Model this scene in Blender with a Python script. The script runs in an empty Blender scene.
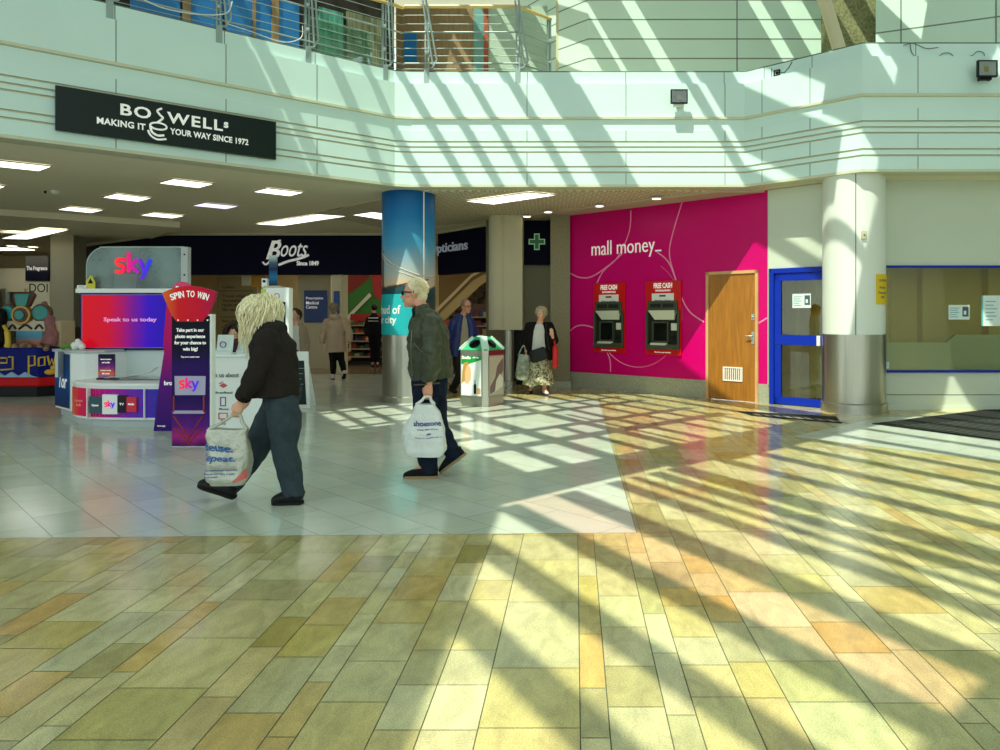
import bpy, bmesh, math, random
from mathutils import Vector, Matrix, noise
random.seed(7)
SC = bpy.context.scene
COL = SC.collection
V = Vector
# ------------------------------------------------------------------ camera
FPX, CX, CY, EYE = 755.0, 575.0, 317.0, 1.4      # focal length and optical axis (photo is a crop), eye height
cam_d = bpy.data.cameras.new('camera')
cam = bpy.data.objects.new('camera', cam_d); COL.objects.link(cam)
cam.location = (0, 0, EYE); cam.rotation_euler = (math.pi/2, 0, 0)
cam_d.sensor_fit = 'HORIZONTAL'; cam_d.sensor_width = 36.0
cam_d.lens = FPX/1000*36.0
cam_d.shift_x = -(CX-500)/1000; cam_d.shift_y = -(375-CY)/1000
cam_d.clip_end = 200
SC.camera = cam
# ------------------------------------------------------------------ world, sun, exposure
SUN_A, SUN_B = 0.29, 0.50                          # horizontal travel of sunlight per metre of drop
w = bpy.data.worlds.new('sky'); SC.world = w; w.use_nodes = True
bg = w.node_tree.nodes['Background']
bg.inputs[0].default_value = (0.82, 0.97, 0.97, 1); bg.inputs[1].default_value = 1.56
sun_d = bpy.data.lights.new('sun', 'SUN'); sun_d.energy = 6.2; sun_d.angle = math.radians(0.36)
sun_d.color = (1.0, 0.96, 0.84)
sun = bpy.data.objects.new('sun', sun_d); COL.objects.link(sun); sun.location = (-4, -8, 20)
sun.rotation_euler = V((SUN_A, SUN_B, -1)).to_track_quat('-Z', 'Y').to_euler()
vs = SC.view_settings
vs.view_transform = 'Standard'; vs.look = 'None'; vs.gamma = 1.0; vs.use_curve_mapping = False
vs.exposure = 0.0
SC.cycles.max_bounces = 8; SC.cycles.diffuse_bounces = 5; SC.cycles.glossy_bounces = 4
SC.cycles.transparent_max_bounces = 12; SC.cycles.transmission_bounces = 6
SC.cycles.caustics_reflective = False; SC.cycles.caustics_refractive = False
SC.cycles.use_denoising = True
SC.cycles.sample_clamp_indirect = 6.0

# ------------------------------------------------------------------ projection helpers
def P(x, y, Y):                                    # the place at depth Y seen at photo position x, y
    return V(((x-CX)*Y/FPX, Y, EYE+(CY-y)*Y/FPX))
def F(x, y):                                       # the place on the floor seen at photo position x, y
    Y = FPX*EYE/(y-CY); return V(((x-CX)*Y/FPX, Y, 0))
def at_z(x, y, z):
    Y = FPX*(z-EYE)/(CY-y); return V(((x-CX)*Y/FPX, Y, z))
class Fr:                                          # an upright plane: origin, u along it, n towards the hall
    def __init__(s, o, u, n=None):
        s.o = V((o[0], o[1], o[2] if len(o) > 2 else 0)); s.u = V((u[0], u[1], 0)).normalized()
        s.n = V((s.u.y, -s.u.x, 0)) if n is None else V(n)
    def pt(s, u, v, n=0): return s.o + s.u*u + V((0, 0, v)) + s.n*n
    def hit(s, x, y, n=0):
        d = V(((x-CX)/FPX, 1, (CY-y)/FPX)); c = V((0, 0, EYE)); o = s.o + s.n*n
        t = (o-c).dot(s.n)/d.dot(s.n); p = c+d*t
        return (p-s.o).dot(s.u), p.z-s.o.z
def front(Y, X=0): return Fr((X, Y, 0), (1, 0))

# ------------------------------------------------------------------ materials
def lin(c):
    c = c/255.0
    return c/12.92 if c <= 0.04045 else ((c+0.055)/1.055)**2.4
def C(r, g, b): return (lin(r), lin(g), lin(b), 1)
MATS = {}
def mat(name, col, rough=0.6, metal=0.0, spec=0.5, var=0.0, vscale=6.0, bump=0.0, bscale=60.0, emit=0.0, ecol=None, stretch=None, alpha=None):
    if name in MATS: return MATS[name]
    m = bpy.data.materials.new(name); m.use_nodes = True
    nt = m.node_tree; N = nt.nodes; L = nt.links
    b = N['Principled BSDF']
    c = C(*col)
    b.inputs['Base Color'].default_value = c
    b.inputs['Roughness'].default_value = rough; b.inputs['Metallic'].default_value = metal
    b.inputs['Specular IOR Level'].default_value = spec if max(col) > 70 or metal > .3 or spec != 0.5 else 0.22
    tc = N.new('ShaderNodeTexCoord'); mp = N.new('ShaderNodeMapping'); L.new(tc.outputs['Object'], mp.inputs[0])
    if stretch: mp.inputs['Scale'].default_value = stretch
    if var > 0:
        n = N.new('ShaderNodeTexNoise'); n.inputs['Scale'].default_value = vscale; n.inputs['Detail'].default_value = 5
        L.new(mp.outputs[0], n.inputs['Vector'])
        r = N.new('ShaderNodeMapRange'); r.inputs[1].default_value = 0.3; r.inputs[2].default_value = 0.7
        r.inputs[3].default_value = 1-var; r.inputs[4].default_value = 1+var
        L.new(n.outputs['Fac'], r.inputs[0])
        mx = N.new('ShaderNodeMix'); mx.data_type = 'RGBA'; mx.blend_type = 'MULTIPLY'; mx.inputs['Factor'].default_value = 1
        mx.inputs['A'].default_value = c; L.new(r.outputs[0], mx.inputs['B']); L.new(mx.outputs['Result'], b.inputs['Base Color'])
    if bump > 0:
        n2 = N.new('ShaderNodeTexNoise'); n2.inputs['Scale'].default_value = bscale; n2.inputs['Detail'].default_value = 4
        L.new(mp.outputs[0], n2.inputs['Vector'])
        bp = N.new('ShaderNodeBump'); bp.inputs['Strength'].default_value = bump; bp.inputs['Distance'].default_value = 0.02
        L.new(n2.outputs['Fac'], bp.inputs['Height']); L.new(bp.outputs[0], b.inputs['Normal'])
    if emit > 0:
        b.inputs['Emission Color'].default_value = C(*(ecol or col)); b.inputs['Emission Strength'].default_value = emit
    if alpha is not None: b.inputs['Alpha'].default_value = alpha
    MATS[name] = m
    return m
def grad_mat(name, stops, axis=0, rough=0.35, emit=0.0, noise_amt=0.0, nscale=3.0, diag=0.0):
    """a printed picture or a screen whose colours run along one axis of the mesh"""
    m = bpy.data.materials.new(name); m.use_nodes = True
    nt = m.node_tree; N = nt.nodes; L = nt.links; b = N['Principled BSDF']
    tc = N.new('ShaderNodeTexCoord'); sp = N.new('ShaderNodeSeparateXYZ'); L.new(tc.outputs['Generated'], sp.inputs[0])
    src = sp.outputs[axis]
    if diag:
        ma = N.new('ShaderNodeMath'); ma.operation = 'MULTIPLY_ADD'; L.new(sp.outputs[2 if axis == 0 else 0], ma.inputs[0]); ma.inputs[1].default_value = diag; L.new(src, ma.inputs[2]); src = ma.outputs[0]
    if noise_amt:
        n = N.new('ShaderNodeTexNoise'); n.inputs['Scale'].default_value = nscale; n.inputs['Detail'].default_value = 6; L.new(tc.outputs['Generated'], n.inputs['Vector'])
        m1 = N.new('ShaderNodeMath'); m1.operation = 'SUBTRACT'; L.new(n.outputs['Fac'], m1.inputs[0]); m1.inputs[1].default_value = 0.5
        m2 = N.new('ShaderNodeMath'); m2.operation = 'MULTIPLY_ADD'; L.new(m1.outputs[0], m2.inputs[0]); m2.inputs[1].default_value = noise_amt; L.new(src, m2.inputs[2]); src = m2.outputs[0]
    r = N.new('ShaderNodeValToRGB'); cr = r.color_ramp
    while len(cr.elements) < len(stops): cr.elements.new(0.5)
    for e, (p, c) in zip(cr.elements, stops): e.position = p; e.color = C(*c)
    L.new(src, r.inputs[0]); b.inputs['Roughness'].default_value = rough; b.inputs['Specular IOR Level'].default_value = 0.12
    if emit: b.inputs['Base Color'].default_value = C(8, 8, 10)
    else: L.new(r.outputs[0], b.inputs['Base Color'])
    if emit: L.new(r.outputs[0], b.inputs['Emission Color']); b.inputs['Emission Strength'].default_value = emit
    MATS[name] = m
    return m
def pane_mat(name, col, gloss=0.08, glosscol=(255, 255, 255), rough=0.02):
    """clear sheet glass or acrylic: tinted see-through with a mirror share"""
    m = bpy.data.materials.new(name); m.use_nodes = True
    nt = m.node_tree; N = nt.nodes; L = nt.links; N.remove(N['Principled BSDF'])
    t = N.new('ShaderNodeBsdfTransparent'); t.inputs[0].default_value = C(*col)
    g = N.new('ShaderNodeBsdfGlossy'); g.inputs[0].default_value = C(*glosscol); g.inputs['Roughness'].default_value = rough
    fr = N.new('ShaderNodeFresnel'); fr.inputs[0].default_value = 1.45
    ad = N.new('ShaderNodeMath'); ad.operation = 'ADD'; L.new(fr.outputs[0], ad.inputs[0]); ad.inputs[1].default_value = gloss; ad.use_clamp = True
    mx = N.new('ShaderNodeMixShader'); L.new(ad.outputs[0], mx.inputs[0]); L.new(t.outputs[0], mx.inputs[1]); L.new(g.outputs[0], mx.inputs[2])
    L.new(mx.outputs[0], N['Material Output'].inputs[0]); MATS[name] = m
    return m

# ------------------------------------------------------------------ mesh builder
class MB:
    def __init__(s): s.v = []; s.f = []; s.m = []; s.c = []
    def add(s, vs, fs, mi=0, col=None):
        o = len(s.v); s.v += [V(p) for p in vs]
        for f in fs: s.f.append([o+i for i in f]); s.m.append(mi); s.c.append(col)
    def quad(s, a, b, c, d, mi=0, col=None): s.add([a, b, c, d], [(0, 1, 2, 3)], mi, col)
    def hexa(s, p, mi=0, col=None):                 # p: 4 bottom, 4 top (same order, counter-clockwise from above)
        s.add(p, [(3, 2, 1, 0), (4, 5, 6, 7), (0, 1, 5, 4), (1, 2, 6, 5), (2, 3, 7, 6), (3, 0, 4, 7)], mi, col)
    def box(s, x0, x1, y0, y1, z0, z1, mi=0, M=None):
        p = [V(q) for q in ((x0, y0, z0), (x1, y0, z0), (x1, y1, z0), (x0, y1, z0), (x0, y0, z1), (x1, y0, z1), (x1, y1, z1), (x0, y1, z1))]
        if M is not None: p = [M @ q for q in p]
        s.hexa(p, mi)
    def wbox(s, fr, u0, u1, v0, v1, n0, n1, mi=0):
        s.hexa([fr.pt(u0, v0, n1), fr.pt(u1, v0, n1), fr.pt(u1, v0, n0), fr.pt(u0, v0, n0), fr.pt(u0, v1, n1), fr.pt(u1, v1, n1), fr.pt(u1, v1, n0), fr.pt(u0, v1, n0)], mi)
    def bevbox(s, fr, u0, u1, v0, v1, n0, n1, b=0.01, mi=0):  # box with chamfered front
        s.wbox(fr, u0, u1, v0, v1, n0, n1-b, mi)
        a = [fr.pt(u0, v0, n1-b), fr.pt(u1, v0, n1-b), fr.pt(u1, v1, n1-b), fr.pt(u0, v1, n1-b)]
        c = [fr.pt(u0+b, v0+b, n1), fr.pt(u1-b, v0+b, n1), fr.pt(u1-b, v1-b, n1), fr.pt(u0+b, v1-b, n1)]
        s.add(a+c, [(0, 1, 5, 4), (1, 2, 6, 5), (2, 3, 7, 6), (3, 0, 4, 7), (4, 5, 6, 7)], mi)
    def wframe(s, fr, u0, u1, v0, v1, n0, n1, t, mi=0):
        s.wbox(fr, u0, u1, v0, v0+t, n0, n1, mi); s.wbox(fr, u0, u1, v1-t, v1, n0, n1, mi)
        s.wbox(fr, u0, u0+t, v0+t, v1-t, n0, n1, mi); s.wbox(fr, u1-t, u1, v0+t, v1-t, n0, n1, mi)
    def prism(s, poly, z0, z1, mi=0):               # upright prism over a plan polygon (counter-clockwise)
        n = len(poly); vs = [V((p[0], p[1], z0)) for p in poly]+[V((p[0], p[1], z1)) for p in poly]
        s.add(vs, [tuple(range(n-1, -1, -1)), tuple(range(n, 2*n))]+[(i, (i+1) % n, n+(i+1) % n, n+i) for i in range(n)], mi)
    def wprism(s, fr, poly, n0, n1, mi=0):          # outline (u,v) counter-clockwise in a wall plane, with thickness
        n = len(poly); vs = [fr.pt(p[0], p[1], n1) for p in poly]+[fr.pt(p[0], p[1], n0) for p in poly]
        s.add(vs, [tuple(range(n)), tuple(range(2*n-1, n-1, -1))]+[(i, n+i, n+(i+1) % n, (i+1) % n) for i in range(n)], mi)
    def lathe(s, c, prof, n=32, mi=0, a0=0.0, a1=2*math.pi, caps=True):
        full = abs(a1-a0-2*math.pi) < 1e-6; k = n if full else n+1
        vs = []
        for r, z in prof:
            for i in range(k):
                a = a0+(a1-a0)*i/n; vs.append(V((c[0]+r*math.cos(a), c[1]+r*math.sin(a), c[2]+z)))
        fs = []
        for j in range(len(prof)-1):
            for i in range(n):
                i2 = (i+1) % k; fs.append((j*k+i, j*k+i2, (j+1)*k+i2, (j+1)*k+i))
        if caps and full:
            fs.append(tuple(range(k-1, -1, -1))); t = (len(prof)-1)*k; fs.append(tuple(range(t, t+k)))
        s.add(vs, fs, mi)
    def tube(s, pts, rad, n=10, flat=None, side=None, mi=0):
        """closed tube through pts; rad one number or one per point; flat = (across, along) factors for an oval section"""
        pts = [V(p) for p in pts]; m = len(pts)
        rads = [rad]*m if not isinstance(rad, (list, tuple)) else list(rad)
        fl = flat if isinstance(flat, list) else [flat or (1, 1)]*m
        T = []
        for i in range(m):
            t = pts[min(i+1, m-1)]-pts[max(i-1, 0)]; T.append(t.normalized() if t.length > 1e-9 else V((0, 0, 1)))
        sd = V(side) if side is not None else (V((0, 0, 1)) if abs(T[0].z) < 0.9 else V((1, 0, 0)))
        vs = []
        for i in range(m):
            t = T[i]; a = sd - t*sd.dot(t)
            if a.length < 1e-6: a = V((1, 0, 0)) - t*t.x
            a.normalize(); bb = t.cross(a); sd = V(side) if side is not None else a
            for k in range(n):
                th = 2*math.pi*k/n
                vs.append(pts[i]+a*(math.cos(th)*rads[i]*fl[i][0])+bb*(math.sin(th)*rads[i]*fl[i][1]))
        fs = [(j*n+k, j*n+(k+1) % n, (j+1)*n+(k+1) % n, (j+1)*n+k) for j in range(m-1) for k in range(n)]
        fs += [tuple(range(n-1, -1, -1)), tuple(range((m-1)*n, m*n))]
        s.add(vs, fs, mi)
    def ball(s, c, r, ax=None, nu=14, nv=10, mi=0):
        """ellipsoid: r three radii, ax three axes"""
        r = (r, r, r) if not isinstance(r, (list, tuple)) else r
        ax = ax or (V((1, 0, 0)), V((0, 1, 0)), V((0, 0, 1))); c = V(c)
        vs = [c+ax[2]*r[2]]
        for j in range(1, nv):
            ph = math.pi*j/nv
            for i in range(nu):
                th = 2*math.pi*i/nu
                vs.append(c+ax[0]*(r[0]*math.sin(ph)*math.cos(th))+ax[1]*(r[1]*math.sin(ph)*math.sin(th))+ax[2]*(r[2]*math.cos(ph)))
        vs.append(c-ax[2]*r[2]); e = len(vs)-1
        fs = [(0, 1+i, 1+(i+1) % nu) for i in range(nu)]
        for j in range(nv-2):
            for i in range(nu): fs.append((1+j*nu+i, 1+(j+1)*nu+i, 1+(j+1)*nu+(i+1) % nu, 1+j*nu+(i+1) % nu))
        fs += [(1+(nv-2)*nu+i, e, 1+(nv-2)*nu+(i+1) % nu) for i in range(nu)]
        s.add(vs, fs, mi)
    def build(s, name, mats, parent=None, smooth=False, bevel=0.0, attr=False, local=False):
        me = bpy.data.meshes.new(name)
        vs = s.v
        if parent is not None and not local:
            root = parent
            M = ROOTM.get(root.name, Matrix.Identity(4)); vs = [M @ p for p in vs]
        me.from_pydata([tuple(p) for p in vs], [], s.f)
        for m in (mats if isinstance(mats, (list, tuple)) else [mats]): me.materials.append(m)
        me.polygons.foreach_set('material_index', s.m)
        if attr:
            at = me.attributes.new('tint', 'FLOAT_COLOR', 'FACE')
            for i, c in enumerate(s.c): at.data[i].color = c or (1, 1, 1, 1)
        me.validate(); me.update()
        o = bpy.data.objects.new(name, me); COL.objects.link(o)
        if parent is not None: o.parent = parent
        if bevel > 0:
            md = o.modifiers.new('edge', 'BEVEL'); md.width = bevel; md.segments = 2; md.limit_method = 'ANGLE'; md.angle_limit = math.radians(40)
        if smooth: smooth_by_angle(me, 50 if smooth is True else smooth)
        if parent is not None: ROOTM[o.name] = ROOTM.get(parent.name, Matrix.Identity(4))
        return o
def smooth_by_angle(me, deg):
    bm = bmesh.new(); bm.from_mesh(me)
    bmesh.ops.recalc_face_normals(bm, faces=bm.faces)
    for f in bm.faces: f.smooth = True
    for e in bm.edges:
        if len(e.link_faces) == 2: e.smooth = e.calc_face_angle(0) < math.radians(deg)
    bm.to_mesh(me); bm.free()
ROOTM = {}
def tag(o, label=None, cat=None, group=None, kind=None):
    if label: o['label'] = label
    if cat: o['category'] = cat
    if group: o['group'] = group
    if kind: o['kind'] = kind
    return o
def thing(name, label, cat, loc=(0, 0, 0), rz=0.0, group=None):
    o = bpy.data.objects.new(name, None); COL.objects.link(o); o.empty_display_size = 0.2
    o.location = loc; o.rotation_euler = (0, 0, rz)
    ROOTM[o.name] = (Matrix.Translation(V(loc)) @ Matrix.Rotation(rz, 4, 'Z')).inverted()
    return tag(o, label, cat, group)
def struct(mb, name, mats, **k):
    o = mb.build(name, mats, **k); o['kind'] = 'structure'; return o
def clone(root, loc, rz=None, label=None):
    r = root.copy(); COL.objects.link(r); r.location = loc
    if rz is not None: r.rotation_euler = (0, 0, rz)
    if label: r['label'] = label
    for ch in list(root.children):
        c = ch.copy(); COL.objects.link(c); c.parent = r
        for g in ch.children:
            d = g.copy(); COL.objects.link(d); d.parent = c
    return r

# ------------------------------------------------------------------ lettering
def text_pts(s, bold=0.0, shear=0.0, spacing=1.0, align='CENTER', extrude=0.0, res=3, line=1.0):
    cu = bpy.data.curves.new('lettering', 'FONT'); cu.body = s; cu.size = 1.0; cu.offset = bold; cu.shear = shear
    cu.space_character = spacing; cu.align_x = align; cu.extrude = extrude; cu.resolution_u = res; cu.space_line = line
    o = bpy.data.objects.new('lettering', cu); COL.objects.link(o)
    dg = bpy.context.evaluated_depsgraph_get(); dg.update()
    me = bpy.data.meshes.new_from_object(o.evaluated_get(dg))
    vs = [v.co.copy() for v in me.vertices]; fs = [tuple(p.vertices) for p in me.polygons]
    bpy.data.objects.remove(o); bpy.data.curves.remove(cu); bpy.data.meshes.remove(me)
    return vs, fs
def text(s, place, m, parent, name='lettering', h=0.1, width=None, u=0, v=0, n=0.004, bold=0.012, shear=0.0, spacing=1.0, align='CENTER', depth=0.004, sub=None, line=1.0, local=False):
    """letters laid by place(u, v, n): h = height of the block, width = its width"""
    vs, fs = text_pts(s, bold, shear, spacing, align, 0.5, line=line)
    x0 = min(p.x for p in vs); x1 = max(p.x for p in vs); y0 = min(p.y for p in vs); y1 = max(p.y for p in vs)
    ky = h/(y1-y0); kx = width/(x1-x0) if width else ky
    ax = {'CENTER': (x0+x1)/2, 'LEFT': x0, 'RIGHT': x1}[align]
    mb = MB()
    mb.add([place(u+(p.x-ax)*kx, v+(p.y-(y0+y1)/2)*ky, n+(p.z+0.5)*depth) for p in vs], fs)
    return mb.build(name, m, parent, local=local)
def stroke(place, pts, r, n=0.0, k=6, flat=0.5):
    """a drawn line of letters or a logo in a plane, as a flattened tube"""
    mb = MB(); q = catmull([V((p[0], p[1], 0)) for p in pts], 6) if len(pts) > 2 else [V((p[0], p[1], 0)) for p in pts]
    mb.tube([place(p.x, p.y, n) for p in q], r, n=k); return mb
def catmull(p, n=6):
    p = [V(q) for q in p]; out = []
    for i in range(len(p)-1):
        a, b, c, d = p[max(i-1, 0)], p[i], p[i+1], p[min(i+2, len(p)-1)]
        for k in range(n):
            t = k/n; out.append(0.5*((2*b)+(c-a)*t+(2*a-5*b+4*c-d)*t*t+(3*b-a-3*c+d)*t**3))
    return out+[p[-1]]
# ------------------------------------------------------------------ shared materials
M_mint = mat('fascia_paint', (210, 236, 231), 0.32, var=0.02, vscale=1.2)
M_groove = mat('groove_trim', (204, 206, 180), 0.5)
M_seam = mat('panel_joint', (92, 108, 100), 0.7)
M_white = mat('white_panel', (200, 208, 192), 0.35, var=0.02, vscale=1.5)
M_upper = mat('upper_cladding', (206, 232, 218), 0.4, var=0.02, vscale=1.0)
M_upline = mat('cladding_joint', (120, 132, 124), 0.7)
M_soffit = mat('soffit_plaster', (228, 220, 192), 0.75, var=0.03, vscale=0.8)
M_cream = mat('cream_plaster', (196, 190, 160), 0.7, var=0.03, vscale=2)
M_steel = mat('brushed_steel', (176, 174, 160), 0.28, 0.9, var=0.05, vscale=3, stretch=(40, 40, 0.6))
M_chrome = mat('rail_steel', (176, 186, 186), 0.3, 0.6)
M_granite = mat('speckled_granite', (158, 160, 140), 0.45, var=0.35, vscale=55, bump=0.05, bscale=80)
M_stonewall = mat('stone_pilaster', (128, 122, 92), 0.6, var=0.22, vscale=40)
M_black = mat('matt_black', (18, 18, 20), 0.5)
M_navy = mat('navy_fascia', (10, 12, 36), 0.6, spec=.08)
M_wht = mat('white_plastic', (232, 232, 226), 0.4)
M_letter = mat('white_letters', (240, 240, 236), 0.4, emit=0.25)
M_blue = mat('blue_frame', (10, 44, 168), 0.35, spec=.2)
M_lamp = mat('lit_diffuser', (250, 248, 244), 0.5, emit=2.6)
M_lamp_l = mat('lit_diffuser_lilac', (226, 218, 255), 0.5, emit=1.6)
M_brown = mat('dark_timber', (58, 48, 36), 0.6, var=0.2, vscale=5, stretch=(12, 12, 0.8))
M_roof = mat('roof_white', (225, 228, 222), 0.8)

# ------------------------------------------------------------------ unseen glazed roof: opaque bays shaped to block sun, with rafters and ties
H = 10.0
def rp(s, c):                                       # roof place from rafter offset s and tie offset c (as they fall on the floor)
    X = (s-0.5*c)/1.366; return (X-SUN_A*H, X+c-SUN_B*H)
def fl(X, Y): return (X-SUN_A*H, Y-SUN_B*H)
rb = MB()
def slab(s0, s1, c0, c1, z0=H, z1=H+0.05): rb.prism([rp(s0, c0), rp(s1, c0), rp(s1, c1), rp(s0, c1)], z0, z1)
slab(-8, 16, -6, 1.33)
rb.prism([rp(-6, 1.2), fl(-0.55, -1.0), fl(-0.55, 5.62), rp(3.1, 6.2), rp(2.2, 6.5), rp(-9, 6.5)], H, H+0.05)
slab(-9, 4.3, 6.22, 7.22); slab(4.3, 5.0, 6.05, 7.2); slab(5.0, 16, 5.85, 7.15)
slab(-9, 2.9, 7.1, 12.2); slab(-9, 2.25, 12.2, 16.0); slab(-9, 3.9, 15.0, 30)
slab(-9, 16, 22.0, 32)
for a_, b_ in ((11.55, 12.12), (12.38, 14.3), (14.55, 14.86), (15.25, 19)): slab(a_, b_, 8.3, 23)  # bays added to keep sun off the upper walls
for a_, b_ in ((10.9, 11.6), (11.78, 12.95), (13.25, 19)): slab(a_, b_, 4.4, 8.4)
struct(rb, 'ceiling_shade_slabs', M_roof)
bars = MB()
def rafter(s, c0, c1, wd=0.13): bars.prism([rp(s-wd/2, c0), rp(s+wd/2, c0), rp(s+wd/2, c1), rp(s-wd/2, c1)], H-0.06, H-0.005)
for s_, w_ in ((1.33, .19), (1.84, .18), (2.38, .19), (2.96, .22), (3.5, .16), (3.76, .08), (4.02, .16), (4.34, .26), (4.96, .16), (5.53, .16), (6.10, .15), (6.67, .15), (7.21, .15), (7.89, .14), (8.45, .13), (9.0, .13), (9.6, .13), (10.2, .13)):
    rafter(s_, 1.3, 6.1, w_)
for s_, w_ in ((2.55, .1), (2.98, .12), (3.5, .17), (4.1, .2), (5.12, .18), (5.68, .13), (6.25, .12), (6.7, .12), (7.15, .1), (7.7, .13), (8.35, .5), (10.15, .14), (10.6, .5), (11.3, .3)):
    rafter(s_, 7.9 if s_ == 10.6 else 7.1, 22, w_)
rafter(4.65, 7.1, 9.85, 0.12); rafter(5.35, 7.1, 11.0, 0.06)
def tie(c, s0, s1, wd=0.2): bars.prism([rp(s0, c-wd/2), rp(s1, c-wd/2), rp(s1, c+wd/2), rp(s0, c+wd/2)], H-0.14, H-0.07)
for c_, w_ in ((8.82, .36), (9.9, .28), (11.6, .3), (12.5, .2)): tie(c_, 2.2, 7.4, w_)
for c_, w_ in ((13.4, .16), (14.6, .2)): tie(c_, 2.2, 5.6, w_)
struct(bars, 'ceiling_roof_bars', mat('bar_white', (205, 208, 200), 0.6))
# tinted panes: clear green-white glass, one rosy strip
pz = H+0.02
pb = MB(); pb.quad(*[V((*rp(s, c), pz)) for s, c in ((-1, 1.2), (2.37, 1.2), (2.37, 6.4), (-1, 6.4))])
pb.quad(*[V((*rp(s, c), pz)) for s, c in ((2.98, 1.2), (16, 1.2), (16, 6.4), (2.98, 6.4))])
pb.quad(*[V((*rp(s, c), pz)) for s, c in ((2, 7.0), (16, 7.0), (16, 22), (2, 22))])
struct(pb, 'window_roof_glass', pane_mat('roof_glass', (246, 255, 244), 0.0, rough=0.05))
pk = MB(); pk.quad(*[V((*rp(s, c), pz)) for s, c in ((2.37, 1.2), (2.98, 1.2), (2.98, 6.4), (2.37, 6.4))])
struct(pk, 'window_rosy_glass', pane_mat('rosy_glass', (255, 226, 214), 0.0, rough=0.05))

# ------------------------------------------------------------------ floor
def clip(poly, a, b, c):                            # keep a*x + b*y <= c
    out = []
    for i in range(len(poly)):
        p, q = poly[i], poly[(i+1) % len(poly)]
        dp, dq = a*p[0]+b*p[1]-c, a*q[0]+b*q[1]-c
        if dp <= 0: out.append(p)
        if dp*dq < 0:
            t = dp/(dp-dq); out.append((p[0]+(q[0]-p[0])*t, p[1]+(q[1]-p[1])*t))
    return out
def clipall(poly, hs):
    for h in hs:
        poly = clip(poly, *h)
        if len(poly) < 3: return None
    return poly
g = 0.0022
YB = (4.78+3.63*0.0306, 0.0306)                     # band edge: Y = YB0 + k*X
band = (-YB[1], 1, YB[0]-g)                         # in front of the band edge
behind = (YB[1], -1, -YB[0]-g)
S_R = [[band], [behind, (-1, 0, -0.40-g), (1, 1, 11.4-g)], [(-1, 0, -.4-g), (-1, -1, -11.4-g), (1, -1, -6.3-g)],
       [(-1, 0, 2.7-g), (1, 0, .4-g), (0, -1, -12.9-g)], [(0, -1, -10.6-g), (-1, -1, -11.4), (-1, 1, 6.3-g)]]
T_R = [[behind, (1, 0, 0.40-g), (0, 1, 12.9-g)], [(1, 0, -2.7-g), (0, -1, -12.9), (0, 1, 18.5)],
       [(-1, -1, -11.4-g), (0, 1, 10.6-g), (-1, 1, 6.3-g)]]
cols = [-7.9, -7.55, -7.3, -6.95, -6.7, -6.38, -6.2, -5.9, -5.55, -5.38, -5.05, -4.8, -4.5, -4.32, -4.02, -3.75, -3.58, -3.3, -3.02, -2.88, -2.6, -2.45, -2.15, -1.98, -1.83, -1.726, -1.38, -1.238, -1.031, -0.929, -0.682, -0.524, -0.33, 0.018, 0.118, 0.322, 0.427, 0.622, 0.776, 1.076, 1.324, 1.43, 1.767]
rs = random.Random(11)
x = 1.767
while x < 10: x += rs.choice([0.17, 0.3, 0.34, 0.12, 0.25, 0.33, 0.1]); cols.append(round(x, 3))
cols = [-0.33+(c+0.33) for c in cols]
cross = {0.018-0.35: None}
def fy(y): return FPX*EYE/(y-CY)
given = {  # cross joints read off the photo, by left edge of the column: photo y
 -0.33: (536, 560, 602, 668, 728), 0.018: (558, 576, 606, 634, 688, 738), 0.118: (566, 596, 627, 666, 707),
 0.322: (553, 578, 614, 653, 715), 0.427: (562, 588, 606, 637, 665, 697), 0.622: (555, 573, 596, 622, 662, 698),
 0.776: (561, 592, 627, 661, 702), 1.076: (574, 593, 622, 653, 703), -0.524: (555, 580, 600, 650, 685, 730),
 -0.682: (545, 563, 575, 601, 650, 685, 730), -0.929: (558, 576, 600, 623, 661, 702), -1.031: (552, 568, 588, 614, 646, 682, 737),
 -1.238: (556, 572, 598, 625, 657, 713), -1.38: (552, 582, 617, 647, 697), -1.726: (553, 580, 600, 638, 688, 740), -1.83: (560, 602, 628, 672, 726)}
PAL = [((172, 168, 128), 5), ((184, 178, 134), 5), ((160, 156, 112), 4), ((196, 190, 152), 4), ((184, 164, 100), 3), ((150, 150, 120), 3),
       ((204, 200, 168), 3), ((178, 140, 76), 1.6), ((140, 134, 88), 2), ((190, 172, 118), 3), ((166, 172, 142), 2)]
def stone_col():
    r = rs.random()*sum(p[1] for p in PAL)
    for c, k in PAL:
        r -= k
        if r <= 0: break
    c = tuple(.5*x_+.5*y_ for x_, y_ in zip(c, (192, 180, 124))); j = rs.uniform(-6, 6); return C(c[0]+j, c[1]+j+rs.uniform(-3, 3), c[2]+j+rs.uniform(-6, 6))
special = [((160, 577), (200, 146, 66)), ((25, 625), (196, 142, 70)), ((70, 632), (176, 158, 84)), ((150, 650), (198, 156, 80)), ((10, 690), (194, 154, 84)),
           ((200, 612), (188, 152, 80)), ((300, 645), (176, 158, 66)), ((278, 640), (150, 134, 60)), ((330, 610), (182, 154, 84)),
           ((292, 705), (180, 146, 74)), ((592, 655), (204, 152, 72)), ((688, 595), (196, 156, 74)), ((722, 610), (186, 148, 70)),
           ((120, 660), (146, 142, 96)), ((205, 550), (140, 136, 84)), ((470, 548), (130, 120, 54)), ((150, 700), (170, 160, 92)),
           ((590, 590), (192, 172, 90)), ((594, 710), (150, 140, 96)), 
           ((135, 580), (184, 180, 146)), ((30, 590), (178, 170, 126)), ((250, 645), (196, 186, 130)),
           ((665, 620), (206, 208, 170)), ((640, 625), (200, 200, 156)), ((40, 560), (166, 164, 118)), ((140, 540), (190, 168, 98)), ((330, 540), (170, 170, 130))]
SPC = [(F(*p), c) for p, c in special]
fm = MB()
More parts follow.
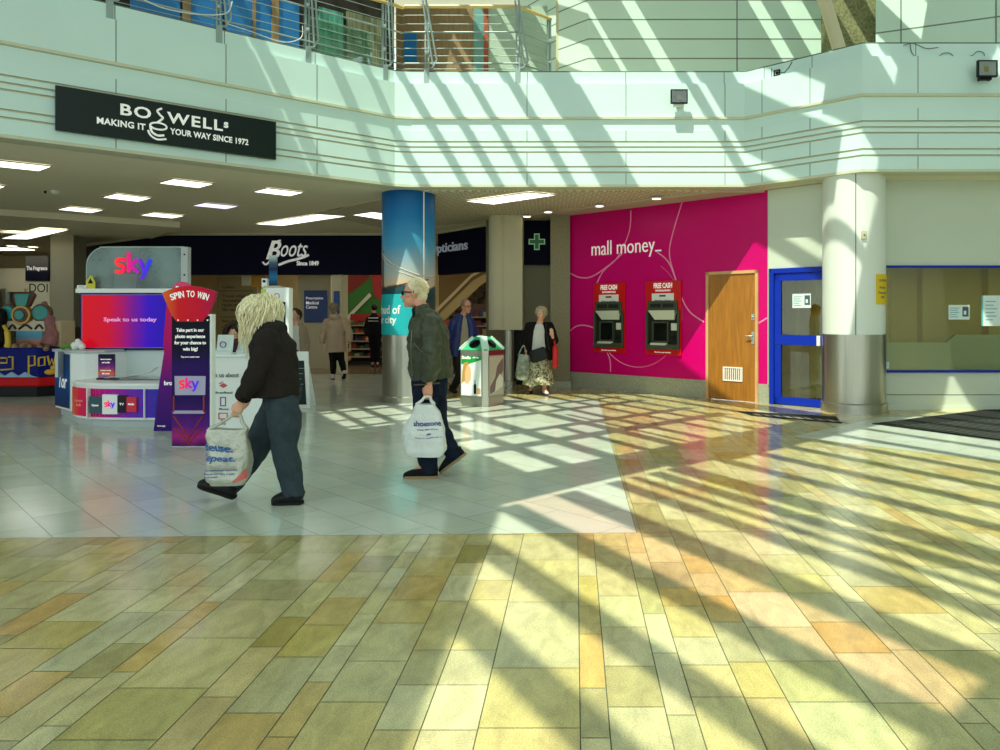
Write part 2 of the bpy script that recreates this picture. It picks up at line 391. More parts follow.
for i in range(len(cols)-1):
    a, b = cols[i], cols[i+1]
    key = next((k for k in given if abs(k-a) < 0.004), None)
    ys = sorted(fy(y) for y in given[key]) if key is not None else [2.2+rs.random()*0.3]
    lo = ys[0]
    while lo > 0.3: lo -= rs.uniform(0.28, 0.55); ys.insert(0, lo)
    hi = ys[-1]
    if key is None: hi = ys[-1]
    while hi < 17: hi += rs.uniform(0.28, 0.62); ys.append(hi)
    for j in range(len(ys)-1):
        y0, y1 = ys[j], ys[j+1]
        col = stone_col()
        for q, cc in SPC:
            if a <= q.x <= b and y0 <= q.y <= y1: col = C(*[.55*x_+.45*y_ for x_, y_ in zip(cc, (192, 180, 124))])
        for R in S_R:
            pl = clipall([(a+g, y0+g), (b-g, y0+g), (b-g, y1-g), (a+g, y1-g)], R)
            if pl: fm.add([V((p[0], p[1], 0)) for p in pl], [tuple(range(len(pl)))], 0, col)
# smaller white tiles, laid diagonally
th, tl = 0.305, 0.61
d1, d2 = V((0.7071, -0.7071, 0)), V((0.7071, 0.7071, 0))
off = 0.13
for r in range(-80, 90):
    for k in range(-45, 50):
        ccx = (k+0.5*(r % 2))*tl; rr = r*th+off
        pts = [d1*(ccx+u*tl)+d2*(rr+v*th) for u, v in ((0, 0), (1, 0), (1, 1), (0, 1))]
        cx_ = sum(p.x for p in pts)/4; cy_ = sum(p.y for p in pts)/4
        if not (-15 < cx_ < 10 and 4.2 < cy_ < 18.8): continue
        ins = [d1*(ccx+(g*0.8 if u == 0 else tl-g*0.8))+d2*(rr+(g*0.8 if v == 0 else th-g*0.8)) for u, v in ((0, 0), (1, 0), (1, 1), (0, 1))]
        j = rs.uniform(-6, 6); col = C(196+j, 204+j, 190+j+rs.uniform(-3, 3))
        for R in T_R:
            pl = clipall([(p.x, p.y) for p in ins], R)
            if pl: fm.add([V((p[0], p[1], 0)) for p in pl], [tuple(range(len(pl)))], 1, col)
def tint_mat(name, rough, streak, amt, bump, scale):
    m = bpy.data.materials.new(name); m.use_nodes = True; nt = m.node_tree; N = nt.nodes; L = nt.links; b = N['Principled BSDF']
    at = N.new('ShaderNodeAttribute'); at.attribute_name = 'tint'
    tc = N.new('ShaderNodeTexCoord'); mp = N.new('ShaderNodeMapping'); mp.inputs['Scale'].default_value = streak; L.new(tc.outputs['Object'], mp.inputs[0])
    n = N.new('ShaderNodeTexNoise'); n.inputs['Scale'].default_value = scale; n.inputs['Detail'].default_value = 8; n.inputs['Roughness'].default_value = 0.65; n.inputs['Distortion'].default_value = 0.6
    L.new(mp.outputs[0], n.inputs['Vector'])
    r = N.new('ShaderNodeMapRange'); r.inputs[1].default_value = .25; r.inputs[2].default_value = .75; r.inputs[3].default_value = 1-amt; r.inputs[4].default_value = 1+amt; L.new(n.outputs['Fac'], r.inputs[0])
    sp = N.new('ShaderNodeTexNoise'); sp.inputs['Scale'].default_value = 160; sp.inputs['Detail'].default_value = 2; L.new(tc.outputs['Object'], sp.inputs['Vector'])
    r2 = N.new('ShaderNodeMapRange'); r2.inputs[1].default_value = .3; r2.inputs[2].default_value = .7; r2.inputs[3].default_value = 1-amt*.8; r2.inputs[4].default_value = 1+amt*.8; L.new(sp.outputs['Fac'], r2.inputs[0])
    mu = N.new('ShaderNodeMath'); mu.operation = 'MULTIPLY'; L.new(r.outputs[0], mu.inputs[0]); L.new(r2.outputs[0], mu.inputs[1])
    mx = N.new('ShaderNodeMix'); mx.data_type = 'RGBA'; mx.blend_type = 'MULTIPLY'; mx.inputs['Factor'].default_value = 1
    L.new(at.outputs['Color'], mx.inputs['A']); L.new(mu.outputs[0], mx.inputs['B'])
    L.new(mx.outputs['Result'], b.inputs['Base Color'])
    rr = N.new('ShaderNodeMapRange'); rr.inputs[3].default_value = rough*.7; rr.inputs[4].default_value = rough*1.5; L.new(n.outputs['Fac'], rr.inputs[0]); L.new(rr.outputs[0], b.inputs['Roughness'])
    bp = N.new('ShaderNodeBump'); bp.inputs['Strength'].default_value = bump; bp.inputs['Distance'].default_value = .004; L.new(n.outputs['Fac'], bp.inputs['Height']); L.new(bp.outputs[0], b.inputs['Normal'])
    b.inputs['Specular IOR Level'].default_value = 0.5
    return m
M_stone = tint_mat('polished_sandstone', 0.14, (3.0, 1.4, 1), 0.27, 0.03, 3.4)
M_tile = tint_mat('white_floor_tile', 0.13, (1.2, 2.2, 1), 0.05, 0.02, 2.0)
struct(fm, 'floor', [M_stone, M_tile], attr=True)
gr = MB(); gr.box(-30, 30, -14, 30, -0.2, -0.0025)
struct(gr, 'floor_grout_bed', mat('grout', (96, 98, 72), 0.8))
bf = MB(); bf.quad(*[V(p) for p in ((-20, 18.5, 0.0), (4, 18.5, 0.0), (4, 27, 0.0), (-20, 27, 0.0))]); bf.quad(*[V(p) for p in ((-2.7, 16.95, 0.0), (1, 16.95, 0.0), (1, 18.5, 0.0), (-2.7, 18.5, 0.0))])
struct(bf, 'floor_shop', mat('shop_floor', (120, 104, 80), 0.18, var=0.1, vscale=2))

# ------------------------------------------------------------------ gallery fascia
path = [V((-10.0, 5.66, 0)), V((-2.84, 11.90, 0)), V((-2.60, 11.96, 0)), V((2.69, 11.96, 0)), V((4.07, 10.70, 0)), V((13.0, 10.70, 0))]
prof = [(-.3, 3.46, 1), (0, 3.46, 1), (0, 3.50, 0)]
for z in (3.69, 3.78, 4.01, 4.09, 4.175): prof += [(0, z-.014, 1), (-.028, z-.012, 1), (-.028, z+.012, 1), (0, z+.014, 0)]
prof += [(0, 4.36, 0), (-.012, 4.365, 0), (-.012, 4.52, 1), (.03, 4.53, 1), (.03, 4.565, 1), (0, 4.57, 0), (0, 5.10, 0), (-.07, 5.11, 0), (-.07, 5.30, 2), (-.075, 5.32, 2), (-.3, 5.32, 0), (-.3, 5.0, 0)]
def miter(path, d):
    out = []
    for i, p in enumerate(path):
        ns = []
        if i > 0: t = (path[i]-path[i-1]).normalized(); ns.append(V((t.y, -t.x, 0)))
        if i < len(path)-1: t = (path[i+1]-path[i]).normalized(); ns.append(V((t.y, -t.x, 0)))
        n = sum(ns, V((0, 0, 0))).normalized(); out.append(p+n*(d/max(0.3, n.dot(ns[0]))))
    return out
def fascia_piece(i0, i1, name):
    mb = MB(); rings = [[q+V((0, 0, z)) for q in miter(path, d)] for d, z, _ in prof]
    for j in range(len(prof)-1):
        mi = prof[j][2] if prof[j][2] in (0, 1, 2) else 0
        for i in range(i0, i1): mb.quad(rings[j][i], rings[j][i+1], rings[j+1][i+1], rings[j+1][i], mi)
    return mb
LF = Fr(path[0], path[1]-path[0]); MF = Fr(path[2], (1, 0)); AF = Fr(path[3], path[4]-path[3]); RF = Fr(path[4], (1, 0))
def seams(mb, fr, xs, y=150):
    for px in xs:
        u, _ = fr.hit(px, y)
        for z0, z1 in ((3.5, 3.675), (3.795, 3.995), (4.19, 4.36), (4.57, 5.1)): mb.wbox(fr, u-.005, u+.005, z0, z1, -.01, .0015, 2)
        mb.wbox(fr, u-.005, u+.005, 5.11, 5.3, -.08, -.0685, 2)
fa = fascia_piece(0, 2, ''); seams(fa, LF, (116, 226, 317)); struct(fa, 'wall_gallery_left', [M_mint, M_groove, M_seam])
fb = fascia_piece(2, 3, ''); seams(fb, MF, (527, 626, 725)); struct(fb, 'wall_gallery_front', [M_mint, M_groove, M_seam])
fc = fascia_piece(3, 5, ''); seams(fc, AF, (762, 810)); seams(fc, RF, (918, 1010)); struct(fc, 'wall_gallery_right', [M_mint, M_groove, M_seam])
# soffit slab with the gallery floor on top
pin = [(p.x, p.y) for p in miter(path, -.28)]
sb = MB(); sb.prism(pin+[(13, 30), (-24, 30), (-24, 5.66)], 3.46, 5.0); struct(sb, 'ceiling', M_soffit)
# perforated tile field, plaster drop beside the pink wall
M_perf = mat('perforated_tile', (166, 160, 134), 0.75)
nt = M_perf.node_tree; ck = nt.nodes.new('ShaderNodeTexBrick'); tcn = nt.nodes.new('ShaderNodeTexCoord'); mpn = nt.nodes.new('ShaderNodeMapping'); mpn.inputs['Rotation'].default_value = (0, 0, 0.75)
nt.links.new(tcn.outputs['Object'], mpn.inputs[0]); nt.links.new(mpn.outputs[0], ck.inputs[0])
ck.offset = 0; ck.inputs['Color1'].default_value = C(232, 226, 198); ck.inputs['Color2'].default_value = C(228, 220, 192); ck.inputs['Mortar'].default_value = C(120, 114, 92)
ck.inputs['Scale'].default_value = 1.0; ck.inputs['Mortar Size'].default_value = 0.012; ck.inputs['Brick Width'].default_value = 0.1; ck.inputs['Row Height'].default_value = 0.1
nt.links.new(ck.outputs['Color'], nt.nodes['Principled BSDF'].inputs['Base Color'])
pf = MB(); pf.prism([(-2.5, 12.3), (2.1, 12.3), (-1.1, 15.2), (-2.5, 16.6), (-4.4, 17.5), (-5.2, 15.0)], 3.45, 3.4605); struct(pf, 'ceiling_perforated', M_perf)
dr = MB(); dr.prism([(-1.4, 15.5), (2.3, 12.25), (3.3, 12.25), (-.1, 15.35), (-1.0, 16.2)], 3.425, 3.4607); struct(dr, 'ceiling_plaster', mat('drop_plaster', (190, 176, 156), .7))
st = MB(); q = [at_z(0, 209, 3.46), at_z(180, 222, 3.46)]; e = (q[1]-q[0]).normalized(); q0 = q[0]-e*6; q1 = q[1]; n_ = V((-e.y, e.x, 0))
st.prism([(q0.x, q0.y), (q1.x, q1.y), (q1.x+n_.x*3, q1.y+n_.y*3), (q0.x+n_.x*3, q0.y+n_.y*3)], 3.34, 3.462); struct(st, 'ceiling_step', M_soffit)

# ------------------------------------------------------------------ pink cash wall, door bay, window bay
PW = Fr((-.12, 15.1), (3.25, -2.9)); PWL = PW.hit(769.3, 300)[0]; PWE = PW.hit(835, 300)[0]
M_pink = mat('magenta_laminate', (204, 0, 108), 0.25, spec=.2)
pw = MB(); pw.wbox(PW, 0, PWL, .31, 3.45, -.15, 0); cash_wall = struct(pw, 'wall_cash', M_pink)
pb_ = MB(); ud0 = PW.hit(706.6, 330)[0]; ud1 = PW.hit(758.6, 330)[0]
pb_.wbox(PW, -.02, ud0, 0, .31, -.15, .012); pb_.wbox(PW, ud1, PWL, 0, .31, -.15, .012); struct(pb_, 'baseboard_granite', M_granite)
M_arc = mat('arc_line', (236, 150, 190), .4)
def arc_pts(cx, cy, r, a0, a1, n=40): return [(cx+r*math.cos(a0+(a1-a0)*i/n), cy+r*math.sin(a0+(a1-a0)*i/n)) for i in range(n+1)]
def uvp(l): return [PW.hit(*p) for p in l]
arcs = MB()
def arcline(pts, r=.011):
    q = [V((p[0], p[1], 0)) for p in pts if 0.01 < p[0] < PWL-.01 and .33 < p[1] < 3.44]
    if len(q) > 1: arcs.tube([PW.pt(p.x, p.y, .001) for p in q], r, n=4, flat=(1, .25), side=None)
u0, v0 = PW.hit(637, 313); ra = PW.hit(637, 259)[1]-v0
arcline(arc_pts(u0, v0, ra, -2.9, 1.0, 50))
def arcpx(l): arcline([(q.x, q.y) for q in catmull([V((*PW.hit(*p_), 0)) for p_ in l], 6)])
for l_ in ([(631, 203), (629.6, 231), (618, 257), (603, 272), (595, 288)], [(684, 197), (672, 237), (670, 257), (677, 282)], [(569.8, 273), (580, 277.5), (592, 276.5), (608, 266), (622, 254)], [(657, 252), (669.6, 264), (681, 296), (690, 312), (704, 322)], [(569.8, 331), (577, 326), (586, 325.5), (594, 328)], [(605, 349), (610, 360), (610.5, 376)], [(757, 324), (769, 317)]): arcpx(l_)
arc_o = arcs.build('arc_line', M_arc, cash_wall)
# white wall above the blue door, granite, lintel
dw = MB(); uA = PWL; vB_ = PW.hit(790, 268)[1]
dw.wbox(PW, uA, PWE+.2, vB_, 3.45, -.15, .02); dw.wbox(PW, uA-.012, uA, .31, 3.45, -.05, .03); struct(dw, 'wall_door_bay', [M_white])
# timber service door in the pink wall
fd = MB(); vt = PW.hit(733, 271)[1]
fd.wbox(PW, ud0, ud0+.05, 0, vt, -.05, .03); fd.wbox(PW, ud1-.05, ud1, 0, vt, -.05, .03); fd.wbox(PW, ud0, ud1, vt-.05, vt, -.05, .03)
M_oak = mat('oak_veneer', (158, 102, 30), .4, var=.22, vscale=3.5, stretch=(9, 9, .7))
M_oakf = mat('oak_frame', (206, 160, 110), .45, var=.1, vscale=4)
door = tag(thing('door_1', None, None, PW.pt(ud0, 0)), kind='structure')
fd.build('door_frame', M_oakf, door)
dl = MB(); dl.wbox(PW, ud0+.052, ud1-.052, .008, vt-.052, -.03, .012); dl.build('door_leaf', M_oak, door, bevel=.003)
hd = MB(); uh, vh = PW.hit(753.3, 336); hd.wbox(PW, uh-.025, uh+.025, vh-.13, vh+.07, .012, .018); hd.tube([PW.pt(uh, vh, .018), PW.pt(uh, vh, .06), PW.pt(uh-.11, vh, .065)], .011, n=8); hd.build('door_handle', M_chrome, door, smooth=True)
lk = MB(); uk, vk = PW.hit(753.3, 317); lk.wbox(PW, uk-.025, uk+.025, vk-.05, vk+.05, .012, .018); lk.ball(PW.pt(uk, vk, .02), .018); lk.build('door_lock', M_chrome, door, smooth=True)
vn = MB(); ua, va = PW.hit(723.5, 380.5); ub, vb = PW.hit(743, 367.5); vn.wframe(PW, ua, ub, va, vb, .012, .024, .02)
for i in range(9): uu = ua+.02+(ub-ua-.04)*(i+.5)/9; vn.wbox(PW, uu-.008, uu+.006, va+.02, vb-.02, .012, .02)
vn.build('vent_grille', M_wht, door)
# blue glazed door
GD = Fr(PW.pt(PWL, 0), PW.u); bd0 = GD.hit(771, 340)[0]; bd1 = PWE+.18-PWL; bt = vB_
bdr = tag(thing('door_2', None, None, GD.pt(bd0, 0)), kind='structure')
bfm = MB(); bfm.wbox(GD, bd0, bd0+.07, 0, bt, -.04, .05); bfm.wbox(GD, bd1-.07, bd1, 0, bt, -.04, .05); bfm.wbox(GD, bd0, bd1, bt-.08, bt, -.04, .05); bfm.build('door_frame', M_blue, bdr, bevel=.004)
lf = MB(); a0_, a1_ = bd0+.075, bd1-.075; lf.wbox(GD, a0_, a0_+.11, .01, bt-.085, -.02, .03); lf.wbox(GD, a1_-.11, a1_, .01, bt-.085, -.02, .03); lf.wbox(GD, a0_, a1_, .01, .13, -.02, .03); lf.wbox(GD, a0_, a1_, bt-.2, bt-.085, -.02, .03)
vr0 = GD.hit(795, 345)[1]; vr1 = GD.hit(795, 335)[1]; lf.wbox(GD, a0_, a1_, vr0, vr1, -.02, .035); lf.build('door_leaf', M_blue, bdr, bevel=.004)
M_glass = pane_mat('shop_glass', (242, 243, 228), .02, (235, 245, 240))
gp = MB(); gp.wbox(GD, a0_+.105, a1_-.105, .12, bt-.19, .0, .006); gp.build('door_pane', M_glass, bdr)
hp = MB(); uq, vq = GD.hit(820, 341); hp.wbox(GD, uq-.03, uq+.03, vq-.08, vq+.08, .03, .07); hp.build('door_pull', M_wht, bdr, bevel=.01)
# empty unit seen through the glass
M_olive = mat('shop_interior', (238, 212, 124), .7, var=.05, vscale=1.5)
iu = MB(); iu.wbox(GD, bd0-.1, bd1+.3, 0, 3.2, -1.0, -.9); iu.wbox(GD, bd0-.12, bd0-.02, 0, 3.2, -.9, -.05); iu.wbox(GD, bd0-.1, bd1+.3, 2.5, 2.6, -.9, -.05); struct(iu, 'wall_empty_unit', M_olive)
WB = front(11.40); wu0 = WB.hit(868, 300)[0]; wu1 = 9.5
z_ = lambda y: WB.hit(900, y)[1]
wbm = MB(); wbm.wbox(WB, wu0, wu1, z_(265.5), 3.46, -.15, 0); wbm.wbox(WB, wu0, wu1, 0, z_(372.5), -.15, 0); wbm.wbox(WB, wu0, wu1, z_(394.8)-.006, z_(394.8)+.006, -.01, .0015, 1); wbm.wbox(WB, wu0, wu1, 0, .06, 0, .015, 0)
wbm.wbox(WB, wu0, wu1, z_(179)-.006, z_(179)+.006, 0, .002, 1)
struct(wbm, 'wall_window_bay', [M_white, M_seam])
win = tag(thing('window_1', None, None, WB.pt(wu0, .6)), kind='structure')
wf = MB(); wf.wframe(WB, wu0, wu1, z_(372.5), z_(265.5), -.05, .03, .035); wf.build('window_frame', M_blue, win)
wg = MB(); wg.wbox(WB, wu0+.03, wu1-.03, z_(371), z_(267), -.006, .0); wg.build('window_pane', M_glass, win)
ir = MB(); ir.wbox(WB, wu0-.6, wu1, 0, 3.3, -1.5, -1.4); ir.wbox(WB, wu0-.6, wu1, 2.55, 2.65, -1.4, -.16); ir.wbox(WB, wu0-.6, wu0-.5, 0, 3.3, -1.4, -.6)
for u_ in (5.8, 6.9): ir.wbox(WB, u_, u_+.12, 0, 2.55, -1.4, -1.2)
struct(ir, 'wall_unit_back', M_olive)
cb = MB(); ux, vx = WB.hit(953, 343); cb.wprism(WB, [(wu0+.35, .05), (wu1, .05), (wu1, z_(335)), (ux+.14, z_(335)), (ux, z_(343)), (wu0+.35, z_(343))], -.27, -.2)
tag(cb.build('counter_screen', mat('counter_grey', (196, 206, 180), .5)), 'low grey screen with a stepped top behind the shop window', 'screen')

# ------------------------------------------------------------------ columns
def column(name, cx, cy, r, z0, z1): pass
WC = (4.16, 11.27, 0); wr = .447
cl = tag(thing('column_white', 'round white column with a steel foot beside the blue glazed door', 'column', WC), kind='structure')
zz = lambda y: EYE+(CY-y)*10.95/FPX
b_ = MB(); b_.lathe(WC, [(wr, zz(335)), (wr, 3.47)], 64); b_.build('shaft', mat('column_white_paint', (222, 228, 220), .35), cl, smooth=True)
b_ = MB(); b_.lathe(WC, [(wr+.004, .14), (wr+.004, zz(334.5))], 64); b_.build('steel_sleeve', M_steel, cl, smooth=True)
b_ = MB(); b_.lathe(WC, [(wr+.03, 0), (wr+.03, .13), (wr+.004, .15)], 64); b_.build('steel_foot', M_steel, cl, smooth=40)
b_ = MB(); sa = math.atan2(-1, -.30); b_.box(-.006, .006, -.004, .004, zz(335), 3.46, 0, Matrix.Translation(V((WC[0]+(wr)*math.cos(sa), WC[1]+wr*math.sin(sa), 0))) @ Matrix.Rotation(sa+math.pi/2, 4, 'Z')); b_.build('joint_strip', M_seam, cl)
# hanging box column
HC = V((P(505, 300, 15.2).x, 15.45, 0)); hz = lambda y: EYE+(CY-y)*15.1/FPX
hc = tag(thing('column_cream', 'cream boxed column hanging low over a thin steel post', 'column', HC), kind='structure')
b_ = MB(); rr = .205; b_.lathe(HC+V((-.14, -.1, 0)), [(rr, hz(330)), (rr, 3.47)], 40); b_.box(HC.x-.1, HC.x+.35, HC.y-.26, HC.y+.2, hz(330), 3.47); b_.build('cladding', M_cream, hc, smooth=30)
b_ = MB(); hx = P(508.5, 350, 15.3).x; b_.lathe((hx, 15.4, 0), [(.15, 0), (.15, .09), (.105, .1), (.105, hz(330)+.02)], 32); b_.build('post', M_steel, hc, smooth=40)
# picture column
PC = V((P(408.5, 300, 12.64).x, 12.66, 0)); pr = .44
pz_ = lambda y: EYE+(CY-y)*12.25/FPX
pc = tag(thing('column_picture', 'round column wrapped in a printed bridge view over a steel foot', 'column', PC), kind='structure')
M_view = grad_mat('printed_sky', [(0, (70, 66, 62)), (.08, (92, 84, 72)), (.27, (34, 62, 70)), (.33, (40, 78, 86)), (.345, (206, 178, 148)), (.43, (170, 178, 176)), (.62, (72, 150, 190)), (.8, (30, 116, 176)), (1, (18, 84, 150))], 2, .3, 0, .10, 2.2)
b_ = MB(); b_.lathe(PC, [(pr, pz_(335)), (pr, 3.47)], 64); b_.build('printed_wrap', M_view, pc, smooth=True)
b_ = MB(); b_.lathe(PC, [(pr-.006, .1), (pr-.006, pz_(335))], 64); b_.build('steel_sleeve', M_steel, pc, smooth=True)
b_ = MB(); b_.lathe(PC, [(pr+.02, 0), (pr+.02, .09), (pr, .11)], 64); b_.build('steel_foot', M_steel, pc, smooth=40)
def pcm(u, v, n=0):                                 # place on the picture column: u metres round from the front
    a = -math.pi/2 + 0.218 + u/pr; return V((PC.x+(pr+n)*math.cos(a), PC.y+(pr+n)*math.sin(a), v))
b_ = MB(); k = 24
for i in range(k):
    ua_, ub_ = -.80+i*.98/k, -.80+(i+1)*.98/k
    b_.quad(pcm(ua_, pz_(335)+.002, .003), pcm(ub_, pz_(335)+.002, .003), pcm(ub_, pz_(294), .003), pcm(ua_, pz_(294), .003))
b_.build('turquoise_panel', mat('turquoise_print', (10, 168, 176), .35), pc)
text('Proud of', pcm, M_wht, pc, h=.15, width=.60, u=-.43, v=pz_(309.5), n=.004, bold=.02, depth=.002)
text('our city', pcm, M_wht, pc, h=.15, width=.54, u=-.47, v=pz_(321), n=.004, bold=.02, depth=.002)
def pstrip(pts, r, m, nm, fl=(1, .3)):
    b = MB(); q = catmull([V((p[0], p[1], 0)) for p in pts], 5) if len(pts) > 2 else [V((pts[0][0]+(pts[1][0]-pts[0][0])*t/8, pts[0][1]+(pts[1][1]-pts[0][1])*t/8, 0)) for t in range(9)]
    b.tube([pcm(p.x, p.y, .001) for p in q], r, n=5, flat=(1, 1)); return b.build(nm, m, pc)
M_tow = mat('print_bridge', (92, 60, 48), .4); M_cab = mat('print_cable', (196, 186, 178), .4)
b_ = MB()
for uu, w0 in ((-.64, .04), (-.53, .035)):
    b_.quad(pcm(uu-w0, pz_(292), .004), pcm(uu+w0, pz_(292), .004), pcm(uu+w0*.8, pz_(250), .004), pcm(uu-w0*.8, pz_(250), .004))
for yy in (250, 258, 272, 284): b_.quad(pcm(-.66, pz_(yy+2), .0042), pcm(-.51, pz_(yy+2), .0042), pcm(-.51, pz_(yy), .0042), pcm(-.66, pz_(yy), .0042))
b_.build('bridge_tower', M_tow, pc)
pstrip([(-.58, pz_(251)), (-.38, pz_(260)), (-.1, pz_(269)), (.2, pz_(275)), (.45, pz_(275)), (.66, pz_(271))], .011, M_cab, 'bridge_cable')
pstrip([(-.58, pz_(254)), (-.38, pz_(264)), (-.1, pz_(273)), (.2, pz_(278)), (.45, pz_(278)), (.66, pz_(274))], .008, M_cab, 'bridge_cable')
pstrip([(-.66, pz_(291)), (-.3, pz_(287)), (.0, pz_(283)), (.35, pz_(279))], .012, M_tow, 'bridge_deck')
b_ = MB(); b_.quad(pcm(.24, pz_(335), .003), pcm(.265, pz_(335), .003), pcm(.265, 3.46, .003), pcm(.24, 3.46, .003)); b_.build('joint_strip', M_wht, pc)
# far hanging column by the kiosk
FC = P(62, 300, 19); fz = lambda y: EYE+(CY-y)*19/FPX
fcb = MB(); fcb.box(FC.x-.29, FC.x+.29, 19, 19.5, fz(327), 3.47); struct(fcb, 'column_far', mat('far_column_paint', (158, 154, 130), .7))

# ------------------------------------------------------------------ shop fronts at the back
BF = front(18.5); bu0 = BF.hit(168, 250)[0]; bu1 = -3.62
# stone recess and pilaster, pharmacy bay
OF = Fr((-3.35, 18.3), (2.05, -2.35)); ol = OF.hit(489, 250)[0]
rec = MB(); rec.box(P(486, 300, 15.95).x, P(552, 300, 15.95).x, 15.95, 16.2, 0, 3.46); struct(rec, 'wall_recess', M_stonewall)
pil = MB(); pil.box(P(550.5, 300, 15.0).x, -.10, 15.0, 15.9, 0, 3.46); struct(pil, 'wall_pilaster', M_stonewall)
sk = MB(); sk.box(P(549.5, 300, 15.0).x, -.08, 14.98, 15.9, 0, .12); struct(sk, 'baseboard_pilaster', M_granite)
kick = MB(); kick.box(P(514, 350, 15.9).x, P(524, 350, 15.9).x, 15.7, 15.94, 0, 1.2); struct(kick, 'trim_dark_jamb', M_black)
# back of the shop
M_shopwall = mat('shop_wall', (196, 180, 134), .7, var=.04, vscale=1)
bw = MB(); bw.box(-24, 0.8, 25.5, 25.7, 0, 3.46); struct(bw, 'wall_shop_back', M_shopwall)
sl = MB(); sl.box(-24.2, -24, 5.5, 30, 0, 3.46); struct(sl, 'wall_mall_end', M_shopwall)
jb = MB(); jb.box(BF.hit(330.5, 300)[0], BF.hit(340.5, 300)[0], 18.6, 19.1, 0, 2.6)
jb.box(P(298, 300, 20.5).x, P(331, 300, 20.5).x, 20.5, 20.6, 0, 3.2)
struct(jb, 'wall_shop_entrance', mat('entrance_cream', (206, 196, 158), .6))
dkw = MB(); dkw.box(P(165, 300, 18.9).x, P(182, 300, 18.9).x, 18.7, 18.95, 0, 2.6); struct(dkw, 'wall_shop_jamb', mat('jamb_olive', (126, 112, 74), .6))
bkw = MB(); q = P(74, 300, 22); bkw.prism([(q.x-.2, 21.8), (bu0+.1, 18.62), (bu0+.1, 18.8), (q.x-.2, 22)], 0, 2.5); struct(bkw, 'wall_timber', M_brown)
# far shop (perfume) at the end
FS = front(24.0)
fsb = MB(); fsb.wbox(FS, FS.hit(-40, 300)[0], FS.hit(53, 300)[0], 2.2, 2.95, -.2, 0); fsb.wbox(FS, FS.hit(26, 300)[0], FS.hit(53, 300)[0], 0, 2.2, -.2, 0)
struct(fsb, 'wall_far_shop', mat('far_shop_cream', (208, 208, 188), .6))

# ------------------------------------------------------------------ upper storey beyond the gallery
def lines_wall(name, fr, u0, u1, z0, z1, zs, us=(), m=None, t=.15, lw=.012):
    b = MB(); b.wbox(fr, u0, u1, z0, z1, -t, 0)
    for z in zs: b.wbox(fr, u0, u1, z-lw, z+lw, -.02, .003, 1)
    for u in us: b.wbox(fr, u-lw, u+lw, z0, z1, -.02, .0032, 1)
    return struct(b, name, [m or M_upper, M_upline])
UW = front(15.0); zs = [UW.hit(650, y)[1] for y in (58.5, 39, 19.5, 0.5)]; dz = zs[1]-zs[0]; zs = [zs[0]+dz*i for i in range(-1, 10)]
ux0 = UW.hit(588, 30)[0]
lines_wall('wall_upper_front', UW, ux0, 5.4, 5.0, 10.0, zs, [UW.hit(737, 30)[0]])
UA = Fr((ux0-1.0, 16.0), (1.0, -1.0)); lines_wall('wall_upper_angle', UA, .55, 1.414, 5.0, 10.0, zs)
pl = MB(); pl.box(P(556, 30, 15.6).x, P(567.5, 30, 15.6).x, 15.6, 16.2, 5.0, 10.0); struct(pl, 'trim_upper_pilaster', M_cream)
UB = Fr((P(520, 30, 18.5).x, 18.4), (2.0, -2.6)); lines_wall('wall_upper_bright', UB, 0, 2.6, 5.0, 10.0, zs)
UR = front(13.0); q0 = UR.hit(885, 30)[0]
UR2 = Fr((q0, 13.4), (2.6, -1.1)); uz = [UR2.hit(900, 30)[1]+i*.62 for i in range(-2, 7)]
lines_wall('wall_upper_right', UR2, 0, 5.0, 5.0, 10.0, uz, [UR2.hit(901, 20)[0], UR2.hit(996, 20)[0]])
gc = MB(); gc.box(P(832, 30, 13.6).x, P(886, 30, 13.6).x, 13.6, 14.2, 5.0, 10.0); struct(gc, 'column_upper_stone', mat('rough_green_stone', (120, 122, 84), .8, var=.45, vscale=22, bump=.1))
bt_ = MB(); bt_.tube([P(812, -30, 12.1), P(826, 5, 12.1), P(841, 55, 12.1)], .105, n=20); tag(bt_.build('roof_strut', mat('strut_cream', (214, 204, 170), .4), smooth=True), 'slanting cream tubular strut rising from the gallery parapet', 'strut')
# upper walls that close the hall above the left gallery
ULs = Fr(LF.pt(0, 0, -3.4), LF.u)
M_dkint = mat('upper_shop_dark', (44, 40, 36), .6)
ub_ = MB(); ub_.wbox(ULs, -3, ULs.hit(394, 30)[0], 5.0, 10.0, -.2, 0); struct(ub_, 'wall_upper_shop', M_dkint)
M_brint = mat('upper_brown', (136, 112, 76), .5, var=.2, vscale=3, stretch=(6, 6, 1))
ui = MB(); fr18 = front(17.5)
ui.wbox(fr18, fr18.hit(396, 30)[0], fr18.hit(474, 30)[0], 5.0, 8.6, -.2, 0, 0); ui.wbox(fr18, fr18.hit(474, 30)[0], fr18.hit(484, 30)[0], 5.0, 8.6, -.2, .05, 1); ui.wbox(fr18, fr18.hit(484, 30)[0], fr18.hit(488.5, 30)[0], 5.0, 8.6, -.2, .06, 2); ui.wbox(fr18, fr18.hit(488.5, 30)[0], fr18.hit(548, 30)[0], 5.0, 8.6, -.2, .02, 3)
struct(ui, 'wall_upper_lobby', [M_brint, mat('teal_glaze', (104, 150, 146), .3), mat('rust_strip', (150, 70, 36), .5), mat('grey_green', (160, 182, 166), .5)])
# outer walls of the hall, out of the frame, that carry the roof and bounce light
ow = MB(); ow.box(9.6, 9.8, -6, 13.5, 0, 10); struct(ow, 'wall_hall_right', M_white)
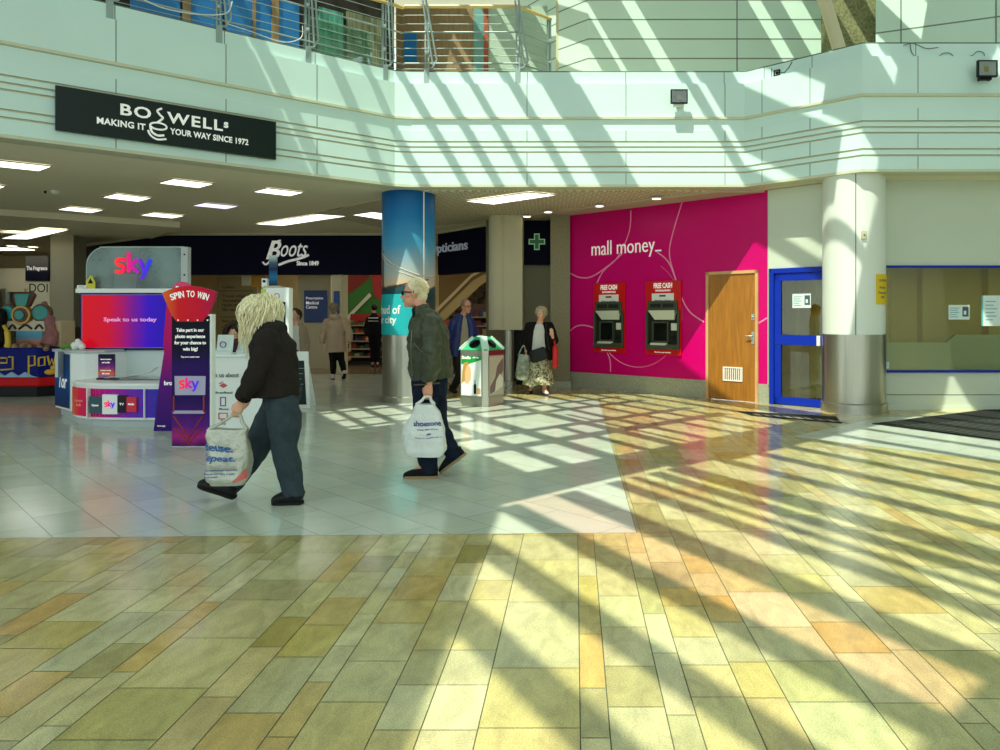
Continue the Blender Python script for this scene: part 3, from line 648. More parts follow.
# ------------------------------------------------------------------ ceiling lights
def lamp_panel(px, label, m=None, grp='ceiling light panels', z=3.455):
    q = [at_z(x, y, z) for x, y in px]; c = sum(q, V((0, 0, 0)))/4
    t = thing('ceiling_light', label, 'ceiling light', (c.x, c.y, z), 0, grp)
    b = MB(); cz = V((0, 0, 1)); ar = (q[1]-q[0]).cross(q[2]-q[1]).z
    if ar < 0: q = q[::-1]
    b.hexa([p+V((0, 0, -.012)) for p in q]+[p+V((0, 0, .0)) for p in q]); b.build('diffuser', m or M_lamp, t)
    f = MB(); o = [p+(p-c).normalized()*.03 for p in q]
    for i in range(4):
        j = (i+1) % 4; f.hexa([o[i]+V((0, 0, -.016)), o[j]+V((0, 0, -.016)), q[j]+V((0, 0, -.016)), q[i]+V((0, 0, -.016)), o[i], o[j], q[j], q[i]])
    f.build('frame', M_cream, t); return t
def sq(x0, x1, y0, y1): k = (x1-x0)*.27; return [(x0, y0*.55+y1*.45), (x0+k, y0), (x1, y0*.45+y1*.55), (x1-k, y1)]
lamp_panel([(-14, 164.5), (0, 160), (51, 165.5), (39, 170)], 'biggest lit square ceiling panel, below the outer end of the black cafe sign')
lamp_panel(sq(-24, 5, 182, 188.5), 'lit square ceiling panel cut by the photo edge, behind the biggest one')
lamp_panel(sq(159, 213, 178.4, 187), 'lit square ceiling panel below the middle of the black cafe sign')
lamp_panel(sq(254, 303, 187.6, 195.2), 'lit square ceiling panel below the far end of the black cafe sign')
lamp_panel(sq(103, 151, 193.2, 200.8), 'lit square ceiling panel in the second row, near a small smoke detector')
lamp_panel(sq(193, 238, 202.3, 208.3), 'lilac tinted square ceiling panel in the second row', M_lamp_l)
lamp_panel(sq(58, 103, 206.2, 212.2), 'lit square ceiling panel just in front of the ceiling step')
lamp_panel(sq(141, 184, 212.3, 217.6), 'lit square ceiling panel at the end of the ceiling step')
lamp_panel([(1.7, 238), (27.7, 238.7), (68, 229.5), (40.5, 227.8)], 'long lit ceiling strip beyond the ceiling step, over the perfume shop', z=3.33)
lamp_panel([(256, 223.5), (283, 225), (346, 215.6), (318, 213.6)], 'long lit ceiling strip above the chemist shop sign')
lamp_panel([(353, 214.3), (381, 218.6), (399, 214.5), (372, 211.5)], 'lit ceiling strip half hidden behind the printed picture column')
lamp_panel([(466, 200.6), (493.6, 203.6), (556, 194.3), (528.7, 192)], 'long lit ceiling strip in the perforated tiles by the picture column', z=3.44)
for (x, y), lab in (((548, 211.5), 'small round downlight above the pharmacy cross sign'), ((599.5, 205.5), 'small round downlight above the mall money lettering'), ((656.5, 198), 'small round downlight nearest the white door bay above the pink wall'), ((527, 216), 'small round downlight next to the cream hanging column')):
    c = at_z(x, y, 3.42); t = thing('downlight', lab, 'downlight', (c.x, c.y, 3.41), 0, 'downlights over the pink wall')
    b = MB(); b.lathe((c.x, c.y, 3.405), [(.10, 0), (.10, .02)], 20); b.build('rim', M_wht, t, smooth=40)
    b = MB(); b.lathe((c.x, c.y, 3.401), [(.07, 0), (.07, .01)], 20); b.build('lamp', mat('warm_lamp', (255, 236, 190), .5, emit=4), t)
c = at_z(55, 191.5, 3.45); t = thing('smoke_detector', 'small round smoke detector on the ceiling between lit panels', 'smoke detector', (c.x, c.y, 3.42))
b = MB(); b.lathe((c.x, c.y, 3.40), [(.03, 0), (.06, .02), (.07, .06)], 16); b.build('housing', M_wht, t, smooth=40)
b = MB(); b.lathe((c.x-.16, c.y, 3.42), [(.015, 0), (.02, .04)], 8); b.build('indicator', M_black, t)
# added lamps that brighten the shops, most out of view behind the sign band
for i, (x, y) in enumerate(((-8.5, 21), (-5.5, 21), (-8.5, 23.6), (-5.5, 23.6), (-2.6, 20.5), (-1.2, 18.6), (-17.0, 22.6))):
    t = thing('ceiling_light', ('added unseen light over the shop aisle behind the sign band, near the entrance', 'added unseen light over the bay end behind the sign band', 'added rear light, unseen, over the tall notice board', 'added rear light, unseen, over the far wall', 'added unseen light over the beige stair side', 'added unseen light behind the eye care sign', 'added light in front of the far perfume shop')[i], 'ceiling light', (x, y, 3.42), 0, 'added shop lights')
    b = MB(); b.box(x-.6, x+.6, y-.3, y+.3, 3.42, 3.45); b.build('diffuser', mat('added_shop_lamp', (255, 240, 205), .5, emit=8.5), t)
    b = MB(); b.box(x-.65, x+.65, y-.35, y+.35, 3.435, 3.46); b.build('frame', M_wht, t)

# ------------------------------------------------------------------ black cafe sign on the gallery
SG = Fr(LF.pt(0, 0, .03), LF.u)
a = SG.hit(55, 87); b2 = SG.hit(54.5, 131.5); c2 = SG.hit(275, 121.5); d2_ = SG.hit(275, 159)
su0, su1 = a[0], c2[0]; sz0, sz1 = (b2[1]+d2_[1])/2, (a[1]+c2[1])/2
M_sign = mat('dark_green_sign', (20, 34, 32), .3)
t = thing('fascia_sign', 'long black cafe sign with white lettering and a cup on the pale gallery', 'sign', SG.pt((su0+su1)/2, sz0))
b = MB(); b.bevbox(SG, su0, su1, sz0, sz1, -.01, .05, .006); b.build('board', M_sign, t)
SGp = lambda u, v, n=0: SG.pt(u, v, n+.05)
def sgt(s, x0, x1, yt, yb, bold, nm='lettering', sp=1.0):
    u0, z0 = SG.hit(x0, yb); u1, z1 = SG.hit(x1, yt)
    return u0, u1
def sgtext(s, xa, xb, yc0, h, bold=.01, **k):
    u0_, z0_ = SG.hit(xa, yc0[0]); u1_, z1_ = SG.hit(xb, yc0[1]); text(s, SGp, M_letter, t, h=h, width=abs(u1_-u0_), u=(u0_+u1_)/2, v=(z0_+z1_)/2, n=.003, bold=bold, depth=.008, **k)
sh = sz1-sz0
uq = lambda x: SG.hit(x, 120)[0]
def st_(s, xa, xb, v, h, bold=.015, sp=1.0): text(s, SGp, M_letter, t, h=h, width=uq(xb)-uq(xa), u=(uq(xa)+uq(xb))/2, v=sz0+sh*v, n=.003, bold=bold, depth=.008, spacing=sp)
st_('BO', 119.5, 150, .685, sh*.27, .02, 1.15); st_('WELL', 166, 221.5, .665, sh*.27, .02, 1.15); st_('s', 222.5, 227, .70, sh*.15, .03)
st_('MAKING IT', 96, 144.5, .345, sh*.155, .025, 1.05); st_('YOUR WAY SINCE 1972', 169, 247, .34, sh*.155, .025, 1.05)
u_c = uq(157.5); k_ = sh/42.0
stroke(SGp, [(u_c+3*k_, sz0+36*k_), (u_c-1*k_, sz0+33*k_), (u_c+1.5*k_, sz0+29*k_), (u_c+4*k_, sz0+26.5*k_), (u_c+1*k_, sz0+23*k_), (u_c-1*k_, sz0+21*k_)], .013, .004).build('steam_curl', M_letter, t)
stroke(SGp, arc_pts(u_c, sz0+17*k_, 0, 0, 1, 2) if False else [(u_c+7.5*k_*math.cos(a_), sz0+17.5*k_+3.4*k_*math.sin(a_)) for a_ in [i*2*math.pi/18 for i in range(19)]], .012, .004).build('cup_rim', M_letter, t)
stroke(SGp, [(u_c-7.5*k_, sz0+17*k_), (u_c-6*k_, sz0+11*k_), (u_c-1*k_, sz0+8*k_), (u_c+5*k_, sz0+9*k_)], .015, .004).build('cup_side', M_letter, t)
stroke(SGp, [(u_c-9.5*k_, sz0+12*k_), (u_c-7*k_, sz0+7*k_), (u_c-1*k_, sz0+4*k_), (u_c+7*k_, sz0+5.5*k_)], .013, .004).build('saucer', M_letter, t)

# ------------------------------------------------------------------ gallery floodlights, sensor, cables
def floodlight(fr, px, py, w_, h_, label, lit):
    u, v = fr.hit(px, py); t = thing('floodlight', label, 'floodlight', fr.pt(u, v), 0, 'gallery floodlights')
    b = MB(); b.wframe(fr, u-w_/2, u+w_/2, v-h_/2, v+h_/2, .155, .21, .018); b.wbox(fr, u-w_/2+.01, u+w_/2-.01, v-h_/2+.01, v+h_/2-.01, .14, .16); b.build('housing', M_black, t, bevel=.004)
    b = MB(); b.add([fr.pt(u-w_/2+.02, v-h_/2+.015, .2), fr.pt(u+w_/2-.015, v-h_/2+.015, .2), fr.pt(u+w_/2-.015, v+h_/2-.015, .2), fr.pt(u-w_/2+.015, v+h_/2-.015, .2), fr.pt(u-.03, v-.03, .165), fr.pt(u+.03, v-.03, .165), fr.pt(u+.03, v+.03, .165), fr.pt(u-.03, v+.03, .165)], [(0, 1, 5, 4), (1, 2, 6, 5), (2, 3, 7, 6), (3, 0, 4, 7), (4, 5, 6, 7)])
    b.build('reflector', mat('reflector_'+('white' if lit else 'grey'), (240, 242, 248) if lit else (150, 160, 140), .3, .0), t)  # plain white colour stands in for the bright reflection on one of them
    b = MB(); b.wbox(fr, u-.03, u+.03, v-.035, v+.035, .165, .172); b.build('lamp_chip', mat('lamp_chip_yellow', (214, 180, 60), .4), t)
    b = MB(); b.wbox(fr, u-w_/2+.015, u+w_/2-.015, v-h_/2+.015, v+h_/2-.015, .2, .204); b.build('cover_glass', pane_mat('flood_glass_'+str(lit), (240, 244, 240), .03), t)
    b = MB(); b.wbox(fr, u-.05, u+.05, v-.02, v+.02, 0, .14); b.wbox(fr, u-.08, u+.08, v-h_/2-.03, v-h_/2, .11, .16); b.wbox(fr, u-.08, u-.06, v-h_/2-.03, v-.02, .08, .12); b.wbox(fr, u+.06, u+.08, v-h_/2-.03, v-.02, .08, .12); b.build('bracket', M_wht if not lit else M_black, t)
floodlight(MF, 677.5, 100, .265, .22, 'black framed floodlight with a yellow lamp on the gallery above the pink wall', False)
floodlight(RF, 980, 73, .275, .23, 'black framed floodlight with bright reflector above the shop window bay', True)
u, v = AF.hit(775, 72); t = thing('sensor', 'small wired sensor on the angled part of the gallery', 'sensor', AF.pt(u, v))
b = MB(); b.wframe(AF, u-.05, u+.05, v-.045, v+.045, -.07, -.045, .012); b.wbox(AF, u-.015, u+.02, v-.02, v+.02, -.07, -.05); b.build('housing', M_black, t)
b = MB(); b.tube([AF.pt(u+.05, v, -.06), AF.pt(u+.12, v-.02, -.065), AF.pt(u+.2, v+.04, -.06), AF.pt(u+.25, v+.12, -.065)], .006, n=5); b.tube([AF.pt(u-.09, v+.1, -.065), AF.pt(u-.09, v-.1, -.065)], .005, n=5); b.build('cable', M_black, t)
b = MB()
def wir(l, r=.006, off=.012): b.tube(catmull([RF.pt(*RF.hit(x, y), off) for x, y in l], 5), r, n=5)
wir([(912, 42), (914, 52), (925, 62), (932, 66), (945, 65), (955, 58), (968, 56), (974, 54)], off=-.055)
wir([(905, 44), (915, 42), (928, 47), (940, 46)], off=-.055); wir([(940, 56), (945, 52), (952, 52), (957, 57)], off=-.055); wir([(974, 55), (980, 50), (986, 52), (986, 58)], off=-.055)
tag(b.build('loose_cable', mat('grey_cable', (96, 110, 104), .5)), 'thin loose cables trailing over the gallery face to the bright floodlight', 'cable')

# ------------------------------------------------------------------ gallery railing
rail = thing('gallery_railing', 'steel railing with timber handrail and slanted posts along the gallery edge', 'railing', (-1.5, 12.1, 5.3))
RLp = [p for p in miter(path, -.12)]
LR = Fr(RLp[0], LF.u); MR = Fr((0, 12.08, 0), (1, 0))
M_rail = mat('railing_grey', (150, 168, 166), .5, .3)
def post(fr, px, lean=True):
    u = fr.hit(px, 60)[0]; b = MB()
    b.wbox(fr, u-.035, u-.012, 5.02, 6.33, -.02, .02); b.wbox(fr, u+.012, u+.035, 5.02, 6.33, -.02, .02); b.wbox(fr, u-.04, u+.04, 4.98, 5.36, .04, .06)
    if lean:
        b.tube([fr.pt(u+.10, 5.42, .02), fr.pt(u-.03, 6.38, .2)], .016, n=6); b.tube([fr.pt(u+.16, 5.5, .02), fr.pt(u+.02, 6.4, .2)], .016, n=6); b.tube([fr.pt(u+.16, 5.5, .02), fr.pt(u+.09, 5.38, .02), fr.pt(u, 5.36, .02)], .016, n=6)
    b.build('post', M_rail, rail)
    c = MB(); c.ball(fr.pt(u, 5.62, .03), .03, nu=8, nv=6); c.ball(fr.pt(u, 5.98, .03), .03, nu=8, nv=6); c.build('clamp', M_chrome, rail)
for x in (-30, 109, 218, 307, 384): post(LR, x)
post(MR, 427); post(MR, 518)
er = Fr((MR.hit(519, 40)[0], 12.08, 0), (.62, .62)); eu = er.hit(551, 40)[0]
post(er, 549, False)
mu0, mu1 = MR.hit(402, 40)[0], MR.hit(518.5, 40)[0]
lu0, lu1 = -2.0, LR.hit(402, 40)[0]
def run(v, r, m, nm):
    b = MB(); b.tube([LR.pt(lu0, v, .02), LR.pt(lu1, v, .02), MR.pt(mu0+.05, v, .02), MR.pt(mu1, v, .02), er.pt(eu, v, 0)], r, n=8); b.build(nm, m, rail)
run(6.36, .03, mat('handrail_timber', (214, 186, 116), .4), 'handrail')
for v in (5.95, 5.45): run(v, .014, M_rail, 'rail')
for v in (6.22, 6.08, 5.82, 5.69, 5.57, 5.36): run(v, .006, M_rail, 'wire')

# ------------------------------------------------------------------ upper shop seen through the railing
M_bluep = mat('blue_poster', (30, 110, 176), .35, var=.12, vscale=3)
def uposter(x0, x1, y0, y1, m, nm, label, cat, n=.02, fr=ULs, border=None):
    u0, z0 = fr.hit(x0, y1); u1, z1 = fr.hit(x1, y0); b = MB(); b.wbox(fr, u0, u1, z0, z1, 0, n)
    o = b.build(nm, m); tag(o, label, cat); return o
for i, (x0, x1, y0, y1, lab) in enumerate(((226, 252, -8, 44, 'blue poster in the upper shop window, the wider one'), (253, 271, -2, 50, 'blue poster in the upper shop window beside a timber post'), (278, 299, 4, 58, 'blue poster in the upper shop window nearest the teal curtains'), (130, 180, -30, 14, 'blue poster in the upper shop window over the far end of the railing'), (190, 222, -18, 28, 'blue poster in the upper shop window beside the slanted double post'))):
    uposter(x0, x1, y0, y1+6, M_bluep, 'poster', lab, 'poster')
for i, (x0, x1) in enumerate(((271, 278), (182, 190), (252, 255))):
    uposter(x0, x1, -20, 60, M_brint, 'timber_post', ('slim timber mullion between blue posters, nearest the teal curtains', 'slim timber mullion between blue posters at the far end', 'thin timber mullion between the two middle blue posters')[i], 'mullion', .05)
M_teal = mat('teal_curtain', (70, 140, 124), .4, var=.5, vscale=3, stretch=(8, 8, .4))
uposter(318, 342, 14, 66, M_teal, 'curtain', 'teal striped curtain behind the upper glass, nearer the blue posters', 'curtain', .06)
uposter(346, 383, 22, 72, mat('olive_curtain', (104, 110, 84), .5, var=.5, vscale=3, stretch=(8, 8, .4)), 'curtain', 'olive striped curtain behind the upper glass, nearer the brown lobby', 'curtain', .06)
uposter(404, 417, 34, 62, M_bluep, 'notice_board', 'small pale blue notice on the brown upper lobby wall', 'notice', .03, fr18)
b = MB(); gu0, gu1 = LR.hit(312, 50)[0], LR.hit(382, 50)[0]; b.wbox(LR, gu0, gu1, 5.36, 5.95, -.35, -.34); tag(b.build('glass_screen', pane_mat('screen_glass', (190, 226, 214), .1)), 'clear green glass screen behind the railing posts', 'screen')
b = MB(); b.tube(catmull([LR.pt(*LR.hit(x, y), .1) for x, y in ((138, 0), (160, 10), (190, 16), (215, 17), (226, 14), (230, 4))], 5), .008, n=5); b.tube(catmull([LR.pt(*LR.hit(x, y), .1) for x, y in ((225, 26), (250, 34), (280, 44), (298, 40), (300, 28))], 5), .006, n=5)
tag(b.build('loose_cable', mat('white_cable', (222, 226, 224), .5)), 'white cable looping along the gallery railing above the cafe sign', 'cable')

# ------------------------------------------------------------------ chemist sign band, pharmacy sign
t = thing('fascia_sign', 'wide dark navy shop sign band with white script lettering', 'sign', BF.pt((bu0+bu1)/2, 2.48))
z0, z1 = BF.hit(300, 274.5)[1], 3.462
b = MB(); b.wbox(BF, bu0, bu1, z0, z1-.06, -.25, 0); q = P(74, 300, 22); b.prism([(q.x, 22.0), (bu0, 18.5), (bu0, 18.7), (q.x, 22.2)], z0, z1-.06); b.build('board', M_navy, t)
b = MB(); b.wbox(BF, bu0, bu1, z1-.065, z1, -.25, .06); b.prism([(q.x, 21.94), (bu0, 18.44), (bu0, 18.6), (q.x, 22.1)], z1-.065, z1); b.build('cornice', M_cream, t)
px_ = lambda x, y: BF.hit(x, y)
kb = 18.5/FPX
def bt2(s, xc, yc, w_, h_, m=M_letter, bold=.02, shear=0.0): u_, v_ = BF.hit(xc, yc); text(s, BF.pt, m, t, h=h_*kb, width=w_*kb, u=u_, v=v_, n=.01, bold=bold, shear=shear, depth=.02)
bt2('B', 274, 250, 15, 18.5, bold=.01, shear=.35); bt2('oots', 294.5, 250, 27, 13.5, bold=.0, shear=.42)
stroke(BF.pt, [px_(*p) for p in ((263, 262), (266, 264.5), (270, 261), (272, 252), (275, 243), (281, 240.5))], .022, .02).build('letter_flourish', M_letter, t)
stroke(BF.pt, [px_(*p) for p in ((279, 265), (288, 261.5), (300, 258.5), (309, 255))], .03, .02).build('letter_flourish', M_letter, t)
bt2('Since 1849', 308, 263.3, 22, 4.6, bold=.03)
t = thing('fascia_sign', 'dark navy eye care sign band behind the picture column', 'sign', OF.pt(1, 2.4))
v0_ = 2.42; b = MB(); b.wbox(OF, .05, ol+.15, v0_, 3.41, -.2, 0); b.build('board', M_navy, t); b = MB(); b.wbox(OF, .05, ol+.15, 3.405, 3.462, -.2, .06); b.build('cornice', M_cream, t)
ua_, ub_ = OF.hit(430, 248)[0], OF.hit(468.3, 248)[0]; text('Opticians', OF.pt, mat('sign_grey_letter', (176, 182, 196), .4, emit=.15), t, h=.30, width=ub_-ua_, u=(ua_+ub_)/2, v=(OF.hit(452, 248)[1]), n=.01, bold=.012, depth=.02)
PF = front(15.9); u0, z0 = PF.hit(522, 265); u1, z1 = PF.hit(551, 216.5)
t = thing('pharmacy_sign', 'square navy sign with a green outlined cross above the stone recess', 'sign', PF.pt((u0+u1)/2, z0))
b = MB(); b.wbox(PF, u0, u1, z0, z1+.14, 0, .06); b.build('board', M_navy, t)
def crossp(cx, cy, a_, w_): return [(cx-w_, cy-a_), (cx+w_, cy-a_), (cx+w_, cy-w_), (cx+a_, cy-w_), (cx+a_, cy+w_), (cx+w_, cy+w_), (cx+w_, cy+a_), (cx-w_, cy+a_), (cx-w_, cy+w_), (cx-a_, cy+w_), (cx-a_, cy-w_), (cx-w_, cy-w_)]
cu, cv = PF.hit(537, 242); b = MB(); b.wprism(PF, crossp(cu, cv, .172, .058), .06, .07); b.build('cross_outline', mat('pale_green', (150, 205, 150), .4, emit=.2), t)
b = MB(); b.wprism(PF, crossp(cu, cv, .15, .038), .07, .075); b.build('cross', mat('cross_green', (0, 120, 50), .4), t)

# ------------------------------------------------------------------ inside the chemist
NB = front(20.0)
def board(fr, x0, x1, y0, y1, m, nm, label, cat, t_=.03, n0=0.0):
    u0, z0 = fr.hit(x0, y1); u1, z1 = fr.hit(x1, y0); r = thing(nm, label, cat, fr.pt((u0+u1)/2, max(0, z0)))
    b = MB(); b.bevbox(fr, u0, u1, z0, z1, n0, n0+t_, .005); b.build('panel', m, r)
    if nm == 'hanging_sign':
        for uu in (u0+.05, u1-.05): b = MB(); b.tube([fr.pt(uu, z1-.02, n0+t_/2), fr.pt(uu, 3.47, n0+t_/2)], .008, 6); b.build('rod', M_steel, r)
    return r, u0, u1, z0, z1
M_tan = mat('tan_board', (150, 126, 74), .6, var=.06); M_dktext = mat('dark_lettering', (66, 54, 34), .6)
r, u0, u1, z0, z1 = board(NB, 218, 257, 277, 375, M_tan, 'notice_board', 'tall tan notice board with lines of dark lettering inside the shop', 'board', .05)
for i, (s_, yy, k) in enumerate((('Collect', 287, .4), ('Travel clinic', 296, .72), ('Vaccinations', 300.5, .66), ('Health checks', 305, .7), ('Skin care advice', 309.5, .78), ('Photo desk', 321, .5), ('Gifts', 327, .34), ('Baby, Toys', 331.5, .6))):
    text(s_, NB.pt, M_dktext, r, h=.075, width=(u1-u0)*k*.8, u=u0+.14, v=NB.hit(235, yy)[1], n=.056, align='LEFT', bold=.01)
for i, yy in enumerate((291, 317)):
    b = MB(); b.wbox(NB, u0+.08, u1-.08, NB.hit(235, yy)[1]-.008, NB.hit(235, yy)[1]+.008, .05, .056); b.build('rule_line', M_dktext, r)
board(NB, 253, 268.5, 275, 287, mat('yellow_sign', (206, 150, 30), .5), 'hanging_sign', 'small yellow sign hanging near the tan notice board', 'sign', .03, .1)
board(NB, 244.5, 254, 275.5, 286, mat('pale_sign', (216, 200, 158), .5), 'hanging_sign', 'small cream sign hanging beside the yellow sign', 'sign', .03, .15)
EF = front(20.48); M_bsign = mat('blue_sign', (16, 58, 130), .4)
r, u0, u1, z0, z1 = board(EF, 304.5, 327.5, 290.5, 322.5, M_bsign, 'shop_sign', 'blue sign with white words on the cream shop entrance wall', 'sign', .04, .0)
for s_, yy in (('Prescription', 298.5), ('Medical', 302.8), ('Centre', 307)): text(s_, EF.pt, M_letter, r, h=.09, u=u0+.06, v=EF.hit(310, yy)[1], width=(.46 if s_ != 'Medical' else .34) if s_ != 'Centre' else .3, n=.045, align='LEFT', bold=.015)
EF2 = front(18.58); board(EF2, 334, 339.5, 291, 314, M_bsign, 'shop_sign', 'narrow blue sign on the entrance post by the beige coat walker', 'sign', .03, 0)
# shelf units full of goods
def shelf_unit(fr, x0, x1, ytop, label, rows, seed, back, d=.45, cols_=None):
    u0 = fr.hit(x0, 300)[0]; u1 = fr.hit(x1, 300)[0]; zt = fr.hit(x0, ytop)[1]; rr_ = random.Random(seed)
    r = thing('shelf_unit', label, 'shelf unit', fr.pt((u0+u1)/2, 0))
    b = MB(); b.wbox(fr, u0, u1, 0, zt, -.05, 0); b.build('back_panel', back, r)
    b = MB(); b.wbox(fr, u0, u1, 0, .12, 0, d); b.build('plinth', M_black, r)
    hh = (zt-.35)/rows
    for i in range(rows):
        z = .22+i*hh; b = MB(); b.wbox(fr, u0, u1, z, z+.035, 0, d); b.build('shelf', mat('shelf_edge', (168, 150, 110), .5), r)
        g_ = MB(); uu = u0+.03
        while uu < u1-.1:
            w_ = rr_.uniform(.06, .14); h_ = rr_.uniform(.35, .8)*hh*.85; g_.wbox(fr, uu, min(uu+w_, u1-.02), z+.036, z+.036+h_, .05, d-.06, rr_.randrange(6)); uu += w_+rr_.uniform(.005, .03)
        o = g_.build('packet_row', [mat(n, c, .5) for n, c in (('pack_red', (122, 34, 26)), ('pack_cream', (176, 160, 116)), ('pack_orange', (160, 76, 24)), ('pack_blue', (40, 60, 96)), ('pack_green', (44, 96, 54)), ('pack_dark', (60, 40, 30)))], r); o['kind'] = 'stuff'
    b = MB(); b.wbox(fr, u0, u1, zt-.22, zt, 0, .06); b.build('header', cols_ or back, r)
    return r
M_shback = mat('shelf_back', (70, 46, 30), .7); M_red = mat('red_header', (160, 34, 30), .5)
SH1 = front(22.5); shelf_unit(SH1, 351, 388, 314, 'tall shelf unit of packets beside the dark uniformed walker', 5, 3, M_shback, .5, M_red)
SH2 = front(20.3); shelf_unit(SH2, 434, 462, 320, 'low shelf unit of packets behind the picture column', 5, 5, M_shback, .45, mat('orange_header', (186, 84, 26), .5))
SH3 = front(19.6); shelf_unit(SH3, 462, 489, 304, 'dark red shelf unit of packets behind the man in the blue jacket', 6, 9, mat('shelf_back_red', (66, 26, 22), .7), .45, mat('brown_header', (96, 62, 36), .5))
# stair and graphics in the shop
SF = front(22.0); rs_ = thing('staircase', 'cream sided staircase rising inside the shop behind the picture column', 'staircase', SF.pt(SF.hit(445, 320)[0], 0))
b = MB(); b.wprism(SF, [SF.hit(436, 326), SF.hit(444, 318), SF.hit(478, 285), SF.hit(502, 270), SF.hit(502, 262), SF.hit(470, 280), SF.hit(434, 316)], -.6, -.5); b.build('stringer', mat('stair_cream', (176, 156, 104), .6), rs_)
b = MB(); b.wprism(SF, [SF.hit(434, 312), SF.hit(470, 276), SF.hit(500, 259), SF.hit(500, 257), SF.hit(469, 273.5), SF.hit(433, 309)], -.5, -.46); b.build('handrail', mat('stair_rail', (206, 190, 146), .5), rs_)
b = MB(); b.wbox(SF, SF.hit(432, 300)[0], SF.hit(510, 300)[0], 0, 3.4, -1.2, -1.1); b.build('stair_wall', mat('stair_wall_tan', (128, 104, 62), .7), rs_)
b = MB(); 
for i in range(9):
    uu = SF.hit(440+i*6, 300)[0]; vv = SF.hit(440+i*6, 322-i*6)[1]; b.wbox(SF, uu, uu+.3, vv-.15, vv, -1.1, -.6)
b.build('tread', M_brown, rs_)
GFr = front(24.5); rg = thing('wall_graphic', 'red and green diagonal wall graphic above the shelves inside the shop', 'wall graphic', GFr.pt(GFr.hit(362, 300)[0], 2))
b = MB(); b.wprism(GFr, [GFr.hit(342, 318), GFr.hit(388, 318), GFr.hit(388, 274), GFr.hit(366, 274), GFr.hit(342, 296)], 0, .04); b.build('green_area', mat('graphic_green', (46, 112, 44), .6), rg)
b = MB(); b.wprism(GFr, [GFr.hit(342, 300), GFr.hit(370, 278), GFr.hit(370, 271), GFr.hit(342, 271)], .04, .06); b.build('dark_red_area', mat('graphic_red', (120, 28, 28), .6), rg)
b = MB(); b.wprism(GFr, [GFr.hit(374, 296), GFr.hit(388, 304), GFr.hit(388, 274), GFr.hit(372, 274)], .04, .06); b.build('red_area', mat('graphic_red2', (150, 34, 40), .6), rg)
b = MB(); b.wprism(GFr, [GFr.hit(342, 322), GFr.hit(346, 322), GFr.hit(372, 296), GFr.hit(370, 293)], .06, .08); b.build('white_stripe', M_white, rg)

# ------------------------------------------------------------------ perfume shop far off
r = thing('fascia_sign', 'dark blue perfume shop sign with white lettering at the far end', 'sign', FS.pt(FS.hit(40, 272)[0], 2.5)); u0, z0 = FS.hit(28, 281); u1, z1 = FS.hit(51, 256)
b = MB(); b.wbox(FS, u0, u1, z0, z1, .05, .12); b.build('board', grad_mat('fade_navy', [(0, (18, 20, 40)), (.35, (26, 28, 50)), (.8, (120, 126, 130)), (1, (150, 154, 152))], 2), r)
text('The Fragrance', FS.pt, M_letter, r, h=.17, width=.66, u=FS.hit(39.7, 269)[0], v=FS.hit(40, 269)[1], n=.125, bold=.03)
r = thing('poster', 'white panel with large dark capital letters beneath the perfume shop sign', 'poster', FS.pt(FS.hit(40, 300)[0], 1)); u0, z0 = FS.hit(28, 345); u1, z1 = FS.hit(51, 281.5)
b = MB(); b.wbox(FS, u0, u1, z0, z1, .02, .06); b.build('panel', M_white, r); text('DOI', FS.pt, M_black, r, h=.28, width=.58, u=FS.hit(40, 288)[0], v=FS.hit(41, 288)[1], n=.065, bold=0.0)
r = thing('shop_window', 'grey glazed shop front at the far end beside the perfume sign', 'shop window', FS.pt(FS.hit(14, 330)[0], 0)); u0 = FS.hit(-30, 300)[0]; u1 = FS.hit(28, 300)[0]
b = MB(); 
for x in (0, 5, 27): uu = FS.hit(x, 300)[0]; b.wbox(FS, uu-.05, uu+.05, 0, 2.3, -.1, .06)
b.build('mullion', M_steel, r); b = MB(); b.wbox(FS, u0, u1, 0, 2.3, -.05, -.03); b.build('pane', pane_mat('far_glass', (200, 210, 200), .15), r)
b = MB(); b.wbox(FS, u0, u1, 1.9, 2.3, -.6, -.55); b.build('grey_blind', mat('grey_blind', (120, 124, 116), .6), r)
b = MB(); b.wbox(FS, u0, u1, 0, 2.3, -2.1, -2.0); b.build('glow_back', mat('glow_back_wall', (214, 224, 214), .6, emit=.5), r)  # back wall glows by itself in place of light inside the shop
for i, (x, y) in enumerate(((12, 246), (33, 247))):
    c = at_z(x, y, 3.42); r = thing('downlight', ('round downlight over the far shop window', 'round downlight over the far perfume sign')[i], 'downlight', (c.x, c.y, c.z), 0, 'far shop downlights')
    b = MB(); b.lathe(c, [(.16, 0), (.16, .03)], 16); b.build('rim', M_wht, r); b = MB(); b.lathe(c-V((0, 0, .006)), [(.12, 0), (.12, .02)], 16); b.build('lamp', mat('warm_lamp', (255, 236, 190), .5, emit=4), r)

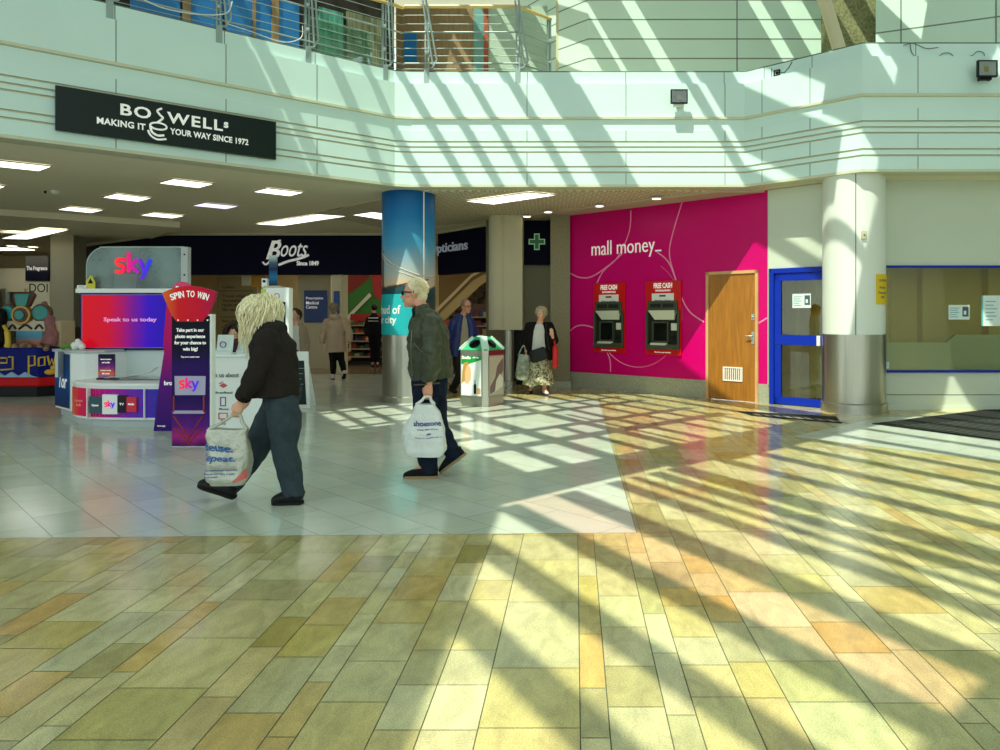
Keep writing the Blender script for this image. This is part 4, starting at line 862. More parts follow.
# ------------------------------------------------------------------ cash machines and wall lettering
r = thing('wall_lettering', 'thin white lettering on the magenta wall above the cash machines', 'lettering', PW.pt(1, 2.5))
u0, v0 = PW.hit(592, 250); u1, v1 = PW.hit(655, 246)
text('mall money', PW.pt, M_letter, r, h=.36, width=(u1-u0), u=(u0+u1)/2, v=(v0+v1)/2-.015, n=.003, bold=-.006, depth=.012)
for k in range(3): b = MB(); uu = PW.hit(655.6+k*2.1, 249)[0]; b.wbox(PW, uu, uu+.035, v1-.10, v1-.075, 0, .012); b.build('dot', M_letter, r)
M_atmred = mat('machine_red', (206, 14, 14), .3); M_atmgrey = mat('machine_grey', (70, 78, 62), .4, .3); M_atmdk = mat('machine_dark', (34, 38, 30), .4); M_atmlt = mat('machine_light', (206, 212, 194), .4)
def atm(xc, label):
    uc = PW.hit(xc, 316)[0]; zb = .72; w_ = .385; h_ = 1.33
    r = thing('cash_machine', label, 'cash machine', PW.pt(uc, zb), math.atan2(PW.u.y, PW.u.x), 'cash machines')
    f = Fr((0, 0, 0), (1, 0)); L = dict(local=True)
    b = MB(); b.wframe(f, -w_, w_, 0, h_, 0, .035, .06); b.wbox(f, -w_+.06, w_-.06, h_-.56, h_-.06, 0, .035); b.wbox(f, -w_+.06, w_-.06, .05, .12, 0, .035); b.build('red_surround', M_atmred, r, **L)
    b = MB(); z0, z1 = .1, .80; b.wframe(f, -w_+.03, w_-.02, z0, z1, .0, .075, .04); b.wbox(f, -w_+.07, w_-.07, z1-.01, z1+.17, .0, .07); b.wbox(f, -w_+.03, w_-.03, z0, z0+.09, 0, .085); b.build('bezel', M_atmgrey, r, bevel=.006, **L)
    b = MB(); b.wbox(f, -w_+.07, w_-.07, z0+.04, z1, -.0, .012); b.build('recess', M_atmdk, r, **L)
    b = MB(); b.add([f.pt(-w_+.10, z1, .02), f.pt(w_-.10, z1, .02), f.pt(w_-.10, z1, .10), f.pt(-w_+.10, z1, .10), f.pt(-w_+.2, z1-.16, .02), f.pt(w_-.14, z1-.16, .02), f.pt(w_-.14, z1-.17, .03), f.pt(-w_+.2, z1-.17, .03)], [(0, 1, 2, 3), (3, 2, 6, 7), (0, 3, 7, 4), (2, 1, 5, 6), (4, 7, 6, 5), (1, 0, 4, 5)]); b.build('visor', M_atmlt, r, **L)
    b = MB(); b.wbox(f, -w_+.13, 0-.02, z1+.05, z1+.12, .07, .074); b.wbox(f, .02, w_-.13, z1+.05, z1+.12, .07, .074); b.build('vent_slot', M_atmdk, r, **L)
    b = MB(); b.wframe(f, -.23, .13, z0+.12, z1-.2, .012, .055, .03); b.build('screen_frame', M_atmgrey, r, **L)
    b = MB(); b.wbox(f, -.2, .1, z0+.15, z1-.23, .02, .03); b.build('screen', mat('dark_screen', (16, 20, 18), .1), r, **L)
    b = MB(); b.wbox(f, .18, .34, z0+.34, z0+.47, .012, .05); b.build('card_slot', M_atmlt, r, bevel=.01, **L)
    b = MB(); b.wbox(f, .18, .36, z0+.16, z0+.25, .012, .045); b.build('receipt_slot', M_black, r, bevel=.01, **L)
    b = MB(); b.wbox(f, -.24, .10, z0+.075, z0+.115, .03, .095)
    for i in range(4):
        for j in range(3): b.wbox(f, -.2+i*.07, -.15+i*.07, z0+.08+j*.012, z0+.088+j*.012, .095, .1)
    b.build('keypad', M_atmlt, r, **L)
    b = MB(); b.wbox(f, -.24, .24, 1.0-.085, 1.0+.105, .035, .045); b.build('notice_plate', M_wht, r, bevel=.02, **L)
    b = MB(); b.wbox(f, -.07, .07, 1.045, 1.075, .045, .049); b.build('dark_label', mat('dark_red_label', (80, 20, 20), .5), r, **L)
    text('Withdraw cash here', f.pt, M_seam, r, h=.035, width=.36, v=.975, n=.046, bold=.02, local=True)
    text('FREE CASH', f.pt, M_letter, r, h=.095, width=.40, v=1.245, n=.036, bold=.03, local=True)
    text('WITHDRAWALS', f.pt, M_letter, r, h=.035, width=.33, v=1.155, n=.036, bold=.02, local=True)
    text('Service provider', f.pt, M_letter, r, h=.03, width=.36, v=.045, n=.036, bold=.02, local=True)
    return r
atm(610, 'red and grey cash machine nearer the stone pilaster')
u_ = atm(664, 'red and grey cash machine nearer the timber door')
b = MB(); uu = PW.hit(680.5, 316)[0]; b.wbox(PW, uu, uu+.03, PW.hit(680, 338)[1], PW.hit(680, 303)[1], 0, .03); b.build('side_strip', M_wht, u_)

# ------------------------------------------------------------------ notices on glass and column
M_paper = mat('notice_paper', (214, 228, 226), .5); M_ptxt = mat('notice_blue_text', (110, 160, 176), .5); M_pmap = mat('notice_map', (70, 84, 96), .5)
def notice(fr, x0, x1, y0, y1, label, n0, kind=0):
    u0, z0 = fr.hit(x0, y1, n0); u1, z1 = fr.hit(x1, y0, n0); w_, h_ = u1-u0, z1-z0
    r = thing('paper_notice', label, 'notice', fr.pt((u0+u1)/2, z0, n0), 0, 'paper notices on the glass')
    b = MB(); b.wbox(fr, u0, u1, z0, z1, n0, n0+.003); b.build('sheet', M_paper, r)
    pl_ = lambda u, v, n=0: fr.pt(u, v, n0+n)
    if kind == 0:
        b = MB()
        for i, k in enumerate((.5, .42, .48, .36, .45)): b.wbox(fr, u0+w_*.06, u0+w_*(.06+k*.9), z1-h_*(.22+.15*i)-h_*.02, z1-h_*(.22+.15*i)+h_*.03, n0+.003, n0+.0042)
        b.build('printed_lines', M_ptxt, r)
        b = MB(); b.wbox(fr, u0+w_*.66, u1-w_*.05, z0+h_*.2, z1-h_*.12, n0+.003, n0+.0042); b.build('printed_map', M_pmap, r)
        b = MB(); b.wbox(fr, u0+w_*.72, u1-w_*.16, z0+h_*.34, z0+h_*.6, n0+.0042, n0+.005); b.build('map_block', M_paper, r)
    else:
        b = MB()
        for i, k in enumerate((.7, .55, .8, .62, .74, .5)): b.wbox(fr, u0+w_*.2, u0+w_*(.2+k*.75), z1-h_*(.2+.12*i)-h_*.012, z1-h_*(.2+.12*i)+h_*.018, n0+.003, n0+.0042)
        b.build('printed_lines', M_ptxt, r)
        b = MB(); b.wbox(fr, u0, u0+w_*.08, z0, z1, n0+.003, n0+.0042); b.build('teal_edge', mat('notice_teal', (90, 180, 180), .5), r)
    return r
notice(GD, 792.5, 811, 293.5, 308, 'small printed paper notice on the blue glazed door', .008)
notice(WB, 948.5, 969.5, 305, 319.5, 'small printed paper notice with a map on the shop window', .002)
notice(WB, 981.5, 1001, 295.5, 326, 'large printed paper notice at the edge of the shop window', .002, 1)
notice(WB, 885.5, 889, 362, 368.5, 'tiny white sticker low in the corner of the shop window', .002, 1)
def wcm(u, v, n=0):
    a = math.atan2(-WC[1], -WC[0]) + u/wr; return V((WC[0]+(wr+n)*math.cos(a), WC[1]+(wr+n)*math.sin(a), v))
r = thing('warning_sign', 'yellow warning sign wrapped on the side of the white column', 'sign', wcm(.36, 1.5))
b = MB(); za, zb_ = EYE+(CY-304.5)*11.1/FPX, EYE+(CY-275)*11.1/FPX
for i in range(6):
    ua, ub = .33+i*.05, .33+(i+1)*.05; b.hexa([wcm(ua, za, .012), wcm(ub, za, .012), wcm(ub, za, .002), wcm(ua, za, .002), wcm(ua, zb_, .012), wcm(ub, zb_, .012), wcm(ub, zb_, .002), wcm(ua, zb_, .002)])
b.build('plate', mat('warning_yellow', (226, 190, 0), .4), r)
for s_, yy, w_ in (('CAUTION', 281, .2), ('Wet floor', 288, .16), ('Please take', 293, .19), ('care', 297.5, .09)): text(s_, wcm, M_seam, r, h=.035, width=w_, u=.46, v=EYE+(CY-yy)*11.1/FPX, n=.014, bold=.01, depth=.002)
r = thing('call_point', 'small cream wall switch on the white column', 'switch', wcm(.135, 2.5)); vv = EYE+(CY-236)*10.95/FPX
b = MB(); f_ = Fr(wcm(.135, vv), (1, .0)); b.bevbox(f_, -.035, .035, -.06, .06, -.02, .03, .006); b.build('box', M_cream, r); b = MB(); b.wbox(f_, -.02, .02, .065, .14, -.02, .02); b.build('sensor', M_paper, r); b = MB(); b.ball(f_.pt(0, 0, .03), .014, nu=8, nv=6); b.build('button', M_seam, r)

# ------------------------------------------------------------------ floor mats
def mat_patch(pts, label, nm='floor_mat', grid=False):
    q = [F(*p) for p in pts]; r = thing(nm, label, 'mat', sum(q, V())/len(q)); b = MB(); b.prism([(p.x, p.y) for p in q], 0.0, .008); b.build('base', mat('mat_black', (34, 36, 34), .8, var=.2, vscale=30), r)
    return r, q
r, q = mat_patch([(872, 424), (1004, 441), (1120, 441), (1050, 409), (985, 410)], 'black slatted entrance mat at the edge of the white tiles')
b = MB(); d_ = (q[1]-q[0]).normalized(); e_ = V((-d_.y, d_.x, 0))
for i in range(16): o = q[0]+d_*.05+e_*(.06+i*.12); b.prism([(p.x, p.y) for p in (o+d_*(.25+i*.03), o+d_*1.7, o+d_*1.7+e_*.02, o+d_*(.25+i*.03)+e_*.02)], .008, .012)
b.build('slat_edges', mat('mat_alu', (110, 116, 108), .4, .6), r)
r, q = mat_patch([(738, 411.5), (752, 416), (842, 423.5), (836, 417)], 'dark strip with pale marks on the floor before the timber door', 'floor_strip')  # flat dark strip, pale marks laid on top
r2 = r; b = MB(); d_ = (q[2]-q[1]).normalized(); e_ = (q[0]-q[1]).normalized()
for i in range(9): o = q[1]+d_*(.12+i*.15)+e_*.12; b.prism([(p.x, p.y) for p in (o, o+d_*.09, o+d_*.09+e_*.16, o+e_*.16)], .008, .011)
b.build('pale_marks', mat('pale_mark', (180, 184, 170), .3, .5), r)

# ------------------------------------------------------------------ litter bin
BC = V((P(481.5, 400, 12.0).x, 12.05, 0)); r = thing('litter_bin', 'square steel litter bin with a green pyramid hood and posters', 'litter bin', BC)
R0, hz_, A0 = .385, .875, math.radians(-74)
def sqp(R, z): return [V((R*math.cos(A0+math.pi/2*i), R*math.sin(A0+math.pi/2*i), z)) for i in range(4)]
def chp(R, z, c=.13):                               # square with cut corners
    q = sqp(R, z); out = []
    for i in range(4): out += [q[i].lerp(q[i-1], c), q[i].lerp(q[(i+1) % 4], c)]
    return out
def ring(b, p, q, mi=0):
    n = len(p)
    for i in range(n): b.quad(p[i], p[(i+1) % n], q[(i+1) % n], q[i], mi)
b = MB(); ring(b, chp(R0, .035), chp(R0, hz_)); b.add(chp(R0, .035), [tuple(range(7, -1, -1))]); b.add(chp(R0, hz_), [tuple(range(8))]); ring(b, chp(R0-.03, 0), chp(R0-.03, .04)); b.build('body', M_steel, r, local=True)
M_gr = mat('bin_green', (40, 168, 108), .35); M_grl = mat('bin_pale_green', (190, 220, 206), .35); M_redb = mat('bin_red', (120, 22, 34), .4)
p, q_ = sqp(R0*.98, hz_+.005), sqp(.15, 1.085); h = MB()
for i in range(4):
    a_, b2, c_, d_ = p[i], p[(i+1) % 4], q_[(i+1) % 4], q_[i]; M0, M1 = (a_+b2)/2, (c_+d_)/2
    ux_ = (b2-a_).normalized(); uy_ = (M1-M0).normalized(); W0, W1, Hh = (b2-a_).length/2, (c_-d_).length/2, (M1-M0).length; cy_ = .47*Hh; cen = M0+uy_*cy_
    n_ = 20; el, ou = [], []
    for k in range(n_):
        t_ = 2*math.pi*k/n_; dx, dy = math.cos(t_), math.sin(t_); el.append(cen+ux_*(.10*dx)+uy_*(.085*dy)); lo, hi = 0, 3.0
        for _ in range(30):
            m_ = (lo+hi)/2; x_, y_ = dx*m_, cy_+dy*m_
            if 0 <= y_ <= Hh and abs(x_) <= W0+(W1-W0)*y_/Hh: lo = m_
            else: hi = m_
        ou.append(cen+ux_*(dx*lo)+uy_*(dy*lo))
    for k in range(n_): h.quad(el[k], ou[k], ou[(k+1) % n_], el[(k+1) % n_])
    for c4 in (a_, b2, c_, d_):
        ks = sorted(range(n_), key=lambda k: (ou[k]-c4).length)[:2]; h.add([c4, ou[ks[0]], ou[ks[1]]], [(0, 1, 2)])
h.add(q_, [(0, 1, 2, 3)]); h.build('hood', M_gr, r, local=True)
for i in range(4):
    b = MB(); a_, b2 = V((p[i].x*.93, p[i].y*.93, p[i].z+.016)), q_[i]; n_ = V((a_.x, a_.y, .5)).normalized(); tx = V((-a_.y, a_.x, 0)).normalized(); w_ = .055
    b.hexa([a_-tx*w_-n_*.03, a_+tx*w_-n_*.03, b2+tx*w_-n_*.03, b2-tx*w_-n_*.03, a_-tx*w_+n_*.015, a_+tx*w_+n_*.015, b2+tx*w_+n_*.015, b2-tx*w_+n_*.015]); b.build('hood_rib', M_grl, r, local=True)
b = MB(); ring(b, sqp(R0-.07, hz_), sqp(.09, 1.03)); b.build('dark_lining', M_black, r, local=True)
M_poster = mat('poster_white', (226, 236, 230), .3); W_ = R0*math.sqrt(2)
def face_fr(i): q = sqp(R0, 0); a_, b2 = q[i], q[(i+1) % 4]; return Fr((a_.x, a_.y, 0), (b2-a_))
def loc(b, nm, m): return b.build(nm, m, r, local=True)
e0 = W_*.14
for idx, fi in enumerate((3, 0)):                   # the wide face towards the hall, then the narrow looking one
    fr_ = face_fr(fi); us = lambda u: e0+(u-.025)*((W_-2*e0)/.32)
    b = MB(); b.wbox(fr_, us(.025), us(.345), .17, .80, 0, .008); loc(b, 'poster', M_poster if idx == 0 else mat('poster_grey', (186, 178, 158), .3))
    b = MB(); b.wframe(fr_, us(.025)-.012, us(.345)+.012, (.155), .805, 0, .012, .014); loc(b, 'poster_frame', M_steel)
    b = MB(); b.wbox(fr_, e0*.93, W_-e0*.93, hz_-.07, hz_, 0, .006); loc(b, 'top_band', M_redb if idx == 1 else M_steel)
    pr_ = lambda pts, n0, n1, nm, m: (lambda bb: (bb.wprism(fr_, [(us(a), v) for a, v in pts], n0, n1), loc(bb, nm, m)))(MB())
    if idx == 0:
        pr_([(.03, .66), (.12, .655), (.345, .735), (.345, .795), (.03, .795)], .008, .010, 'poster_green', mat('poster_leaf', (20, 150, 60), .3))
        pr_([(.06, .50), (.08, .62), (.12, .66), (.17, .62), (.185, .52), (.175, .42), (.12, .34), (.07, .40)], .010, .0115, 'poster_face', mat('poster_skin', (222, 176, 130), .4))
        pr_([(.045, .56), (.07, .68), (.12, .70), (.155, .67), (.11, .63), (.085, .54), (.085, .40), (.035, .36)], .0115, .0125, 'poster_hair', mat('poster_blond', (186, 140, 66), .5))
        pr_([(.225, .20), (.265, .20), (.265, .34), (.25, .36), (.25, .42), (.24, .42), (.24, .36), (.225, .34)], .010, .0115, 'poster_bottle', M_black)
        pr_([(.275, .20), (.33, .20), (.33, .29), (.275, .29)], .010, .0115, 'poster_box', mat('poster_tan', (206, 150, 90), .5))
        text('Smile', fr_.pt, M_letter, r, h=.05, width=.17, u=us(.11), v=.765, n=.0115, bold=.03, local=True); text('all day', fr_.pt, M_letter, r, h=.03, width=.12, u=us(.26), v=.765, n=.0115, bold=.02, local=True)
    else:
        pr_([(.04, .3), (.16, .45), (.2, .62), (.33, .75), (.34, .55), (.24, .42), (.2, .25), (.05, .2)], .008, .0095, 'poster_shape', mat('poster_mauve', (120, 96, 96), .4))
        pr_([(.15, .22), (.33, .3), (.34, .42), (.26, .5), (.18, .4)], .0095, .011, 'poster_shape', mat('poster_pale', (220, 212, 196), .4))
# ------------------------------------------------------------------ broadband kiosk
M_kgrey = mat('kiosk_grey', (186, 194, 196), .4); M_kwhite = mat('kiosk_white', (242, 246, 246), .35); M_kblue = mat('kiosk_blue', (18, 60, 120), .35)
M_screen = grad_mat('screen_gradient', [(0, (206, 8, 24)), (.28, (200, 6, 46)), (.42, (168, 6, 96)), (.55, (112, 10, 146)), (.7, (54, 10, 186)), (1, (22, 16, 160))], 0, .25, .95)
M_kpanel = grad_mat('kiosk_print', [(0, (255, 110, 60)), (.15, (236, 40, 80)), (.4, (196, 30, 140)), (.62, (120, 50, 190)), (.85, (40, 60, 190)), (1, (30, 50, 180))], 0, .3, .0, .12, 3)
KY = 10.9
kc = thing('promotion_kiosk', 'white broadband promotion kiosk with a glowing red to blue screen', 'kiosk', (-6.4, 10.4, 0))
plan = [(-7.5, 10.9), (-6.62, 9.96), (-6.45, 9.78), (-6.2, 9.64), (-5.95, 9.57), (-5.3, 9.53), (-4.95, 9.58), (-4.95, 11.0), (-7.45, 11.15)]
inn = [(-7.42, 10.9), (-6.58, 9.98), (-6.43, 9.85), (-6.19, 9.71), (-5.94, 9.64), (-5.3, 9.6), (-5.0, 9.64), (-5.0, 10.9), (-7.38, 11.05)]
b = MB(); b.prism(inn, 0, .10); b.build('plinth', M_kgrey, kc)
b = MB(); b.prism(plan[1:8]+[(-6.62, 11.0)], .10, .52); b.build('low_body', M_kwhite, kc)
b = MB(); b.prism([(p[0]*1.0, p[1]-.02) for p in plan[1:8]]+[(-6.62, 11.0)], .52, .56); b.build('low_top', M_kwhite, kc, bevel=.008)
# curved printed front
b = MB(); pts = plan[1:7]
cv = [V((p[0], p[1], 0)) for p in pts]; cq = catmull(cv, 5)
for i in range(len(cq)-1):
    p, q = cq[i], cq[i+1]; n = V((q.y-p.y, p.x-q.x, 0)).normalized()*.012
    b.quad(p+n+V((0, 0, .13)), q+n+V((0, 0, .13)), q+n+V((0, 0, .49)), p+n+V((0, 0, .49)))
b.build('printed_front', M_kpanel, kc)
KFr = Fr((-5.95, 9.54, 0), V((.65, -.04, 0)))
b = MB()
for x in (87.5, 144.5): uu = KFr.hit(x, 405)[0]; b.wbox(KFr, uu-.006, uu+.006, .12, .5, -.05, .012)
b.build('panel_joint_strip', M_kwhite, kc)
def kcard(x0, x1, y0, y1, m, nm, n=.01):
    u0, z0 = KFr.hit(x0, y1); u1, z1 = KFr.hit(x1, y0); b = MB(); b.wbox(KFr, u0, u1, z0, z1, -.02 if n < .02 else .0, n); b.build(nm, m, kc); return u0, u1, z0, z1
kcard(90, 102.5, 396.5, 413, mat('card_teal', (14, 70, 84), .35), 'printed_card', .012); kcard(118, 127, 395.5, 412.5, mat('card_black', (22, 22, 30), .35), 'printed_card', .013); kcard(127, 137, 397, 412, mat('card_red', (214, 24, 60), .35), 'printed_card', .012)
kcard(103, 118, 394.5, 414, M_kwhite, 'printed_card', .016)
def sky_logo(place, uc, vc, h, parent, depth=.01, n=.01, emit=.7):
    """the three rounded letters s k y in red to blue"""
    nm = 'logo_gradient'
    m = MATS.get(nm) or grad_mat(nm, [(0, (255, 70, 40)), (.3, (250, 30, 90)), (.55, (200, 30, 170)), (.75, (90, 40, 220)), (1, (30, 70, 240))], 0, .3, 1.0)
    b = MB(); r = h*.085
    def ln(pts, closed=False):
        q = catmull([V((p[0], p[1], 0)) for p in pts], 6) if len(pts) > 2 else [V((p[0], p[1], 0)) for p in pts]
        b.tube([place(uc+p.x*h, vc+p.y*h, n) for p in q], r, n=8)
    ln([(-.36, .26), (-.5, .31), (-.68, .30), (-.76, .17), (-.66, .05), (-.5, .0), (-.42, -.12), (-.5, -.25), (-.66, -.28), (-.8, -.24)])
    ln([(-.20, .62), (-.20, -.29)]); ln([(.18, .30), (-.13, .02)]); ln([(-.13, .02), (.24, -.29)])
    ln([(.30, .31), (.52, -.22)]); ln([(.80, .31), (.56, -.26), (.47, -.46), (.36, -.55)])
    return b.build('logo', m, parent)
sky_logo(KFr.pt, KFr.hit(110.5, 405)[0], KFr.hit(110.5, 404.5)[1], .08, kc, n=.022)
text('Game', KFr.pt, M_letter, kc, h=.03, width=.09, u=KFr.hit(96, 405)[0], v=KFr.hit(96, 405)[1], n=.016, bold=.02); text('Mobile', KFr.pt, M_letter, kc, h=.025, width=.08, u=KFr.hit(132, 405)[0], v=KFr.hit(132, 404)[1], n=.016, bold=.02)
text('TV', KFr.pt, M_letter, kc, h=.03, width=.06, u=KFr.hit(122.5, 405)[0], v=KFr.hit(122, 404)[1], n=.016, bold=.02)
LFk = Fr((-6.62, 9.93, 0), V((.17, -.15, 0))); text('Home\nhub', KFr.pt, mat('pale_red_letter', (240, 140, 120), .4), kc, h=.09, width=.10, u=KFr.hit(82, 402)[0], v=KFr.hit(82, 402)[1], n=.06, bold=.02)
# tall counter at the outer end
tcp = [(-7.5, 10.9), (-6.96, 10.43), (-6.72, 10.36), (-6.52, 10.5), (-6.45, 11.05), (-7.45, 11.15)]
b = MB(); b.prism(tcp, .1, .90); b.build('tall_body', M_kwhite, kc); b = MB(); b.prism([(p[0]-.03*(i in (0, 5)), p[1]-.03*(i in (0, 1, 2, 3))) for i, p in enumerate(tcp)], .90, .94); b.build('tall_top', M_kgrey, kc, bevel=.008)
TF = Fr((-7.5, 10.9, 0), V((.54, -.47, 0))); b = MB(); b.wbox(TF, .02, .66, .13, .88, 0, .012); b.build('side_print', grad_mat('side_blue', [(0, (16, 40, 96)), (.5, (20, 80, 150)), (1, (30, 60, 110))], 2, .35), kc)
text('Tor', TF.pt, M_letter, kc, h=.20, width=.36, u=.40, v=.50, n=.014, shear=.3, bold=.01)
b = MB(); u0 = P(70, 370, 10.75).x; b.box(P(67, 370, 10.75).x, P(70, 370, 10.75).x, 10.5, 10.75, .56, .92); b.build('corner_strip', M_kgrey, kc)
KB = front(KY)
b = MB(); u0, z0 = KB.hit(72, 384); u1, z1 = KB.hit(170, 350); b.wbox(KB, u0, u1, .52, z1+.03, -.25, 0); b.build('back_panel', mat('kiosk_back', (214, 228, 228), .4), kc)
b = MB(); u0, z0 = KB.hit(83, 350); u1, z1 = KB.hit(180, 293); b.wbox(KB, u0, u1, z0, z1, -.22, .06); b.build('screen_case', mat('screen_case', (24, 22, 70), .35), kc)
b = MB(); b.wframe(KB, u0+.02, u1-.02, z0+.03, z1-.02, .06, .066, .012); b.build('screen_rim', mat('screen_rim', (120, 100, 190), .35), kc)
b = MB(); b.wbox(KB, u0+.032, u1-.032, z0+.042, z1-.032, .055, .065); b.build('screen', M_screen, kc)
text('Speak to us today', KB.pt, mat('screen_pink_letter', (226, 150, 210), .4, emit=.5), kc, h=.075, width=.76, u=KB.hit(133, 320)[0], v=KB.hit(133, 320)[1], n=.067, bold=.02)
b = MB(); b.wbox(KB, KB.hit(80, 290)[0], KB.hit(178, 290)[0], z1, z1+.06, -.25, .10); b.build('ledge', M_kwhite, kc)
# clear header with logo
zt = KB.hit(100, 247)[1]; zb2 = z1+.06; ul, ur = KB.hit(86, 260)[0], KB.hit(183, 260)[0]
poly = [(ul, zb2), (ur, zb2), (ur, zt), (ul+.28, zt)]+[(ul+.28-.28*math.sin(a_), zt-.28+.28*math.cos(a_)) for a_ in [math.pi/12*i for i in range(1, 7)]]
b = MB(); b.wprism(KB, poly, -.02, -.006); b.build('clear_header', mat('smoky_acrylic', (126, 150, 148), .12, alpha=.55, var=.6, vscale=1.5), kc)
b = MB(); b.tube([KB.pt(p[0], p[1], -.013) for p in catmull([V((q_[0], q_[1], 0)) for q_ in [(ul, zb2), (ul, zt-.3)]+poly[-1:3:-1]+[(ul+.3, zt), (ur, zt)]], 2)], .010, n=6); b.build('header_edge', mat('edge_pale', (170, 190, 184), .3), kc)
b = MB(); b.wbox(KB, ur-.02, ur+.075, zb2, zt+.0, -.08, .02); b.build('header_post', M_kgrey, kc)
b = MB(); b.ball(KB.pt(ur+.03, zt-.11, .02), .014, nu=8, nv=6); b.ball(KB.pt(ur+.03, zb2+.2, .02), .014, nu=8, nv=6); b.build('post_screw', M_black, kc)
sky_logo(KB.pt, KB.hit(133, 263)[0], KB.hit(133, 266)[1], .315, kc, n=.0)
# things on and behind the kiosk
r = thing('leaflet_stand', 'black and purple leaflet holder standing on the low kiosk counter', 'leaflet stand', P(106, 383, 10.2))
PFk = Fr((P(106, 380, 10.15).x, 10.15, 0), (1, -.06)); b = MB(); zb3 = .56; b.wbox(PFk, -.11, .11, zb3, .56+.34, -.03, 0); b.build('card', grad_mat('leaflet_print', [(0, (70, 110, 220)), (.25, (230, 110, 60)), (.5, (120, 40, 130)), (.75, (40, 24, 80)), (1, (14, 14, 30))], 2, .35, 0, .3, 2), r)
b = MB(); b.wbox(PFk, -.115, .115, zb3, zb3+.02, -.10, .03); b.build('foot', M_black, r)
for s_, vv in (('Superfast broadband', .83), ('and mobile', .79), ('Switch today', .68), ('Ask us how', .64)): text(s_, PFk.pt, M_letter, r, h=.022, width=.15 if len(s_) > 11 else .11, v=vv, n=.002, bold=.02)
for i, (x, y0, lab) in enumerate(((119, 382, 'fanned white leaflets on the low kiosk counter, flattest pile'), (141, 381, 'stack of white leaflets with a curled top sheet on the kiosk counter'), (160, 382, 'loose white leaflet near the end of the kiosk counter'))):
    c = P(x, y0, 10.1); r = thing('leaflet_stack', lab, 'leaflets', (c.x, c.y, .56), 0, 'leaflets on the kiosk counter')
    for k in range((3, 5, 1)[i]):
        b = MB(); a_ = .15*k-.2; w_ = .2; pts_ = []
        for s in range(7):
            t_ = s/6; pts_.append((t_*.34-.17, .004+k*.016+(.11*t_**3 if (i == 1 and k >= 3) else .02*t_)))
        M_ = Matrix.Translation(V((c.x+.01*k, c.y, .56))) @ Matrix.Rotation(a_, 4, 'Z')
        for s in range(6): b.quad(M_ @ V((pts_[s][0], -w_/2, pts_[s][1])), M_ @ V((pts_[s+1][0], -w_/2, pts_[s+1][1])), M_ @ V((pts_[s+1][0], w_/2, pts_[s+1][1])), M_ @ V((pts_[s][0], w_/2, pts_[s][1])))
        b.build('sheet', M_kwhite, r)
r = thing('warning_card', 'small yellow warning card standing on the kiosk ledge', 'warning card', P(90, 285, 10.8)); f_ = Fr((P(90.5, 285, 10.83).x, 10.83, 0), (1, 0)); zl = zb2
b = MB(); b.wprism(f_, [(-.065, zl), (.065, zl), (.065, zl+.10), (0.01, zl+.19), (-.01, zl+.19), (-.065, zl+.10)], -.01, .0); b.build('card', mat('card_yellow', (216, 206, 40), .5), r); b = MB(); b.wprism(f_, [(-.04, zl+.075), (.04, zl+.075), (0, zl+.15)], 0, .002); b.build('triangle', M_black, r)
r = thing('router_box', 'small white box at the end of the kiosk ledge', 'box', P(85, 291, 10.82)); f_ = Fr((P(85.5, 285, 10.9).x, 10.9, 0), (1, 0)); b = MB(); b.wbox(f_, -.07, .07, zl-.0, zl+.05, -.05, .09); b.build('case', M_kwhite, r, bevel=.01); b = MB(); b.wbox(f_, -.04, .04, zl+.02, zl+.028, .09, .092); b.build('light_slot', M_seam, r)
for x, rr_, lab in ((99.5, .14, 'pink paper disc half hidden behind the smoky kiosk header'),):
    r = thing('paper_disc', lab, 'disc', P(x, 287, 11.0)); f_ = Fr((P(x, 285, 11.0).x, 11.0, 0), (1, 0)); b = MB(); b.wprism(f_, [(rr_*math.cos(a_), zl-.06+.10+rr_*.55*math.sin(a_)) for a_ in [i*math.pi/10 for i in range(20)]], -.02, 0); b.build('disc', mat('disc_pink', (196, 40, 110), .5), r)
r = thing('display_card', 'large pale card leaning behind the smoky kiosk header', 'card', P(125, 285, 11.03)); f_ = Fr((P(125, 285, 11.03).x, 11.03, 0), (1, 0)); b = MB(); b.wprism(f_, [(-.17, zl), (.15, zl), (.17, zl+.22), (-.15, zl+.24)], -.02, 0); b.build('sheet', M_paper, r)
r = thing('display_card', 'small blue white card beside the kiosk header post', 'card', P(178, 285, 10.95)); f_ = Fr((P(178, 285, 10.92).x, 10.92, 0), (1, 0)); b = MB(); b.wbox(f_, -.055, .055, zl, zl+.17, -.01, 0); b.build('sheet', mat('card_pale_blue', (176, 200, 210), .4), r); b = MB(); b.wbox(f_, -.03, .03, zl+.05, zl+.10, 0, .002); b.build('print', M_ptxt, r)
r = thing('plush_toy', 'small white and green soft bundle on the tall end of the kiosk', 'soft toy', P(74, 350, 10.7)); cc = V((P(75, 350, 10.7).x, 10.7, .94)); b = MB()
for dx, dz, rr_ in ((0, .05, .06), (.06, .08, .05), (.10, .04, .05), (.04, .12, .035)): b.ball(cc+V((dx, 0, dz)), (rr_, rr_*.9, rr_), nu=10, nv=8)
b.build('body', M_kwhite, r, smooth=True); b = MB(); b.tube(catmull([cc+V((-.02, -.02, .03)), cc+V((-.1, -.02, .05)), cc+V((-.2, 0, .02))], 4), [.03]*8+[.01], n=8); b.build('tail', mat('leaf_green', (90, 150, 40), .6), r, smooth=True)

